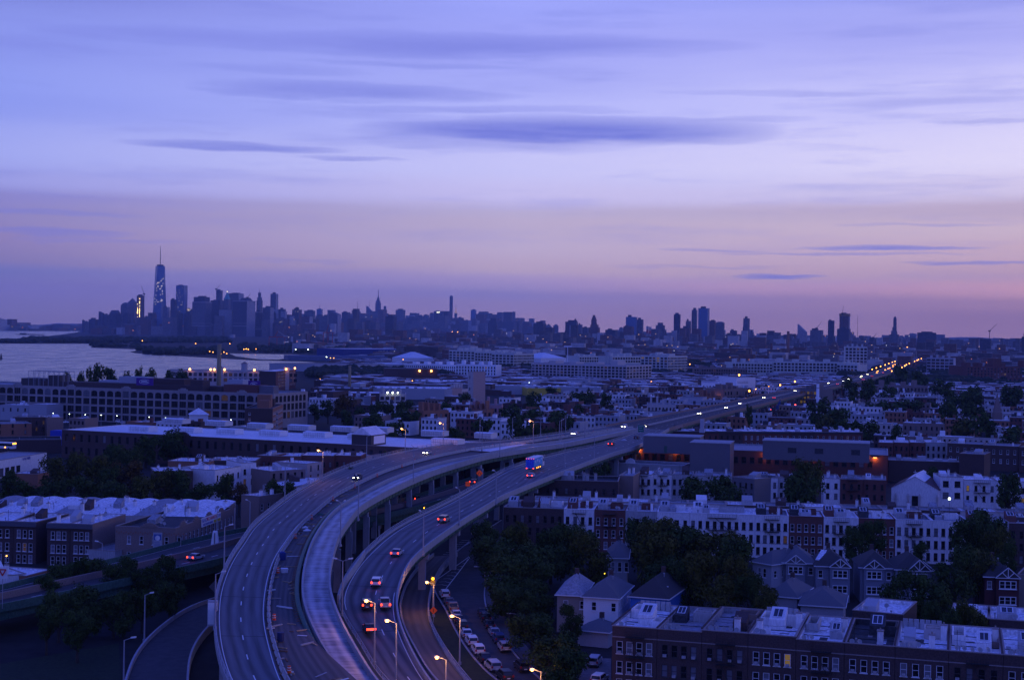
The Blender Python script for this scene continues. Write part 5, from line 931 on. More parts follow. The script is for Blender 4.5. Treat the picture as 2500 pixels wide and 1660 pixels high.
for i in range(6): MB().box(6+i*6,9.2+i*6,3+(i%2)*4,5.6+(i%2)*4,an['_H'],an['_H']+rr_.uniform(1,2.4)).build('air_handler', siding_l, an)
bb_ = rowD('dark brick box building right of the school wing', zH,1812,690,zH,2012,700,13,14,brick_dk,roof_g,0,nm='brick_block',bits=1); bb_['category'] = 'building'
lw = bp('low_parapet_building', 'low building with a thick white stepped parapet before the school', 'building', zG(1000,850), zG(1740,885), 7, 14, paint_g, roof_g, par=.9, cop=paint_w); q = MB(); q.cyl((lw['_L']*.36,.2,7),(lw['_L']*.36,.6,7),2.0,n=16); q.build('round_gable', paint_w, lw)
# dark brick row behind the school
for i in range(9):
    x0 = 1580+i*58.5; y = 1052+(i*58.5)*.006; A = G(x0, y, 10.5); B = G(x0+58, y+.4, 10.5); L = (B-A).length
    r0 = mk('row_house', f'dark brick house with a heavy cornice, {ORD[i]} in the row behind the school', 'house', A, B, 10.5, 18, brick_rd if i % 3 else brick_dk, roof_w, winrow(L, 4, (6.6,3.3), .9, 1.9), par=.3, fm=trim_w if i > 3 else trim_d); roofbits(r0, 6, rr_)
    MB().box(-.05,L+.05,-.5,-.02,9.7,10.45).build('cornice', trim_d, r0)
rowD('long pinkish brick row with arched windows at the far right, left half', zH,1348,440,zH,1520,446,11,14,brick_tan,roof_w,4,zs=(7.4,3.8),fm=trim_d); rowD('long pinkish brick row with arched windows at the far right, right half', zH,1522,446,zH,1690,450,11,14,brick_tan,roof_w,4,zs=(7.4,3.8),fm=trim_d)
for i, (a, c_) in enumerate(((1150,1270),(1275,1400),(1405,1530),(1535,1705))): rowD(f'brick house with a bright silver roof, {ORD[i]} from the left behind the school wing', zH,a,600,zH,c_,604,10.5,18,[brick_rd,brick_rd,brick_rd,paint_g][i],roof_w,3 if i < 3 else 4,zs=(6.9,3.6))
for i, (a, c_) in enumerate(((1710,2000),(2005,2290),(2295,2500))): rowD(f'dark brick house with pale round-headed windows, {ORD[i]} of three at the right edge', zH,a,[606,622,636][i],zH,c_,[618,634,648][i],11,16,brick_dk,roof_g,5 if i < 2 else 3,zs=(7.4,3.4),fm=trim_w)
# ---------------------------------------------------------------- left: brown rows and tan building by the highway
def rowL(lb, zf, xa, ya, xb, yb, H, dep, wl, rf, nw, zs, fm=trim_w, bits=3, par=.5, nm='brick_house', **k):
    A = G(*zf(xa,ya), H); B = G(*zf(xb,yb), H); L = (B-A).length; r0 = mk(nm, lb, 'house', A, B, H, dep, wl, rf, winrow(L, nw, zs, .95, 2.0, m0=.9) if nw else (), par=par, fm=fm, litp=.004, **k); roofbits(r0, bits, rr_); MB().box(-.05,L+.05,-.55,-.02,H-1.1,H-.05).build('cornice', mat('cornice_dark',(.10,.10,.12),.7,.1), r0); return r0
ZS = (6.1, 2.9, .1)
rowL('brown brick house with a dark blue cornice, cut by the left edge', zI,-180,118,120,122,10,17,brick_dk,roof_w,4,ZS); rowL('brown brick house with a dark blue cornice before the grey side wall', zI,124,122,330,130,10,17,brick_dk,roof_w,3,ZS)
rowL('brown brick house with pale window surrounds, left of the pair by the dark alley', zI,432,138,638,143,10,17,brick_dk,roof_w,3,ZS); rowL('brown brick house with pale window surrounds and a plain long side wall', zI,642,143,845,150,10,20,brick_dk,roof_w,3,ZS,side=brick_tan)
tn = bp('tan_brick_building', 'tan brick corner building with stepped gables and a long side along the highway', 'building', zI(1052,165), zI(1598,185), 9.6, 42, brick_tan, roof_d, winrow(18,5,(5.5,1.6),.95,2.0,m0=3.0,m1=1.5), right=winrow(42,15,(5.5,2.0),1.0,2.0), par=.8, fm=trim_w, litp=.0); Lt = tn['_L']
for x in (Lt*.5,): g = MB(); [g.box(Lt*.42+q*.62,Lt*.42+(q+1)*.62,-.06,.3,9.6,9.8+.9*math.sin(math.pi*(q+.5)/7)) for q in range(7)]; g.build('stepped_gable', brick_tan, tn)
for k in range(5): g = MB(); [g.box(Lt-.3,Lt+.06,3+k*9+q*.7,3+k*9+(q+1)*.7,9.6,9.8+1.0*math.sin(math.pi*(q+.5)/6)) for q in range(6)]; g.build('stepped_gable', brick_tan, tn)
roofbits(tn, 9, rr_); 
b = MB()
for q in range(30): b.box(.2+q*.6,.5+q*.6,-.05,0,8.2-(q%2)*.3,8.5-(q%2)*.3)
b.build('brick_diaper', brick_or, tn, kind='stuff')
def text(s, size, parent, loc, rot, m, name='lettering', ext=.02):
    c = bpy.data.curves.new(name, 'FONT'); c.body = s; c.size = size; c.extrude = ext; c.align_x = 'CENTER'; c.align_y = 'CENTER'; c.materials.append(m); o = bpy.data.objects.new(name, c); C.objects.link(o); o.parent = parent; o.location = loc; o.rotation_euler = rot; return o
R90 = math.pi/2
# framed board on the tan front and the long banner on its side
rt = empty('notice_board', tn.location, tn.rotation_euler.z, 'tall pale framed board with a blue picture and lines of print on the tan building', 'sign'); xb__ = loc(tn, *zI(1548,240), 7)[0]
MB().box(xb__-1.15,xb__+1.15,-.25,-.08,3.9,8.5).build('panel', siding_l, rt); MB().box(xb__-.9,xb__+.9,-.29,-.26,6.7,8.1).build('picture', mat('poster_blue',(.05,.12,.35),.6,0), rt); MB().cyl((xb__,-.3,7.2),(xb__,-.27,7.2),.62,n=16).build('arc', paint_w, rt)
for k in range(6): MB().box(xb__-.85,xb__+.85-(k%3)*.2,-.27,-.255,4.3+k*.36,4.38+k*.36).build('print_line', mat('print_blue',(.06,.1,.3),.6,0), rt)
rt = empty('banner', tn.location, tn.rotation_euler.z, 'long white banner with red and blue lettering along the tan building roof edge', 'banner'); y0 = 17; y1 = 31
MB().box(Lt+.12,Lt+.2,y0,y1,7.6,9.9).build('cloth', paint_w, rt); tb = mat('text_blue',(.03,.06,.4),.6,0); trd = mat('text_red',(.6,.03,.04),.6,0)
text('BLACK', 1.25, rt, (Lt+.22,y0+2.4,9.15), (R90,0,R90), tb); text('MECHANICAL', 1.25, rt, (Lt+.22,y0+7.4,9.15), (R90,0,R90), trd); text('.COM', 1.1, rt, (Lt+.22,y1-1.6,9.15), (R90,0,R90), tb); text('SALES SERVICE REPAIR', .7, rt, (Lt+.22,y0+4.6,8.1), (R90,0,R90), tb); MB().box(Lt+.21,Lt+.24,y0+8.8,y1-.3,7.75,8.45).build('yellow_bar', yellow_p, rt)
t2 = bp('tan_brick_building', 'second tan brick building farther along the highway past the banner', 'building', zF(-40,1150), zF(120,1165), 9.6, 70, brick_tan, roof_w, par=.8, right=winrow(70,24,(5.5,2.0),1.0,2.0), fm=trim_w); roofbits(t2, 12, rr_)
sh = bp('low_shed', 'low flat-roofed grey shed left of the tan building', 'shed', zI(785,375), zI(1048,395), 4, 12, paint_g, roof_g, par=.2)
tk = bp('row_shop', 'low silver-roofed shop by the lower highway at the left edge', 'shop', zI(-60,630), zI(240,600), 4.2, 22, paint_w, roof_w, par=.3); roofbits(tk, 3, rr_)
tk2 = bp('row_shop', 'orange-tinted low shop beside the silver-roofed one', 'shop', zI(243,620), zI(470,560), 4.0, 16, brick_or, roof_w, par=.3)
# barrel-roofed row behind
for i in range(12):
    xa = -70+i*49.5; A = AT(xa, 420-i*2.2); y = 1243+ i*1.0; A = G(xa, y, 9.6); B = G(xa+49, y+1, 9.6); L = (B-A).length; d = (B-A); rz = math.atan2(d.y,d.x)
    r0 = empty('barrel_roofed_house', (A.x,A.y,0), rz, f'house with a pale sloping curved-edge roof, {ORD[i]} from the left in the wavy row', 'house'); MB().box(0,L,0,24,0,8.8).build('wall', stucco, r0)
    b = MB(); n = 6
    for q in range(n):
        x0, x1 = L*q/n, L*(q+1)/n; h0, h1 = .4*math.sin(math.pi*q/n), .4*math.sin(math.pi*(q+1)/n); b.face([(x0,0,8.85),(x1,0,8.85),(x1,24,10.2+h1),(x0,24,10.2+h0)]); b.face([(x1,24,8.8),(x0,24,8.8),(x0,24,10.2+h0),(x1,24,10.2+h1)])
    b.build('roof', roof_w if i % 4 else roof_g, r0); r0['_L'] = L; r0['_D'] = 22; r0['_H'] = 9.2; roofbits(r0, 4, rr_); claim(A, B, 24, Vector((-math.sin(rz), math.cos(rz), 0)))
# cluster of white and brown houses between trees and warehouse
def quick(lb, zf, xa, ya, xb, yb, H, dep, wl, rf, nw=0, bits=3, nm='row_house', cat='house', zs=(6.3,3.0), fm=trim_d, **k):
    A = G(*zf(xa,ya), H); B = G(*zf(xb,yb), H); L = (B-A).length; r0 = mk(nm, lb, cat, A, B, H, dep, wl, rf, winrow(L, nw, zs, .95, 1.9) if nw else (), fm=fm, **k)
    if bits: roofbits(r0, bits, rr_)
    return r0
quick('white plastered house with a stained side wall among the trees', zE,1960,1075,2195,1040,10,16,paint_w,roof_w,5,4); quick('tall stained white end wall right of the plastered house', zE,2198,1010,2335,1005,11,14,paint_w,roof_w,2,1,zs=(7,3.6)); quick('brown house with a red roof hut left of the plastered house', zE,1400,1085,1760,1080,10,14,brick_dk,roof_w,4,5); quick('silver-roofed house with many roof huts above the trees', zE,1530,990,1900,1000,10,14,brick_or,roof_w,0,6)
quick('dark brick house with roof huts below the warehouse wall', zE,1905,985,2330,990,10,14,brick_dk,roof_w,0,6); quick('brown brick row with arched windows below the warehouse, left part', zF,105,790,230,795,10.5,14,brick_rd,roof_w,3,3); quick('brown brick row with arched windows below the warehouse, second part', zF,232,795,500,798,10.5,14,brick_rd,roof_w,5,4); quick('dark green-topped brick row below the warehouse', zF,505,790,800,795,10.5,14,brick_rd,roof_w,5,4); quick('brick row end with white window, beside the mural wall', zF,805,790,1048,795,10.5,14,brick_rd,roof_w,4,4); 
quick('pale brick house with a mural of red letters on its side', zF,560,868,695,850,9,14,stucco,roof_w,2,2); quick('low brick house with white windows by the highway', zF,225,935,545,915,9,16,brick_tan,roof_w,5,5); quick('house with graffiti base at the end of the brick row', zF,1052,800,1270,770,9,12,stucco,roof_w,3,2); quick('white ribbed silver roof just below the outer rail', zF,455,1075,800,1000,6,12,paint_g,roof_w,0,2,par=.2)
quick('silver-domed roofs left of the tan buildings', zF,0,1170,370,1190,8,22,stucco,roof_w,0,7)
# bus garage and yards on the far left
bus = bp('garage_building', 'long white-fronted garage with a blue lettered band at the left', 'garage', zE(-150,1010), zE(425,915), 7, 16, paint_w, roof_g, par=.3, front=[(3+i*4.2,1.0,3.0,3.0,'grid') for i in range(6)]); text('618-3400', 1.6, bus, (bus['_L']*.66,-.1,6.1), (R90,0,0), tb)
quick('low dark yard building with a flat roof behind the garage', zE,-60,800,560,795,6,20,brick_dk,roof_d,0,3); quick('long brown low building left of the warehouse', zE,-60,655,290,650,8,20,brick_or,roof_g,3,3); quick('tan lit wall building left of the parking lot', zE,430,595,578,592,10,16,brick_tan,roof_w,0,2); quick('dark brick terrace left of the tan wall', zE,115,590,428,592,10,14,brick_dk,roof_g,5,3)
quick('long pale flat building at the left foot of the big factory', zE,0,480,262,485,9,16,siding_l,roof_w,4,2,zs=(5.5,),nm='low_factory',cat='building'); quick('plain pale windowless block at the foot of the big factory', zE,265,475,425,480,10,18,siding_l,roof_w,0,0,nm='pale_block',cat='building')
quick('small brown house with a blue shed at the left among trees', zE,130,1105,345,1110,5,10,brick_or,roof_w,0,2)
tk = bp('blue_container', 'bright blue container beside the warehouse corner', 'container', zE(458,712), zE(560,716), 7, 6, blue_p, blue_p, par=0)
# ---------------------------------------------------------------- the white-roofed warehouse with monitors
HW = 12; A = G(*zE(565,705), HW); B = G(*zF(2230,757), HW); wh = mk('warehouse', 'long dark brick warehouse with a white roof and rows of box skylights', 'warehouse', A, B, HW, 44, brick_dk, roof_ww, winrow((B-A).length, 50, (7.2,1.5), 1.5, 3.2, 'plain', m0=1.8), left=winrow(44,10,(7.2,),1.5,3.2,'plain'), par=.25, fm=trim_d, litp=0, curt=.05)
def mon(zf, xl, xr, yb, dep=6.5, h=2.5):
    xa, ya = loc(wh, *zf(xl,yb), 11.8); xb, yb2 = loc(wh, *zf(xr,yb+4), 11.8); y = (ya+yb2)/2; b = MB(); b.box(xa,xb,y,y+dep,11.8,11.8+h-.4)
    m = y+dep/2; b.idx([(xa-.2,y-.2,11.4+h),(xb+.2,y-.2,11.4+h),(xb+.2,y+dep+.2,11.4+h),(xa-.2,y+dep+.2,11.4+h),(xa-.2,m,11.8+h),(xb+.2,m,11.8+h)], [(0,1,5,4),(2,3,4,5),(1,2,5),(3,0,4)]); b.build('roof_monitor', siding_w if False else roof_ww, wh)
    s = MB(); s.box(xb+.0,xb+.05,y+.15,y+dep-.15,11.95,11.2+h); s.build('end_panel', trim_w, wh)
    q = MB(); [q.box(x,x+.1,y-.05,y,11.9,11.3+h) for x in [xa+(xb-xa)*k/12 for k in range(1,12)]]; q.box(xa,xb,y-.06,y-.0,12.6,12.75); q.build('glazing_bars', paint_g, wh, kind='stuff')
for a, c_, y in ((1145,1380,722),(1555,1790,732),(1945,2165,745)): mon(zE, a, c_, y)
for a, c_, y in ((90,335,612),(495,745,625),(900,1145,645)): mon(zF, a, c_, y)
for a, c_, y in ((1450,1690,648),(1840,2075,668)): mon(zE, a, c_, y)
for a, c_, y in ((-10,200,542),(355,595,560),(745,985,572),(1125,1300,580),(1575,1810,612),(2070,2245,632),(1660,1960,690)): mon(zF, a, c_, y)
xa, ya = loc(wh, *zF(1297,570), 15.5); xb, _ = loc(wh, *zF(1495,575), 15.5); y0 = 1.0
b = MB(); b.box(xa,xb,y0,y0+12,9,16); m_ = (xa+xb)/2; b.build('roof_house', trim_d, wh); b = MB(); b.idx([(xa-.3,y0-.3,16),(xb+.3,y0-.3,16),(xb+.3,y0+12,16),(xa-.3,y0+12,16),(m_,y0-.3,19),(m_,y0+12,19)], [(0,4,5,3),(4,1,2,5),(0,1,4),(2,3,5)]); b.build('roof_house_roof', roof_ww, wh); MB().box(xb+.01,xb+.1,y0+2,y0+11,12.4,15.5).build('end_panel', trim_w, wh)
xa, ya = loc(wh, *zE(1845,745), 12); g = MB(); [g.box(xa-3.6+q*.8,xa-2.8+q*.8,-.2,.2,12,12.2+1.6*math.sin(math.pi*(q+.5)/9)) for q in range(9)]; g.build('arched_pediment', brick_dk, wh)
hu = house('gabled_roof_hut', 'white gabled hut with a pale roof standing before the big factory', zP(470,745), zP(722,745), 11, 9, 14.4, siding_w, roof_ww); hu['category'] = 'building'
# ---------------------------------------------------------------- big concrete factory on the left
HF = 20; A = G(-130, 934.5, HF); B = G(*zP(1620,458), HF); Lf = (B-A).length; nb = 41; ops = []
for i in range(nb):
    x = 1+i*(Lf-2)/nb
    for j in range(4):
        st = 'tri' if i % 7 == 2 else ('arch' if j == 0 else 'grid'); ops.append((x+.5, 15.0-j*4.75, (Lf-2)/nb-1.3, 3.5, st))
fac = mk('concrete_factory', 'long concrete factory with big arched top windows on the waterfront', 'factory', A, B, HF, 40, conc_pale, roof_g, ops, right=[(2+i*4.6,15.0-j*4.75,3.2,3.6,'arch' if j==0 else 'grid') for i in range(8) for j in range(3)], par=.8, fm=trim_d, litp=.008, curt=.1, cop=conc_pale)
for i in range(nb+1):
    if i % 7 in (2,3): x = 1+i*(Lf-2)/nb; MB().box(x-.35,x+.35,-.35,-.01,0,HF+.9).build('pilaster', conc_pale, fac)
for i in range(2, nb, 7): x = 1+(i+.5)*(Lf-2)/nb; MB().idx([(x-2.8,-.1,HF+.14),(x+2.8,-.1,HF+.14),(x+1.5,-.1,HF+1.5),(x-1.5,-.1,HF+1.5),(x-2.8,.25,HF+.14),(x+2.8,.25,HF+.14),(x+1.5,.25,HF+1.5),(x-1.5,.25,HF+1.5)], [(0,1,2,3),(5,4,7,6),(1,5,6,2),(2,6,7,3),(3,7,4,0)]).build('pediment', conc_pale, fac)
def vf(nm, zf, xa, xb, y1, z0, z1, back, dep, m):                    # a volume on the roof whose top is seen at row y1
    px = (zf(xa,0)[0]+zf(xb,0)[0])/2; py = zf(0,y1)[1]; Y0 = A.y+(B.y-A.y)*(px-0)/668; Yb = Y0+back; z1 = ZT(py, Yb)
    q0 = AT(zf(xa,0)[0], Yb+ (B.y-A.y)*(zf(xa,0)[0]-px)/668); q1 = AT(zf(xb,0)[0], Yb+(B.y-A.y)*(zf(xb,0)[0]-px)/668); a_ = fac.rotation_euler.z; f = lambda p: ((p.x-A.x)*math.cos(a_)+(p.y-A.y)*math.sin(a_), -(p.x-A.x)*math.sin(a_)+(p.y-A.y)*math.cos(a_)); (x0,y0),(x1,_) = f(q0), f(q1)
    MB().box(x0,x1,max(2,y0),max(2,y0)+dep,z0,z1).build(nm, m, fac)
vf('setback_storey', zE, 370, 1960, 300, 19, 24.5, 8, 12, brick_dk); vf('stair_tower', zE, 1730, 1838, 255, 19, 28, 6, 8, brick_dk); vf('penthouse', zE, 190, 436, 240, 19, 27, 8, 14, trim_d); vf('penthouse', zE, 434, 542, 212, 19, 29, 8, 9, trim_d); vf('cooling_unit', zE, 1080, 1325, 225, 22, 28.5, 20, 8, siding_l); vf('rooftop_house', zE, 1325, 1660, 245, 20, 27.5, 16, 12, brick_dk); vf('cooling_unit', zE, 897, 1075, 258, 22, 27, 20, 8, siding_l); vf('brick_penthouse', zP, 930, 1370, 340, 19, 26.5, 8, 12, brick_rd); vf('rooftop_house', zP, 1370, 1600, 350, 19, 26.5, 12, 6, metal_gr); vf('rooftop_house', zP, 980, 1180, 262, 19, 31, 26, 8, siding_l)
# gantry frame on the roof
x0, y0 = loc(fac, *zE(458,300), 19); x1, _ = loc(fac, *zE(850,310), 19); g = MB()
y0 = 12
for k in range(9): x = x0+(x1-x0)*k/8; g.cyl((x,y0,19),(x,y0,28.5),.14,n=4); g.cyl((x,y0+6,19),(x,y0+6,28.5),.14,n=4)
g.cyl((x0,y0,28.5),(x1,y0,28.5),.2,n=4).cyl((x0,y0+6,28.5),(x1,y0+6,28.5),.2,n=4); g.build('roof_gantry', steel_pole, fac)
for (x, y, s_, zf) in ((1500,275,'Hudson',zE),(1495,260,'outlet',zP)):
    p = (loc(fac, *zf(x, 330 if zf is zE else 430), 19.5)[0], 9.0 if zf is zE else 18.0); rt = empty('roof_sign', fac.location, fac.rotation_euler.z, 'purple roof sign with a pale oval emblem on the long factory, ' + ('left one' if zf is zE else 'right one'), 'sign'); w = 6 if zf is zE else 4
    MB().box(p[0]-w,p[0]+w,p[1]-.5,p[1]-.2,22,26.4).build('panel', mat('sign_purple',(.09,.02,.22),.6,0), rt); q = MB(); [q.cyl((p[0]+math.cos(k*.524)*w*.62,p[1]-.55,24.2+math.sin(k*.524)*1.3),(p[0]+math.cos((k+1)*.524)*w*.62,p[1]-.55,24.2+math.sin((k+1)*.524)*1.3),.16,n=4) for k in range(1,11)]; q.build('emblem', trim_w, rt); [MB().box(p[0]-w*.4,p[0]+w*.45-k_,p[1]-.6,p[1]-.52,23.7+k_*.7,24.1+k_*.7).build('emblem_bar', trim_w, rt) for k_ in (0,1)]
# orange brick flats before it
ap = mk('brick_flats', 'orange brick flats with a lit stair head, before the concrete factory', 'apartment building', G(*zP(1225,655),15), G(*zP(1608,660),15), 15, 46, brick_dk, roof_d, [(2+i*3.6,z,1.0,1.3) for i in (0,4) for z in (11.5,8.6,5.7,2.8)], right=[(2+i*3.1,z,1.6,1.4) for i in range(14) for z in (11.6,8.7,5.8,2.9)], par=.5, fm=trim_w, litp=.01, side=brick_or)
La = ap['_L']; MB().box(La*.45,La*.85,3,8,14.4,19).build('stair_head', brick_or, ap); MB().box(La*.3,La*.8,15,22,14.4,21.5).build('stair_head', brick_or, ap); MB().box(La*.3,La*.8,30,36,14.4,18.6).build('stair_head', brick_dk, ap)
for x in (.45,.62): MB().box(La*x,La*x+.9,29.7,29.95,17,17.5).build('lit_lamp', lamp_far, ap)
# tan waterfront building, lit flats, chimneys, water tower
tw1 = bp('waterfront_factory', 'tan waterfront building with square windows and orange roof lights', 'factory', zP(160,135), zP(1425,148), 17, 30, stucco, roof_g, winrow(118,26,(12.2,7.4),3.0,3.0,'grid'), par=.5, fm=trim_d, litp=.04); MB().box(44,50,-1.5,3,0,21).build('tower', stucco, tw1); MB().box(105,110,-1.5,3,0,21).build('tower', stucco, tw1)
for i, x in enumerate((448,745,797,940,1355)): xa, ya = loc(tw1, *zP(x,128), 18.5); MB().cyl((xa,-.6,16.5),(xa,-.6,18.2),.1,n=4).build('lamp_bracket', steel_pole, tw1); MB().sph((xa,-1.2,18.2),1.0,8,5).build('roof_lamp', lamp_lit, tw1)
lf = bp('brick_flats', 'dark brick flats with stacks of lit balconies and two orange roof lamps', 'apartment building', zP(1425,148), zP(1650,152), 18, 78, brick_dk, roof_w, par=.4, right=[(9+i*5.2,z,1.5,1.7) for i in range(13) for z in (15,12.2,9.4,6.6,3.8)], fm=trim_w, litp=.3, side=brick_rd)
for y in (35,70): MB().sph((lf['_L']+1,y,19.3),.9,8,5).build('roof_lamp', lamp_lit, lf)
def stack(lb, zf, xa, xb, yt, Y, m, z0=0, nm='chimney'):
    Y = YF(Y, zf(xa,0)[0])
    p = AT((zf(xa,0)[0]+zf(xb,0)[0])/2, Y); w = (zf(xb,0)[0]-zf(xa,0)[0])*Y/FO/2; h = ZT(zf(0,yt)[1], Y); rt = empty(nm, p, 0, lb, 'chimney'); MB().cyl((0,0,z0),(0,0,h),w*1.15,w*.95,n=14).build('shaft', m, rt, smooth=True); MB().cyl((0,0,h),(0,0,h+.5),w*1.05,n=14).cyl((0,0,h*.86),(0,0,h*.86+.4),w*1.08,n=14).build('rim', coping, rt); return rt
stack('tall tan brick chimney behind the long factory', zP,835,893,-220,985,mat('chimney_tan',(.30,.24,.13),.9,.2,.5)); stack('pale brown chimney among the mid-distance sheds', zB,944,971,806,1180,mat('chimney_tan',(.3,.2,.1),.9)); stack('tall brown chimney beside the dark power house', zD,406,428,436,2300,brick_or); stack('shorter reddish chimney left of the tall brown one', zD,271,288,533,2400,brick_rd)
for lb, zf, xa, xb, yt, yb, Y, leg in (('wooden roof tank on a lattice frame at the waterfront factory', zP,1168,1255,15,155,905,1),('pale round tank between the two long factories', zC,1050,1095,660,712,1700,1)):
    Y = YF(Y, zf(xa,0)[0]); p = AT((zf(xa,0)[0]+zf(xb,0)[0])/2, Y); w = (zf(xb,0)[0]-zf(xa,0)[0])*Y/FO/2; h = ZT(zf(0,yt)[1], Y); h0 = ZT(zf(0,yb)[1], Y); rt = empty('water_tower', p, 0, lb, 'water tower'); MB().cyl((0,0,h0),(0,0,h-w*.6),w,n=14).build('tank', siding_l, rt, smooth=False); MB().cyl((0,0,h-w*.6),(0,0,h),w*1.05,.05,n=14).build('cap', brick_tan, rt)
    for sx_, sy_ in ((-1,-1),(1,-1),(1,1),(-1,1)): MB().cyl((sx_*w*.8,sy_*w*.8,0),(sx_*w*.7,sy_*w*.7,h0),.25,n=4).build('leg', steel_pole, rt)
    MB().cyl((-w*.8,-w*.8,h0*.6),(w*.8,-w*.8,h0),.15,n=4).cyl((w*.8,-w*.8,h0*.6),(-w*.8,-w*.8,h0),.15,n=4).build('brace', steel_pole, rt)
# ---------------------------------------------------------------- mid-distance industry
def ind(lb, zf, xa, ya, xb, yb, H, dep, wl, nb_, fl, ft=4.2, nm='loft_factory', right=0, par=.8, wst='grid', litp=.006, rf=None, wfr=.72, ztop=None, cat='factory'):
    A = G(*zf(xa,ya), H); B = G(*zf(xb,yb), H); L = (B-A).length; p = L/nb_ if nb_ else 1; zt = (ztop or H-1.6)
    ops = [(i*p+p*(1-wfr)/2, zt-(j+1)*ft+ft*.25, p*wfr, ft*.66, wst) for i in range(nb_) for j in range(fl) if zt-(j+1)*ft > 0]; nr = right; rp_ = dep/nr if nr else 1
    ro = [(i*rp_+rp_*(1-wfr)/2, zt-(j+1)*ft+ft*.25, rp_*wfr, ft*.66, wst) for i in range(nr) for j in range(fl) if zt-(j+1)*ft > 0]
    r0 = mk(nm, lb, cat, A, B, H, dep, wl, rf or roof_g, ops, right=ro, par=par, fm=trim_d, litp=litp, curt=.1, cop=wl); L = r0['_L']
    if nb_: 
        for i in range(4): MB().box(L*(.1+.22*i),L*(.1+.22*i)+L*.07,dep*.3,dep*.6,H-.5,H+rr_.uniform(2,5)).build('roof_hut', wl, r0)
    return r0
loft = mat('loft_pale', (.56,.56,.50), .85, .1, .1)
ind('long tan loft factory with a dense window grid, middle of the view', zC,370,778,1245,802,20,70,stucco,26,5,3.4,right=8)
ind('tall corner loft factory with lit stair windows at its left edge', zC,1378,710,1626,716,25,66,loft,7,6,3.9,right=14,litp=.05); ind('long loft factory wing left of the tall corner loft', zC,1115,716,1376,716,22,30,loft,11,2,4.5); ind('low loft strip right of the white tilted shed roof', zC,812,716,1035,716,20,30,loft,10,2,4.2)
ind('large loft factory at the left of the middle group, front block', zB,1875,660,2112,668,24,40,loft,7,4,4.4); ind('long loft factory front running right from the front block', zB,2114,676,2362,684,23,40,loft,9,3,4.4); ind('loft factory corner with fine windows facing right', zC,0,690,205,695,23,62,loft,6,4,4.2,right=16)
ind('long low loft range left of the tall loft tower, left half', zD,-40,690,290,694,19,36,loft,13,3,4.2); ind('long low loft range left of the tall loft tower, right half', zD,296,682,885,690,21,36,loft,20,3,4.2); ind('tall square loft tower by the highway', zD,889,560,1072,563,42,34,loft,6,6,4.6,right=5); ind('rounded loft block right of the loft tower beside the highway', zD,1075,668,1165,670,18.4,30,loft,4,5,4,right=5); ind('loft block with large blank billboards under the loft range', zD,820,702,990,708,19,20,loft,6,2,4.2)
ind('long pale loft with two lit windows before the dark barrel roof', zC,1870,822,2362,830,13,30,brick_tan,22,2,4.0); ind('white office block with ribbed front right of the highway', zD,1560,650,1782,655,27,12,siding_l,6,5,4.6,nm='office_block',cat='building',wfr=.82)
ind('white painted block with three window bands left of the billboards', zQ,1868,330,2230,325,17,22,paint_w,0,0,nm='white_block',cat='building'); wb = [o for o in bpy.data.objects if o.get('label','').startswith('white painted block with three')][0]; place_windows(wb, [(1.5+i*2.6,z,1.8,1.7) for i in range(6) for z in (12,8,4)], lambda x,y,z:(x,-.12,z), trim_d)
ind('white lofts with punched windows behind the sheds, long left part', zB,1460,785,1935,800,14,26,siding_w,26,2,3.4,wst='plain',rf=roof_w,wfr=.5); ind('white lofts with punched windows, taller right part', zB,1937,792,2310,800,17,24,siding_w,14,4,3.6,wst='plain',wfr=.45,rf=roof_w)
bk = ind('dark brick power house with two orange wall lamps', zB,1280,830,1770,836,15,34,brick_dk,0,0,nm='power_house',cat='building')
for x in (.66,.88): MB().sph((bk['_L']*x,-1,13),1.1,8,5).build('wall_lamp', lamp_lit, bk)
ik = ind('long dark blue store with pale letters in the distance', zB,900,650,1540,652,16,90,mat('store_blue',(.025,.045,.2),.7,.1,.1),0,0,nm='blue_store',cat='store',rf=roof_w); text('IKEA', 13, ik, (ik['_L']*.57,-.3,8.5), (R90,0,0), mat('text_pale',(.5,.5,.4),.6,0), ext=.1)
ind('long ribbed blue pier shed', zB,385,712,1310,722,8,80,mat('shed_blue',(.12,.15,.24),.7,.15,.1),0,0,nm='pier_shed',cat='shed',rf=mat('shed_blue',(.16,.22,.42),.7)); ind('large grey shed at the water edge with a bright lower band', zB,640,798,1290,792,9,95,siding_l,0,0,nm='pier_shed',cat='shed',rf=metal_gr); ind('dark low shed joined right of the large grey one', zB,1292,790,1480,792,9,70,siding_l,0,0,nm='pier_shed',cat='shed',rf=roof_w)
def gshed(lb, zf, xa, ya, xb, yb, H, dep, rh, wl, rf): return house('gabled_shed', lb, zf(xa,ya), zf(xb,yb), H, dep, H+rh, wl, rf)
for a in (('pale gabled shed left of the white lofts',zB,1510,735,1730,735,10,50,10,siding_w,roof_ww),('white tilted shed roof behind the tan loft',zC,455,735,690,735,12,60,9,siding_w,roof_ww)): g_ = gshed(*a); g_['category'] = 'shed'
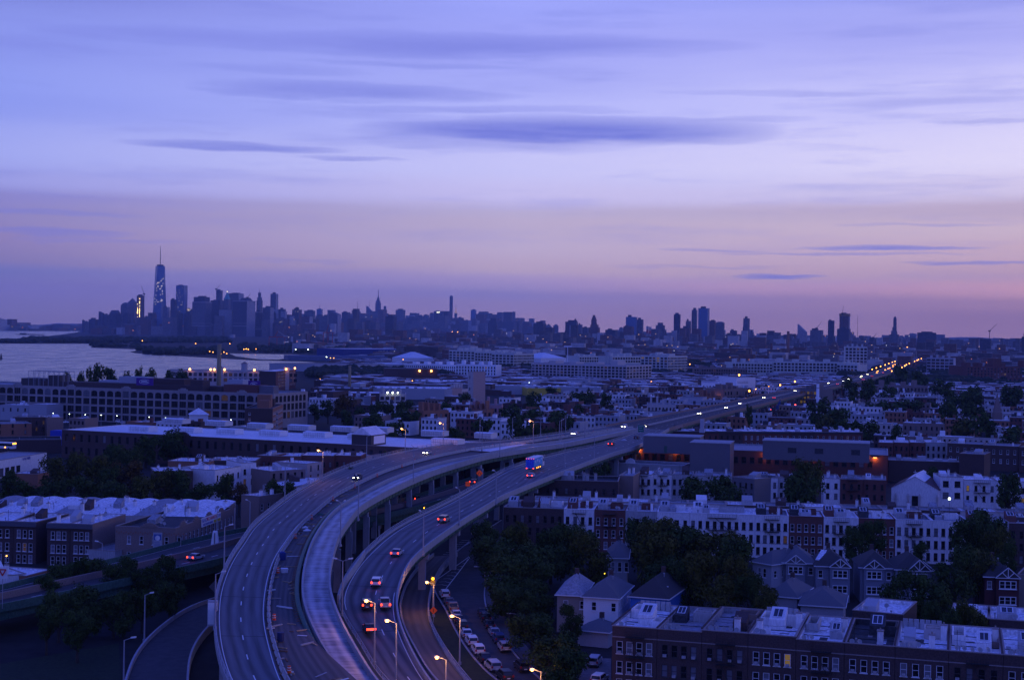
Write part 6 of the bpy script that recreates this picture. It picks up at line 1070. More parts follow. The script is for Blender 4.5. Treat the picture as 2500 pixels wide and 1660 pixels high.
# long market sheds with silver roofs
for i, (lb, zf, xa, ya, xb, yb, H, dp, wl, rf) in enumerate((('long silver-roofed shed below the concrete tower, left end',zB,1135,1010,1900,1020,9,46,siding_l,roof_w),('dark hall with a grey roof and glazed side, left of the terrace block',zB,820,1055,1235,1060,9,30,brick_dk,roof_w),('broad grey roof right of the pale brown chimney',zB,600,1010,1130,1020,9,40,brick_dk,roof_g),('long low roofs between the terrace block and the power house',zB,1580,945,2040,950,8,40,siding_l,roof_w),('dark brick hall end before the grey roofs',zB,672,1040,805,1045,14,20,brick_dk,roof_g),('silver gabled hall in the middle sheds',zB,1250,940,1430,945,9,24,siding_w,roof_ww),
     ('low grey hall under the pale brown chimney',zB,630,940,940,945,8,26,brick_dk,roof_w),('wide market roofs right of the concrete tower, first strip',zC,0,985,1000,1005,8,18,siding_l,roof_w),('wide market roofs right of the concrete tower, second strip',zC,30,950,1020,965,8,18,siding_l,roof_g),('wide market roofs right of the concrete tower, third strip',zC,150,920,1030,925,9,18,siding_l,roof_w),('yellow-ended market shed at the end of the roofs',zC,330,1010,640,1012,7,20,yellow_p,roof_w))):
    r0 = ind(lb, zf, xa, ya, xb, yb, H, dp, wl, 0, 0, nm='industrial_hall', cat='warehouse', rf=rf, par=.3)
    for k in range(int(r0['_L']/7)): MB().box(k*7+2,k*7+4.5,dp*.2+(k%3)*3,dp*.2+(k%3)*3+2,H-.3,H+rr_.uniform(.5,1.4)).build('roof_unit', rr_.choice([siding_l,metal_gr,siding_w]), r0)
ind('pale terrace block with three lit roof lamps', zB,1235,1062,1475,1065,12,30,stucco,5,2,3.5,nm='terrace_block',cat='building'); tb_ = [o for o in bpy.data.objects if o.get('label','')=='pale terrace block with three lit roof lamps'][0]
for k in range(3): MB().sph((tb_['_L']*(.3+.2*k),-.8,12.9),.55,8,5).build('roof_lamp', lamp_wh, tb_)
ct = bp('concrete_tower', 'tall slender pale concrete tower with slit windows', 'tower', zB(2050,860), zB(2100,862), 26, 14, stucco, roof_g, [(1.6,z,1.0,2.0) for z in (21,12)], par=.5, side=mat('concrete_pinkish',(.42,.30,.27),.9,.1)); ct2 = bp('concrete_tower', 'shorter square concrete tower joined by a wall to the slender one', 'tower', zB(1858,1012), zB(1905,1014), 16, 12, stucco, roof_g, [(1.6,8,1.0,3)], par=.5, side=mat('concrete_pinkish',(.42,.30,.27),.9)); ind('pale factory wall with tall windows between the two concrete towers', zB,1945,1025,2050,1018,14,10,stucco,6,2,5)
# billboards
def billboard(lb, zf, xa, xb, yt, yb, Y, m, marks=None, zleg=True, txt=None, tm=None):
    Y = YF(Y, zf(xa,0)[0])
    P0 = AT(zf(xa,0)[0], Y); w = (zf(xb,0)[0]-zf(xa,0)[0])*Y/FO; z1, z0 = ZT(zf(0,yt)[1],Y), ZT(zf(0,yb)[1],Y); rt = empty('billboard', P0, 0, lb, 'billboard'); MB().box(0,w,-.2,.3,z0,z1).build('panel', m, rt); MB().box(-.3,w+.3,-.1,.2,z1,z1+.3).build('frame', trim_d, rt)
    for k in (.25,.75): MB().cyl((w*k,.5,0),(w*k,.5,z0+.3),.35,n=6).build('post', steel_pole, rt)
    if marks:
        for k in range(5): q = MB(); q.box(w*(.06+.185*k),w*(.19+.185*k),-.3,-.22,z0+(z1-z0)*.14,z0+(z1-z0)*.24); q.box(w*(.09+.185*k),w*(.155+.185*k),-.3,-.22,z0+(z1-z0)*.24+.001,z0+(z1-z0)*.34); q.build('car_picture', [trim_d, brick_rd, trim_d, trim_d, trim_d][k], rt)
        MB().box(w*.05,w*.9,-.3,-.22,z0+(z1-z0)*.8,z0+(z1-z0)*.86).build('headline', mat('print_blue',(.06,.1,.3),.6,0), rt)
    if txt: text(txt, (z1-z0)*.62, rt, (w/2,-.25,(z0+z1)/2), (R90,0,0), tm)
billboard('white billboard with a row of five small cars', zQ,1195,1535,390,528,1150,paint_w,True); billboard('dark board with yellow lit script lettering', zQ,600,760,398,436,1420,trim_d,txt='Simmons',tm=mat('script_yellow',(.9,.7,.05),.5,0,emit=(1,.8,.05),es=.6)); billboard('tan blank billboard below the loft range', zD,340,478,780,820,1500,brick_tan); billboard('tall blue billboard beside the highway', zD,318,356,1002,1075,905,mat('poster_blue',(.05,.12,.35),.6,0)); billboard('small square blue and white billboard above the trees', zC,1035,1068,983,1010,1350,siding_l); billboard('white poster wall with blue graffiti swirls by the highway', zG,1432,1598,388,442,800,siding_l)
wd = stack('slim white slab tower rising beside the highway', zD,650,674,865,930,siding_w)
lc = ind('grey office block with lit windows against the highway', zD,515,905,655,912,16,20,metal_gr,5,3,3.6,nm='office_block',cat='building',litp=.5)
# ---------------------------------------------------------------- vehicles
VC = {}
def prof(b, pts, w, mi=0, tw_=None):                                   # side profile (x,z) extruded across, optionally narrower at the top
    n = len(pts); zs = [z for _, z in pts]; z0, z1 = min(zs), max(zs)
    f = lambda z: w/2 if tw_ is None else w/2+(tw_/2-w/2)*(z-z0)/(z1-z0)
    b.idx([(x,-f(z),z) for x,z in pts]+[(x,f(z),z) for x,z in pts], [tuple(range(n))[::-1], tuple(range(n,2*n))]+[(i,(i+1)%n,n+(i+1)%n,n+i) for i in range(n)], mi)
KD = {'sedan': (4.7,1.8,[(-2.3,.35),(2.3,.35),(2.35,.62),(2.2,.78),(1.1,.92),(-1.5,.98),(-2.3,.95),(-2.35,.6)],[(-1.75,.96),(1.05,.9),(.35,1.38),(-.95,1.42)],[(-1.05,1.40),(.45,1.38),(.3,1.45),(-.9,1.48)]),
      'suv': (4.7,1.88,[(-2.3,.42),(2.3,.42),(2.35,.8),(2.2,1.0),(1.2,1.1),(-2.3,1.12),(-2.35,.7)],[(-2.25,1.1),(1.15,1.08),(.45,1.66),(-2.0,1.7)],[(-2.12,1.66),(.55,1.66),(.4,1.76),(-2.0,1.78)]),
      'minivan': (5.0,1.95,[(-2.45,.4),(2.45,.4),(2.5,.7),(2.3,.95),(1.6,1.1),(-2.45,1.12),(-2.5,.7)],[(-2.42,1.1),(1.75,1.02),(.8,1.66),(-2.2,1.7)],[(-2.3,1.66),(.9,1.66),(.75,1.76),(-2.15,1.78)]),
      'pickup': (5.5,1.95,[(-2.7,.5),(2.7,.5),(2.75,.9),(2.55,1.12),(1.4,1.2),(-2.7,1.2)],[(-.75,1.2),(1.3,1.18),(.7,1.78),(-.6,1.8)],[(-.75,1.76),(.8,1.76),(.65,1.86),(-.6,1.88)])}
def car_meshes(kind, pm, litv, strip_tail=False):
    k = (kind, pm.name, litv, strip_tail)
    if k in VC: return VC[k]
    L, w, low, cab, rf = KD[kind]; b = MB(); prof(b, low, w, 0, w*.94); prof(b, rf, w*.86, 0, w*.8)
    h = min(z for _, z in cab)
    for x0, x1, zz in ((cab[0][0],cab[3][0],0),(cab[1][0],cab[2][0],0)):
        for s in (-1,1): b.cyl((x0, s*w*.44, h-.02),(x1, s*w*.41, cab[2][1]+.02), .05, n=4)
    if kind == 'pickup': b.box(-2.65,-.85,-w*.4,w*.4,1.205,1.21,1); [b.box(-2.7,-.8,s*w*.43-.06,s*w*.43+.06,1.2,1.36) for s in (-1,1)]; b.box(-2.72,-2.62,-w*.43,w*.43,1.2,1.36)
    b.box(L/2-.06,L/2+.06,-w*.42,w*.42,.38,.55,1); b.box(-L/2-.06,-L/2+.05,-w*.42,w*.42,.38,.55,1)
    for s in (-1,1): b.box(.75,.95,s*w*.5-.02 if s>0 else -w*.5-.16,w*.5+.16 if s>0 else -w*.5+.02,h,h+.16)
    body = b.mesh('body', [pm, iron]); g = MB(); prof(g, cab, w*.9, 0, w*.80); gl = g.mesh('windows', carglass)
    t = MB(); t.cyl((0,-.11,0),(0,.11,0),.33,n=12); wm_ = t.mesh('wheel', tyre); rm = MB().cyl((0,-.12,0),(0,.12,0),.19,n=8).mesh('rim', rim)
    hz_ = .72 if kind == 'sedan' else .88
    hl = MB().box(L/2-.05,L/2+.07,-.2,.2,hz_-.09,hz_+.09).mesh('headlight', head_l if litv == 'front' else head_off)
    if strip_tail: tl = MB().box(-L/2-.08,-L/2+.02,-.84,.84,hz_-.02,hz_+.32).mesh('taillight', tail_l)
    else: tl = MB().box(-L/2-.08,-L/2+.04,-.15,.15,hz_-.05,hz_+.3).mesh('taillight', tail_l if litv == 'rear' else tail_off)
    pl = MB().box(-L/2-.09,-L/2-.06,-.26,.26,.6,.74).mesh('licence_plate', siding_w)
    VC[k] = (body, gl, wm_, rm, hl, tl, pl, L, w, hz_); return VC[k]
def car(kind, p, rz, pm, label, litv=None, strip_tail=False, group=None, small=False):
    body, gl, wm_, rm, hl, tl, pl, L, w, hz_ = car_meshes(kind, pm, litv, strip_tail)
    root = empty('car' if kind != 'pickup' else 'pickup_truck', p, rz, label, {'sedan':'car','suv':'car','minivan':'minivan','pickup':'pickup truck'}[kind], group)
    inst('body', body, root); inst('windows', gl, root)
    for sx_ in (-.31,.31):
        for sy_ in (-1,1):
            o = inst('wheel', wm_, root, (L*sx_, sy_*(w/2-.1), .33)); 
            if not small: inst('rim', rm, o)
    for s in (-1,1): inst('headlight', hl, root, (0, s*w*.36, 0)); 
    if strip_tail: inst('taillight', tl, root)
    else: [inst('taillight', tl, root, (0, s*w*.41, 0)) for s in (-1,1)]
    if not small: inst('licence_plate', pl, root)
    return root
def onroad(A, B, px, py, z, fwd=True):
    c = [(a+b)/2 for a, b in zip(A, B)]; z_ = z
    for _ in range(6):
        p = G(px, py, z_); i = min(range(1,len(c)-1), key=lambda k: (c[k].xy-p.xy).length); j = i+1 if (c[i+1].xy-p.xy).length < (c[i-1].xy-p.xy).length else i-1; u = max(0, min(1, (p.xy-c[i].xy).dot(c[j].xy-c[i].xy)/(c[j].xy-c[i].xy).length_squared)); z_ = c[i].z+(c[j].z-c[i].z)*u
    t = c[i+1]-c[i-1]; p = G(px, py, z_)
    return Vector((p.x,p.y,z_+.03)), math.atan2(t.y, t.x)+(0 if fwd else math.pi)
pw, ps, pdk, pbl, pgr, prd, pta = paint('white',(.7,.7,.7)), paint('silver',(.42,.42,.44)), paint('black',(.02,.02,.025)), paint('navy',(.03,.05,.14)), paint('grey',(.15,.15,.16)), paint('red',(.35,.03,.03)), paint('tan',(.3,.25,.2))
for zf, x, y, A, B, kd, pm, lb, lt, st in ((zJ,1565,708,A3,B3,'suv',pw,'white car with red tail lights alone in the left lane',1,0),(zJ,1472,912,A3,B3,'suv',pdk,'black car beside the lit lamp head, left of the grey pickup',1,0),(zJ,1638,905,A3,B3,'pickup',ps,'grey pickup truck with red tail lights in the right lane',1,0),(zJ,1497,1125,A3,B3,'sedan',pdk,'dark car with one wide red light strip across its back',1,1),
     (zJ,1750,432,A3,B3,'sedan',ps,'silver sedan with red tail lights beside the dashed line',1,0),(zJ,2180,128,A3,B3,'minivan',pta,'tan minivan with red tail lights highest on the near curve',1,0),(zG,360,990,A3,B3,'sedan',pw,'white car following close behind the painted truck',1,0),(zG,1092,700,A3,B3,'sedan',pdk,'dark car with red tail lights beside the long parapet',1,0),(zG,1322,640,A3,B3,'sedan',pdk,'dark car disappearing beyond the parapet near the green sign',0,0),
     (zF,2080,1050,A3,B3,'sedan',pdk,'dark works car with red lights by the orange diamond sign',1,0),(zF,1548,1200,A5,B5,'sedan',pdk,'dark car on the lower highway between the piers',1,0),(zI,1785,470,A5,B5,'sedan',ps,'silver car driving on the lower green-sided highway',1,0)):
    px, py = zf(x, y); p, rz = onroad(A, B, px, py, 5.5 if A is A5 else 12 if zf is not zJ else 7 if y > 400 else 11); car(kd, p, rz, pm, lb, 'rear' if lt else None, bool(st))
for zf, x, y, A, B, kd, pm, lb in ((zF,1020,1012,A1,B1,'pickup',pdk,'black pickup with bright headlights coming down the left carriageway'),(zF,1655,780,A1,B1,'sedan',ps,'silver car with headlights before the roof house of the warehouse'),(zG,762,604,A1,B1,'sedan',pw,'white car with headlights beside the orange drums'),(zG,1212,542,AM,BM,'suv',pw,'van with two pairs of lights left of the green sign'),(zG,1405,534,AM,BM,'sedan',pdk,'car with bright headlights just right of the green sign'),(zG,1900,418,AM,BM,'sedan',ps,'car with headlights below the tan buildings of the highway edge'),(zG,2145,364,AM,BM,'sedan',ps,'car with headlights next to an orange street light'),(zG,2270,326,AM,BM,'sedan',ps,'car with headlights farthest of the near mainline group')):
    px, py = zf(x, y); p, rz = onroad(A, B, px, py, 12, False); car(kd, p, rz, pm, lb, 'front')
rc = random.Random(11)
def far_hl(root, L=4.7):
    for s in (-.55,.55): MB().sph((2.4,s,.8),.42,6,4).build('headlight_glow', lamp_far, root)
for i, f in enumerate((.14,.19,.21,.24,.27,.30,.33,.36,.385,.42,.45,.48,.51,.54,.56,.60,.63,.66,.70,.75,.80,.86)):
    for side in (0,1):
        if side and i % 2: continue
        a = place(AM, f+rc.uniform(-.01,.01)); b_ = place(BM, f); p = a.lerp(b_, rc.choice([.2,.38]) if not side else rc.choice([.68,.86])); rz = math.atan2(V.y,V.x)
        c = car('sedan', p+Vector((0,0,.02)), rz+(math.pi if not side else 0), rc.choice([pw,ps,pdk,pgr]), 'car with yellow headlights on the far highway' if not side else 'car with red tail lights on the far highway', 'front' if not side else 'rear', group='cars coming down the far highway' if not side else 'cars driving away on the far highway', small=True)
        if f > .42 and not side: far_hl(c)
# parked cars along the street
stc = [(255,700,'suv',pw),(275,758,'sedan',pgr),(283,812,'pickup',pta),(296,862,'sedan',pw),(312,905,'sedan',pdk),(332,958,'suv',pdk),(354,1022,'sedan',pw),(388,1090,'suv',pw),(440,1162,'suv',pw),(508,1225,'sedan',pdk),(550,1300,'minivan',ps),(622,1382,'suv',pdk)]
wd_ = {'sedan':'sedan','suv':'sport utility car','pickup':'pickup','minivan':'minivan'}; cn = {pw:'white',pgr:'grey',pta:'tan',pdk:'black',ps:'silver',pbl:'navy',prd:'red'}
def side_of(P, px, py, d):
    p = G(px, py, .1); i = min(range(1,len(P)-1), key=lambda k: (P[k]-p).length); t = (P[i+1]-P[i-1]).normalized(); q = P[i] + Vector((t.y,-t.x,0))*d; f = (p-P[i]).dot(t); q = q+t*f; return Vector((q.x,q.y,.1)), math.atan2(t.y,t.x)
for i, (x, y, kd, pm) in enumerate(stc): p, rz = side_of(As, *zK(x, y+35), 1.25); car(kd, p, rz, pm, f'{cn[pm]} {wd_[kd]} parked along the verge, {ORD[i]} of the row from the hatching')
for i, (x, y, kd, pm) in enumerate([(598,850,'sedan',pdk),(635,895,'suv',pdk),(662,950,'sedan',pdk),(688,1015,'sedan',ps),(730,1070,'suv',pbl),(768,1140,'suv',ps),(935,1300,'minivan',pdk)]): p, rz = side_of(Bs, *zK(x, y+30), -1.25); car(kd, p, rz, pm, f'{cn[pm]} {wd_[kd]} parked under the trees, {ORD[i]} of the far kerb from the top')
p = G(*zK(1525,1290), .1); car('minivan', p, 1.35, ps, 'silver minivan parked in the yard beside the nearest brick row'); p = G(*zK(1565,1440), .1); car('suv', p, 1.2, pw, 'white car cut by the bottom edge in the yard')
# the painted box truck
px, py = zG(400, 925); p, rz = onroad(A3, B3, px, py, 12); root = empty('lorry', p, rz, 'box lorry painted with blue sky and green hills, orange lights along it', 'lorry')
sky_m = mat('lorry_sky', (.08,.36,.9), .5, .55, .7); 
MB().box(-7.2,3.6,-1.28,1.28,1.15,4.0).build('trailer_box', sky_m, root); MB().box(-7.25,3.65,-1.32,1.32,4.0,4.08).build('trailer_roof', siding_w, root)
b = MB(); n = 12
for i in range(n): x0, x1 = -7.0+i*10.4/n, -7.0+(i+1)*10.4/n; h0, h1 = 1.5+.28*math.sin(i*.9)+.2*math.sin(i*2.1), 1.5+.28*math.sin((i+1)*.9)+.2*math.sin((i+1)*2.1); b.face([(x0,-1.31,1.2),(x1,-1.31,1.2),(x1,-1.31,h1),(x0,-1.31,h0)])
b.build('painted_hills', mat('lorry_green', (.05,.22,.06), .5, .4, 1), root); q = MB().box(-3.2,.2,-1.335,-1.315,1.25,1.5); q.build('yellow_patch', yellow_p, root)
cl_ = MB()
for cx_, cz_, rx_ in ((-5.6,3.0,.9),(-3.0,3.3,1.1),(-.4,2.8,.8),(2.2,3.3,1.0)): cl_.idx([(cx_+math.cos(k*.628)*rx_, -1.3, cz_+math.sin(k*.628)*rx_*.38) for k in range(10)], [tuple(range(10))])
cl_.build('painted_clouds', mat('lorry_cloud', (.45,.6,.85), .5, .2, 1), root, kind='stuff')
MB().box(-7.24,-7.2,-1.1,1.1,1.3,3.8).build('rear_door', mat('lorry_rear', (.04,.12,.7), .5, .5, 1), root)
b = MB(); b.box(4.1,5.9,-1.2,1.2,1.0,3.5); b.box(5.9,7.6,-1.0,1.0,.9,2.1); b.box(5.0,5.88,-1.0,1.0,3.5,4.0); b.build('cab', pw, root); MB().box(5.5,5.93,-1.1,1.1,2.3,3.2).box(4.6,5.6,-1.22,1.22,2.3,3.2).build('cab_windows', carglass, root); MB().box(-7.2,7.4,-.5,.5,.8,1.1).build('chassis', iron, root)
for x in (-6.2,-5.0,3.0,4.2,6.8):
    for s in (-1.0,1.0): inst('wheel', VC_W if (VC_W := globals().get('VC_W')) else globals().setdefault('VC_W', MB().cyl((0,-.16,0),(0,.16,0),.52,n=14).mesh('wheel', tyre)), root, (x, s, .52))
for s in (-1.0,1.0): MB().box(-7.34,-7.24,s-.15,s+.15,1.05,1.28).build('taillight', tail_l, root)
for x in (-4.2,-2.0,0.4): MB().box(x-.18,x+.18,-1.42,-1.34,1.0,1.25).build('marker_light', amber, root)
for s in (-1.1,-.4,.4,1.1): MB().box(-7.33,-7.25,s-.08,s+.08,3.88,3.98).build('roof_marker', tail_l, root)
root.scale = (1.12, 1.12, 1.12)
# bus and yard vehicles at the far left
p = G(*zE(90,880), 6.2); root = empty('bus', G(*zE(60,885),4), -.35, 'white bus with orange lights at the far left edge', 'bus'); MB().box(-8,4,-1.25,1.25,.5,3.2).build('body', pw, root); MB().box(-7.8,3.9,-1.3,-1.26,1.6,2.6).build('windows', carglass, root); [MB().cyl((x,-1.35,.45),(x,1.35,.45),.45,n=10).build('wheel', tyre, root) for x in (-6,2)]; MB().box(4.0,4.1,-1.1,1.1,2.5,2.9).build('front_light', amber, root); MB().box(0,.5,-1.36,-1.3,.9,1.2).build('marker_light', amber, root)
for i, (x, y, pm, kd) in enumerate(((560,640,pdk,'sedan'),(600,645,pw,'sedan'),(745,640,pdk,'suv'),(800,640,pdk,'sedan'),(1090,640,pw,'suv'),(1115,648,ps,'sedan'),(100,1040,pw,'sedan'))): car(kd, G(*zE(x,y),1 if i < 6 else .1), -.4, pm, f'small {cn[pm]} car in the lot before the concrete factory, {ORD[i]} from the left' if i < 6 else 'white car before the lettered garage', small=True)
# boats and quay
def boat(lb, zf, x, y, L, dark): 
    p = G(*zf(x,y), .3); root = empty('boat', p, 0, lb, 'boat'); b = MB(); b.idx([(-L/2,-3,.0),(L/2,-3,0),(L/2,3,0),(-L/2,3,0),(-L*.52,-4,3),(L*.6,0,4),(-L*.52,4,3)], [(0,1,5,4),(1,2,5),(2,3,6,5),(3,0,4,6),(4,5,6)]); b.build('hull', far_d if dark else far_w, root); MB().box(-L*.35,-L*.1,-2.5,2.5,3,8).box(-L*.05,L*.2,-1,1,3,5).build('cabin', far_d if dark else far_w, root); MB().cyl((-L*.2,0,8),(-L*.2,0,13),.4,n=4).build('funnel', far_d, root)
boat('dark tug on the far strip of water at the left', zA, 270, 898, 130, True); boat('white ferry at the pier left of the brown chimney', zA, 1672, 1052, 70, False)
p = G(*zA(10,1122), .3); root = empty('buoy', p, 0, 'small dark buoy on the water at the left edge', 'buoy'); MB().cyl((0,0,0),(0,0,2),2.2,n=8).build('float', far_d, root); MB().frus(0,0,2,9,1.5,1.5,.4,.4).build('tower', far_d, root)
for lb, x0, x1, yt, Y, xj, yj in (('red and white quay crane with a raised boom at the left',215,360,505,4100,300,480),('red and white quay crane right of the first, before the mid skyline',715,800,452,4300,745,485)):
    s = Y/FO; P0 = AT(zB(x0,0)[0], Y); w = (zB(x1,0)[0]-zB(x0,0)[0])*s; zt = ZT(zB(0,yt)[1], Y); root = empty('quay_crane', P0, 0, lb, 'crane'); rdm = mat('crane_red', (.5,.06,.04), .7, 0)
    for k in (0, .5, 1): MB().cyl((w*k,0,0),(w*k,0,zt*.75),1.1,n=4).build('leg', rdm, root)
    MB().cyl((0,0,zt*.75),(w*1.2,0,zt*.75),1.5,n=4).build('beam', rdm, root); MB().cyl((w*.35,0,zt*.75),(w*.55,0,zt*1.15),1.0,n=4).build('mast', rdm, root); MB().cyl((w*.55,0,zt*1.15),(w*1.05,0,zt*.8),.9,n=4).build('stay', far_w, root); MB().box(w*.9,w*1.2,-2,2,zt*.76,zt*.84).build('machine_house', far_w, root)
# ---------------------------------------------------------------- trees
def leaf_mat(name, a, b_):
    m = bpy.data.materials.new(name); m.use_nodes = True; t = m.node_tree; p = t.nodes['Principled BSDF']; p.inputs['Roughness'].default_value = .9; p.inputs['Specular IOR Level'].default_value = .12
    x = t.nodes.new('ShaderNodeTexCoord'); n = t.nodes.new('ShaderNodeTexNoise'); n.inputs['Scale'].default_value = 3.5; n.inputs['Detail'].default_value = 5; t.links.new(x.outputs['Object'], n.inputs['Vector'])
    g = t.nodes.new('ShaderNodeNewGeometry'); ad = t.nodes.new('ShaderNodeMath'); ad.operation = 'MULTIPLY_ADD'; ad.inputs[1].default_value = .35; t.links.new(g.outputs['Random Per Island'], ad.inputs[0]); t.links.new(n.outputs[0], ad.inputs[2])
    r = t.nodes.new('ShaderNodeValToRGB'); e = r.color_ramp.elements; e[0].position = .45; e[1].position = .85; e[0].color = (*a,1); e[1].color = (*b_,1); t.links.new(ad.outputs[0], r.inputs[0]); t.links.new(r.outputs[0], p.inputs['Base Color']); MATS[name] = m; return m
LEAF = [leaf_mat('leaves_dark', (.018,.032,.007), (.065,.10,.024)), leaf_mat('leaves_olive', (.03,.037,.007), (.10,.105,.02)), leaf_mat('leaves_brown', (.04,.028,.009), (.12,.08,.024))]
def crown_mesh(seed, nl, leaf, n_lobes=11, m=0):
    r = random.Random(seed); b = MB(); lobes = []
    for i in range(n_lobes):
        a = r.uniform(0, 2*math.pi); rad = r.uniform(.15,.68); z = r.uniform(-.55,.72); rad *= math.sqrt(max(.15,1-(z*.9)**2)); lobes.append((Vector((math.cos(a)*rad, math.sin(a)*rad, z)), r.uniform(.26,.44)))
    lobes.append((Vector((0,0,.1)), .55))
    V_, F_ = b.v, b.f
    for i in range(nl):
        c, R = r.choice(lobes); d = Vector((r.gauss(0,1), r.gauss(0,1), r.gauss(.15,1))); d.normalize(); p = c + d*R*(r.random()**.35)*r.uniform(.85,1.12)
        nrm = (d + Vector((r.uniform(-.8,.8), r.uniform(-.8,.8), r.uniform(-.5,.9)))).normalized(); u = nrm.orthogonal().normalized(); ang = r.uniform(0,3.14); v = nrm.cross(u); u2 = u*math.cos(ang)+v*math.sin(ang); v2 = nrm.cross(u2); s = leaf*r.uniform(.5,1.35)
        n = len(V_); V_.extend((tuple(p-u2*s), tuple(p+v2*s*.6), tuple(p+u2*s), tuple(p-v2*s*.6))); F_.append((n,n+1,n+2,n+3)); b.m.append(0)
    return b.mesh('crown', LEAF[m])
CR = {}
def crown(level, m, k):
    key = (level, m, k)
    if key not in CR: CR[key] = crown_mesh(k*17+level, (5200, 2600, 1100)[level], (.052, .068, .10)[level], (13,11,8)[level], m)
    return CR[key]
tb = MB(); tb.cyl((0,0,0),(0,0,.5),.055,.04,n=7)
for a in range(6): 
    A_ = a*1.05; tb.cyl((0,0,.38+.03*a),(math.cos(A_)*.26,math.sin(A_)*.26,.7+.03*a),.028,.012,n=5)
trunk_me = tb.mesh('trunk', bark)
TREES = []
def tree(zone, px, wpx, ytop, Y, m=0, zf=None):
    if zf: x0 = zf(px,0)[0]; w = zf(px+wpx,0)[0]-x0; yt = zf(0,ytop)[1]; px, wpx, ytop = x0+w/2, w, yt
    TREES.append((zone, px, wpx, ytop, Y, m))
def T(zone, zf, lst, m=0):
    for t in lst: x0, x1, yt, Y = t[:4]; tree(zone, x0, x1-x0, yt, Y, t[4] if len(t) > 4 else m, zf)
T('between the street and the houses', zK, [(470,750,100,352),(690,1010,115,338,1),(1000,1330,128,328),(1230,1530,150,322),(1330,1660,245,312,1),(480,900,255,322),(880,1300,300,318),(570,1000,430,292),(800,1200,400,300),(640,1010,640,282),(900,1210,620,285)])
T('beside the yard and garage', zK, [(820,1210,870,258),(960,1400,1020,240),(1240,1430,810,262),(1130,1480,1150,226)])
T('in the clump above the nearest row', zL, [(620,1150,5,312,1),(900,1500,-60,322),(1100,1560,190,285,1),(1500,1960,60,300),(1540,1920,270,280,1),(1000,1400,330,285),(700,1150,260,305),(1350,1700,470,268,1),(1880,2200,570,262,1),(1700,2010,440,275)])
T('before the painted row', zH, [(860,1060,1290,335),(980,1215,1235,340),(1740,2000,1215,332),(1900,2230,1150,338),(2000,2230,1300,325,1),(1400,1560,1420,320)]); T('before the painted row', zG, [(1190,1500,1360,345),(1270,1800,1390,330,1),(1800,2330,1490,318,1)])
T('among the gabled houses at the right', zM, [(980,1330,385,278),(1280,1700,400,276),(1500,1900,160,296),(1700,2130,190,300,1),(1360,1560,660,245),(1540,1780,740,240),(1680,1850,650,243,1),(1780,2030,700,241,1),(2100,2300,120,310)])
T('between the white fronts and the church', zG, [(900,1095,850,485),(1700,2080,990,432),(1980,2320,960,436),(1980,2290,1040,425)]); T('between the white fronts and the church', zH, [(370,560,830,428),(440,705,715,436,1),(390,700,860,420),(2090,2335,850,425),(1540,1660,790,470)])
T('in the park-like mass behind the school', zH, [(560,780,240,760),(680,960,290,740),(790,1000,380,690),(950,1180,420,680),(580,770,385,690,1),(960,1250,270,860),(1200,1540,225,880),(1640,1830,190,830),(1760,2000,175,820),(1690,1950,355,665,1),(1870,2120,380,650),(2080,2335,440,640),(1220,1345,450,620),(1620,1800,290,760),(1500,1640,270,900),(2180,2335,120,900)])
T('in the distance right of the highway', zD, [(860,1010,830,930),(980,1150,800,980),(1160,1300,780,1150),(1280,1430,720,1230),(1390,1560,740,1200),(1590,1790,828,1080),(1690,1850,905,900),(1800,1990,910,900),(1180,1330,880,1000),(2150,2330,880,900),(60,125,1035,720),(1640,1720,590,2400),(1900,2010,860,1000)])
T('before the loft factories', zC, [(700,850,1020,960),(800,965,1005,970),(1008,1130,1055,900),(505,655,1003,1090),(1105,1240,970,1180),(1570,1700,965,1200),(1670,1800,960,1190),(930,1010,990,1200),(2000,2110,900,1500),(2130,2190,890,1600)])
T('in the woods beside the concrete factory', zF, [(560,700,290,860),(680,820,280,850),(790,1010,248,840,2),(980,1130,330,830),(1100,1260,300,830),(1230,1360,280,830),(1340,1450,300,810),(1420,1560,262,850),(1040,1270,425,720),(1280,1460,470,700),(850,1000,350,780),(1100,1300,370,760),(1380,1600,340,780),(1930,2065,200,930),(1700,1900,290,850),(2055,2260,420,720),(1835,1990,515,660)])
T('along the curve left of the brick buildings', zG, [(60,290,325,760),(240,480,330,760),(430,700,345,740),(100,300,440,680),(260,470,450,680),(440,640,520,650),(620,830,560,640),(280,460,210,900),(650,760,400,700),(750,850,330,800)])
T('in the wooded yards left of the carriageway', zE, [(1200,1460,760,590),(1380,1690,685,600),(880,1160,830,560),(1080,1300,850,550),(340,600,950,500,1),(520,780,900,505,1),(700,980,930,490,1),(900,1110,1010,475),(1000,1300,985,480,2),(-60,170,1070,475),(120,400,1170,455),(380,700,1130,455),(640,960,1130,450),(900,1200,1170,445),(1150,1420,1120,455,1),(1360,1620,1060,465,1),(1550,1780,1065,465),(1940,2190,1110,455),(1650,1960,1190,440),(2100,2260,1180,440,2)])
T('on the shore before the bay', zE, [(572,672,150,945),(690,790,145,950),(780,850,130,950),(830,960,115,960),(930,1100,108,960),(1100,1230,145,955),(1222,1312,135,955),(1308,1422,155,950),(1490,1620,135,1000),(1600,1730,130,1010)])
T('in the dark grove at the lower left', zI, [(560,780,470,306),(720,960,450,306),(280,560,600,292),(380,680,540,298),(930,1180,520,300),(1080,1320,470,302),(1280,1480,500,300),(1440,1700,455,303),(380,700,760,268),(620,960,740,272),(880,1200,760,272),(1150,1450,740,276),(1400,1700,680,285),(300,560,900,258),(560,860,950,252)])
T('by the outer rail of the left carriageway', zF, [(180,380,1010,425),(300,480,1020,420),(1225,1290,745,520),(850,1010,880,470)])
order = {}
for t in TREES: order.setdefault(t[0], []).append(t)
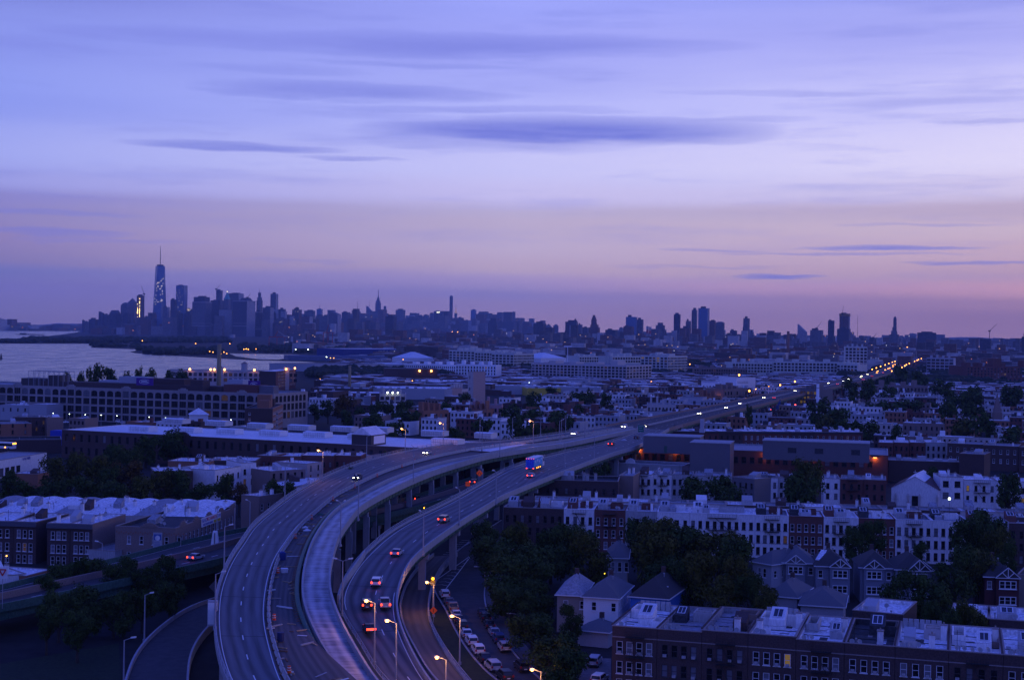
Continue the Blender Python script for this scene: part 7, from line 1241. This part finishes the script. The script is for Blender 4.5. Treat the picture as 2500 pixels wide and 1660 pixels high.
sizeword = lambda w: 'tall' if w > 13 else 'small' if w < 8 else 'leafy'
kk = 0
for zone, lst in order.items():
    lst.sort(key=lambda t: t[1])
    for i, (z_, px, wpx, yt, Y, m) in enumerate(lst):
        Y = YF(Y, px); p = AT(px, Y); H = ZT(yt, Y, px); R = wpx/2*Y/FO*1.12; H = max(H, 3.5); rz_ = max(min(H*.48, R*1.25), H*.34); lv = 0 if Y < 400 else 1 if Y < 700 else 2; kk += 1
        root = empty('tree', p, kk*1.7, f"{sizeword(H)} {['dark green','olive green','brownish'][m]} tree {zone}, {ORD[i]} from the left", 'tree')
        c = inst('crown', crown(lv, m, kk % 4), root, (0,0,H-rz_)); c.scale = (R*1.12, R*1.12, rz_*1.1); tt = inst('trunk', trunk_me, root); tt.scale = (min(H*.9, R*1.7), min(H*.9, R*1.7), max(.6, H-rz_*1.0)*1.15)
# woods on the island and the far shore, trees one cannot count
r = random.Random(31); b = MB()
def belt(zf, xa, xb, ya, yb, n, h, Y=None):
    for _ in range(n):
        x, y = r.uniform(xa, xb), r.uniform(ya, yb); p = G(*zf(x, y), 0); hh = h*r.uniform(.6,1.2); w = hh*r.uniform(.5,1.0)
        for q in range(3): b.sph((p.x+r.uniform(-w,w), p.y+r.uniform(-w,w), hh*.5), w*r.uniform(.6,1.0), 6, 4, r.choice([0,0,1]), sz=hh*.6/w)
belt(zA,20,230,958,974,50,10); belt(zA,230,900,940,974,240,12); belt(zA,900,2100,938,975,280,14); belt(zA,1320,2000,1040,1085,90,11); belt(zA,840,1290,1000,1012,60,9); belt(zA,2200,2362,985,1050,40,9)
belt(zB,380,1050,610,690,160,11); belt(zB,1000,1500,560,640,120,12); belt(zB,630,1900,860,930,240,9); belt(zC,0,2300,640,900,300,9); belt(zD,900,2362,600,900,420,10); belt(zB,0,600,620,690,80,9)
b.build('distant_woods', [mat('woods_dark',(.022,.032,.018),.95,.4,.05), mat('woods_olive',(.035,.04,.018),.95,.4,.05)], kind='stuff')
# ---------------------------------------------------------------- terraces of the middle distance
rh = random.Random(17); HWALL = [brick_rd, brick_dk, paint_w, stucco, paint_g, brick_tan, brick_or, siding_l]; WN = ['red brick','dark brick','white painted','cream','grey painted','tan brick','orange brick','pale clad']; RN = {'roof_silver':'silver','roof_grey':'grey','roof_dark':'black','roof_white':'white'}
NH = 0
def terr(zone, P0, n, row):
    global NH
    x = 0; k = 0
    while k < n and NH < 296:
        w = rh.uniform(8,17); A = P0+U*x; B = A+U*w; c = (A+B)/2+V*7; x += w+(rh.uniform(2,7) if rh.random() < .15 else .05); px = CX+FO*c.x/c.y; k += 1
        if occupied(c.x, c.y, 5) or px > 2580 or px < -60: continue
        H = rh.uniform(6.5,11.5); d = rh.uniform(11,16); wi = rh.randrange(8); rf = rh.choice([roof_w,roof_w,roof_w,roof_g,roof_ww,roof_d]); H = round(H,1); NH += 1
        rz = math.atan2(U.y,U.x); root = empty('terrace_house', (A.x,A.y,0), rz, None, 'house'); b = MB(); b.box(0,w,0,d,0,H); b.build('wall', HWALL[wi], root)
        rb = MB(); rb.box(.25,w-.25,.25,d-.25,H,H+.06); rb.build('roof', rf, root)
        pc = MB(); pc.box(-.1,w+.1,-.1,.3,H,H+.5); pc.box(-.1,.25,.3,d,H,H+.5); pc.box(w-.25,w+.1,.3,d,H,H+.5); pc.build('parapet', HWALL[wi] if rh.random() < .5 else siding_l, root)
        nw = int(w/2.3); wn = MB()
        for fl in range(int(H/3.3)):
            for j in range(nw): xx = w*(j+.5)/nw; wn.box(xx-.5,xx+.5,-.05,.02,H-2.6-fl*3.2,H-.9-fl*3.2)
        wn.build('windows', glass, root, kind='stuff')
        for q in range(rh.randint(1,4)): bx, by = rh.uniform(.6,w-3), rh.uniform(1,d-4); MB().box(bx,bx+rh.uniform(.8,2.6),by,by+rh.uniform(1,3),H+.06,H+rh.uniform(1,2.8)).build('roof_hut', rh.choice([siding_w,siding_l,brick_rd,roof_d]), root)
        if rh.random() < .35: MB().box(1,w*.5,d*.5,d*.9,H+.07,H+.1).build('roof_patch', rh.choice([roof_ww,roof_d]), root)
        root['label'] = f"{WN[wi]} house with a {RN[rf.name]} roof, {zone}, {ORD[k%30]} along row {'' }".strip(); AUTO.append((root, zone, row, px, WN[wi], RN[rf.name]))
        for q in (2,): FOOT.append((c.x, c.y, 6))
AUTO = []
for row in range(11):
    Y0 = 715+row*58+(row%2)*6; xs_ = None; 
    c = ME_L + V*((Y0-654)/V.y) + U*33; terr('right of the highway', c, 26, row)
for row in range(11):
    Y0 = 700+row*55+(row%2)*8; c = ME_L+V*((Y0-654)/V.y)-U*(8+150); terr('left of the highway', c, 13, row)
for row in range(5): terr('below the concrete factory', G(*[(-20,1010),(60,1075),(500,985),(700,1010),(820,1000)][row],0)+V*10, 9, row)
byrow = {}
for t in AUTO: byrow.setdefault((t[1],t[2]), []).append(t)
for (zone,row), lst in byrow.items():
    lst.sort(key=lambda t: t[3])
    for i, (o, z_, r_w, px, wn_, rn_) in enumerate(lst): o['label'] = f'{wn_}, {rn_}-roofed house, {ORD[i]} in the {ORD[row]} row {zone}'
    for o, *_ in lst:
        for k_ in ('_z',): 
            if k_ in o: del o[k_]
b = MB(); r = random.Random(5)
for _ in range(7000):
    Y = 1320*(2.35**r.random()); px = r.uniform(620, 2600); X = AT(px,Y).x; gp = HZ+(px-CX)*.0152+CH*FO/Y
    if px < 800 and gp > 862 and Y > 1800: continue
    if px < 780 : continue
    if occupied(X, Y, 9): continue
    w, d, h = r.uniform(7,22), r.uniform(8,20), r.uniform(4,10) if Y < 1500 else r.uniform(3,6.5); k = r.choice([0,1,2,3,3,3,1]); q = [(X+U.x*a+V.x*e, Y+U.y*a+V.y*e) for a, e in ((0,0),(w,0),(w,d),(0,d))]
    b.idx([(x,y,0) for x,y in q]+[(x,y,h) for x,y in q], [(0,1,5,4),(1,2,6,5),(3,0,4,7)], k); b.face([(x,y,h) for x,y in q], r.choice([4,4,4,2,1]))
b.build('city_blocks', [far_m, brick_dk, siding_l, far_br, roof_w], kind='stuff')
big = ind('broad dark red brick hospital with square towers at the right', zD,1890,722,2330,726,22,40,brick_rd,16,5,3.4,nm='hospital',cat='building',wst='plain',wfr=.45)
MB().box(40,52,3,15,21,32).box(84,94,3,15,21,30).build('roof_tower', brick_rd, big)
for t in (('pinkish institution with tall windows behind the trees at the right',zD,1160,880,1570,885,13,20,brick_tan,14,2,4.5),('purple-grey hall roof at the right edge',zD,2230,812,2380,815,10,26,brick_rd,4,1,4)): ind(*t, nm='institution', cat='building', wst='plain', wfr=.5)
p = AT(zD(2140,0)[0], 930); root = empty('church_spire', p, 0, 'thin needle spire rising over the rooftops at the right', 'church'); MB().box(-2.5,2.5,-2.5,2.5,0,11).build('tower', brick_tan, root); MB().frus(0,0,11,ZT(zD(0,945)[1],930),2.2,2.2,.1,.1).build('spire', brick_tan, root)
for t in (('dark red brick block left of the curved mainline',zG,700,405,1085,402,10.5,22,brick_rd,10,2,3.2,5),('brown building with tall windows where the highway bends',zG,430,462,750,458,10,22,brick_dk,0,0,3.2,4),('painted building row by the highway with dark cornice',zG,1420,325,1680,330,11,26,stucco,8,2,3.6,6),('flat blue-grey warehouse beside the mainline',zG,1705,262,1925,268,11,20,siding_l,0,0,3.6,0),('brick store fronts where orange lamps stand',zG,1930,250,2090,250,11,16,brick_or,5,2,3.6,0),('long tan building with arched windows beside the lamps',zG,2120,186,2333,182,15,20,brick_tan,8,2,4,0),('orange-brick rounded building with a white strip below',zF,2000,365,2200,372,11,16,brick_or,6,2,3.4,2),
          ('pink building with small windows behind the trees',zF,2035,330,2333,335,13,18,mat('pink_wall',(.42,.25,.24),.8,.1),8,2,3.2,0),('three-storey orange brick house with bay windows',zF,1620,385,1850,378,12,12,brick_or,5,2,3.4,3),('yellow-grey brick building with an end facing the highway',zG,780,450,832,450,9,16,brick_tan,0,0,3,0)):
    ind(*t[:10], t[10], t[11], nm='brick_building', cat='building', right=t[12] if len(t) > 12 else 0, wst='sash', wfr=.5)
# ---------------------------------------------------------------- small lights of the city
def far_lamp(zf, x, y, m, label, group, rr=1.5, h=9, cat='street lamp', nm='street_lamp', Y=None):
    px, py = zf(x, y); Y = Y or (CH-h)*FO/max(4,unroll(px,py)[1]); Y = min(Y, 12000); z = ZT(py, Y, px); p = Vector((unroll(px,py)[0]*Y/FO, Y, 0)); root = empty(nm, p, 0, label, cat, group); MB().cyl((0,0,0),(0,0,z),.12,n=4).build('pole', steel_pole, root); MB().sph((0,0,z), min(rr*Y/FO, 3.0), 8, 5).build('lantern_glow', m, root)  # globe enlarged with distance to stand for the lamp's bloom
la_w = lamp_wh; la_t = mat('lamp_teal', (.2,1,.6), .5, 0, emit=(.1,1,.55), es=5); la_r = mat('lamp_red', (1,.1,.1), .5, 0, emit=(1,.06,.04), es=7)
for x, y in ((235,415),(1480,690),(1970,608),(2112,582),(2240,557),(2130,747),(1740,865),(1917,278)): far_lamp(zQ, x, y, lamp_far, 'orange street light beside the mainline and the billboards', 'orange street lights near the billboards', 2.3)
for x, y in ((117,618),(260,893),(353,877),(155,915),(98,925),(37,937),(230,970),(107,997),(608,884),(475,848),(1250,765),(667,695),(990,750)): far_lamp(zD, x, y, lamp_far, 'orange street light in the streets beside the far highway', 'orange street lights by the far highway', 1.9)
for x, y in ((1137,620),(1215,625),(1290,605),(1165,590),(1400,565),(1500,605),(1405,640),(1445,650),(1350,635),(870,512),(1310,680),(1230,700)): far_lamp(zD, x, y, lamp_far, 'tiny orange light where the highway vanishes', 'tiny lights at the end of the highway', 1.1)
for x, y in ((1935,1050),(1965,1057),(2040,1072),(2065,1057),(2092,1070),(2270,1028),(2250,1030),(2290,1030),(1805,978),(2120,980),(1313,952),(1707,945)): far_lamp(zA, x, y, lamp_far, 'yellow pier light across the bay near the brown chimney', 'yellow pier lights across the bay', 1.0)
for x, y in ((5,648),(25,653),(95,650),(781,733),(812,733),(1265,830),(1575,676),(1738,690),(1452,747),(1480,583),(1537,943),(685,928),(1210,492),(1955,493),(1905,490),(1450,512),(1370,512),(1600,512),(970,488)): far_lamp(zB, x, y, lamp_far, 'orange light among the piers and sheds below midtown', 'orange lights of the docks', .9)
for x, y in ((745,724),(727,548),(1700,643),(1640,712),(1775,588),(575,655),(460,655)): far_lamp(zB, x, y, la_w, 'white light among the piers and sheds below midtown', 'white lights of the docks', 1.1)
for x, y in ((657,738),(702,740),(747,738),(793,742),(868,658),(888,645),(347,966)): far_lamp(zC, x, y, la_w, 'white floodlight near the white tilted shed roof', 'white floodlights around the ball field', 2.0)
for x, y in ((2243,687),(2300,690),(2347,687),(1830,790),(310,622),(18,622),(800,640),(1400,600),(1650,620)): far_lamp(zC, x, y, lamp_far, 'small orange light below the downtown towers', 'small orange lights below the downtown towers', 1.1)
far_lamp(zC,1988,682,la_t,'teal light left of the green one on the far street',None,1.3); far_lamp(zC,2080,685,la_t,'green light right of the teal one on the far street',None,1.5)
for x, y in ((275,1080),(478,1040),(2205,700),(2215,710),(2225,718)): far_lamp(zD, x, y, la_r, 'red traffic light among the rooftops at the right', 'red traffic lights', 1.7, 6)
for x, y in ((303,1086),(570,915),(25,615),(70,614)): far_lamp(zD, x, y, la_w, 'white street light beside the tall billboard', 'white street lights at the right', 1.5, 7)
for i, (x, y) in enumerate(((485,555),(632,562),(777,568),(922,572),(1066,578),(1360,590),(1508,597),(1655,600),(2105,615))): far_lamp(zE, x, y, la_w, 'pale lamp at the foot of the concrete factory', 'pale lamps along the factory', .9, 8, Y=840-i*9)
far_lamp(zI,60,435,mat('lamp_warm',(1,.6,.2),.5,0,emit=(1,.45,.08),es=5),'warm wall light by the shop door at the left edge',None,1.9,3); far_lamp(zH,1728,1058,la_w,'white security light between the painted row and the church',None,3.0,8); far_lamp(zK,1603,536,mat('lamp_yellow',(1,.8,.1),.5,0,emit=(1,.62,.03),es=6),'yellow porch light between the trees and the tan house',None,2.3,3); far_lamp(zM,2005,600,lamp_far,'small warm light at the foot of the maroon house',None,1.6,2); far_lamp(zE,400,950,la_w,'white lamp under the garage eaves',None,2,5); far_lamp(zF,1625,1268,amber,'small amber light on the lower highway',None,1.5,6)
for i in range(26):
    q = AM[int(len(AM)*(.45+.54*i/26))]; o = Vector((-3,0,0)) if i % 2 else U*27; P_ = q+o+V*random.uniform(-15,15); root = empty('street_lamp', (P_.x,P_.y,0), 0, 'orange street light in the string along the far avenue', 'street lamp', 'orange lights along the far avenue'); MB().cyl((0,0,0),(0,0,15),.12,n=4).build('pole', steel_pole, root); MB().sph((0,0,15),min(1.3*q.y/FO,.8),8,5).build('lantern_glow', lamp_far, root)  # oversized globes carry the bloom of each light
p = G(*zC(700,740),0); root = empty('floodlight_mast', AT(zC(700,0)[0],1900), 0, 'tall white floodlight mast right of the white tilted roof', 'mast'); h_ = ZT(zC(0,632)[1],1900); MB().cyl((0,0,0),(0,0,h_),.5,.4,n=8).build('pole', siding_w, root); MB().box(-5,5,-1,1,h_,h_+1.5).build('lamp_bar', siding_w, root)
# custom ids used only while building
for o in bpy.data.objects:
    for k_ in ('_L','_D','_H','_w','_d','_h','_n','_z'):
        if k_ in o: del o[k_]
grp = {}
for o in bpy.data.objects:
    if o.parent is None and o.get('group'): grp.setdefault((o['group'], o['label']), []).append(o)
for (g_, l_), os in grp.items():
    if 1 < len(os) <= 30 and 'concrete barriers' not in g_:
        os.sort(key=lambda o: o.location.x/o.location.y)
        for i, o in enumerate(os): o['label'] = l_ + f', {ORD[i]} from the left'

for o in bpy.data.objects:                                            # text becomes mesh so that every word is a real object
    if o.type == 'FONT':
        me = bpy.data.meshes.new_from_object(o); n_ = bpy.data.objects.new(o.name, me); par = o.parent; n_.location = o.location; n_.rotation_euler = o.rotation_euler; nm = o.name; bpy.data.objects.remove(o); n_.name = nm; C.objects.link(n_); n_.parent = par
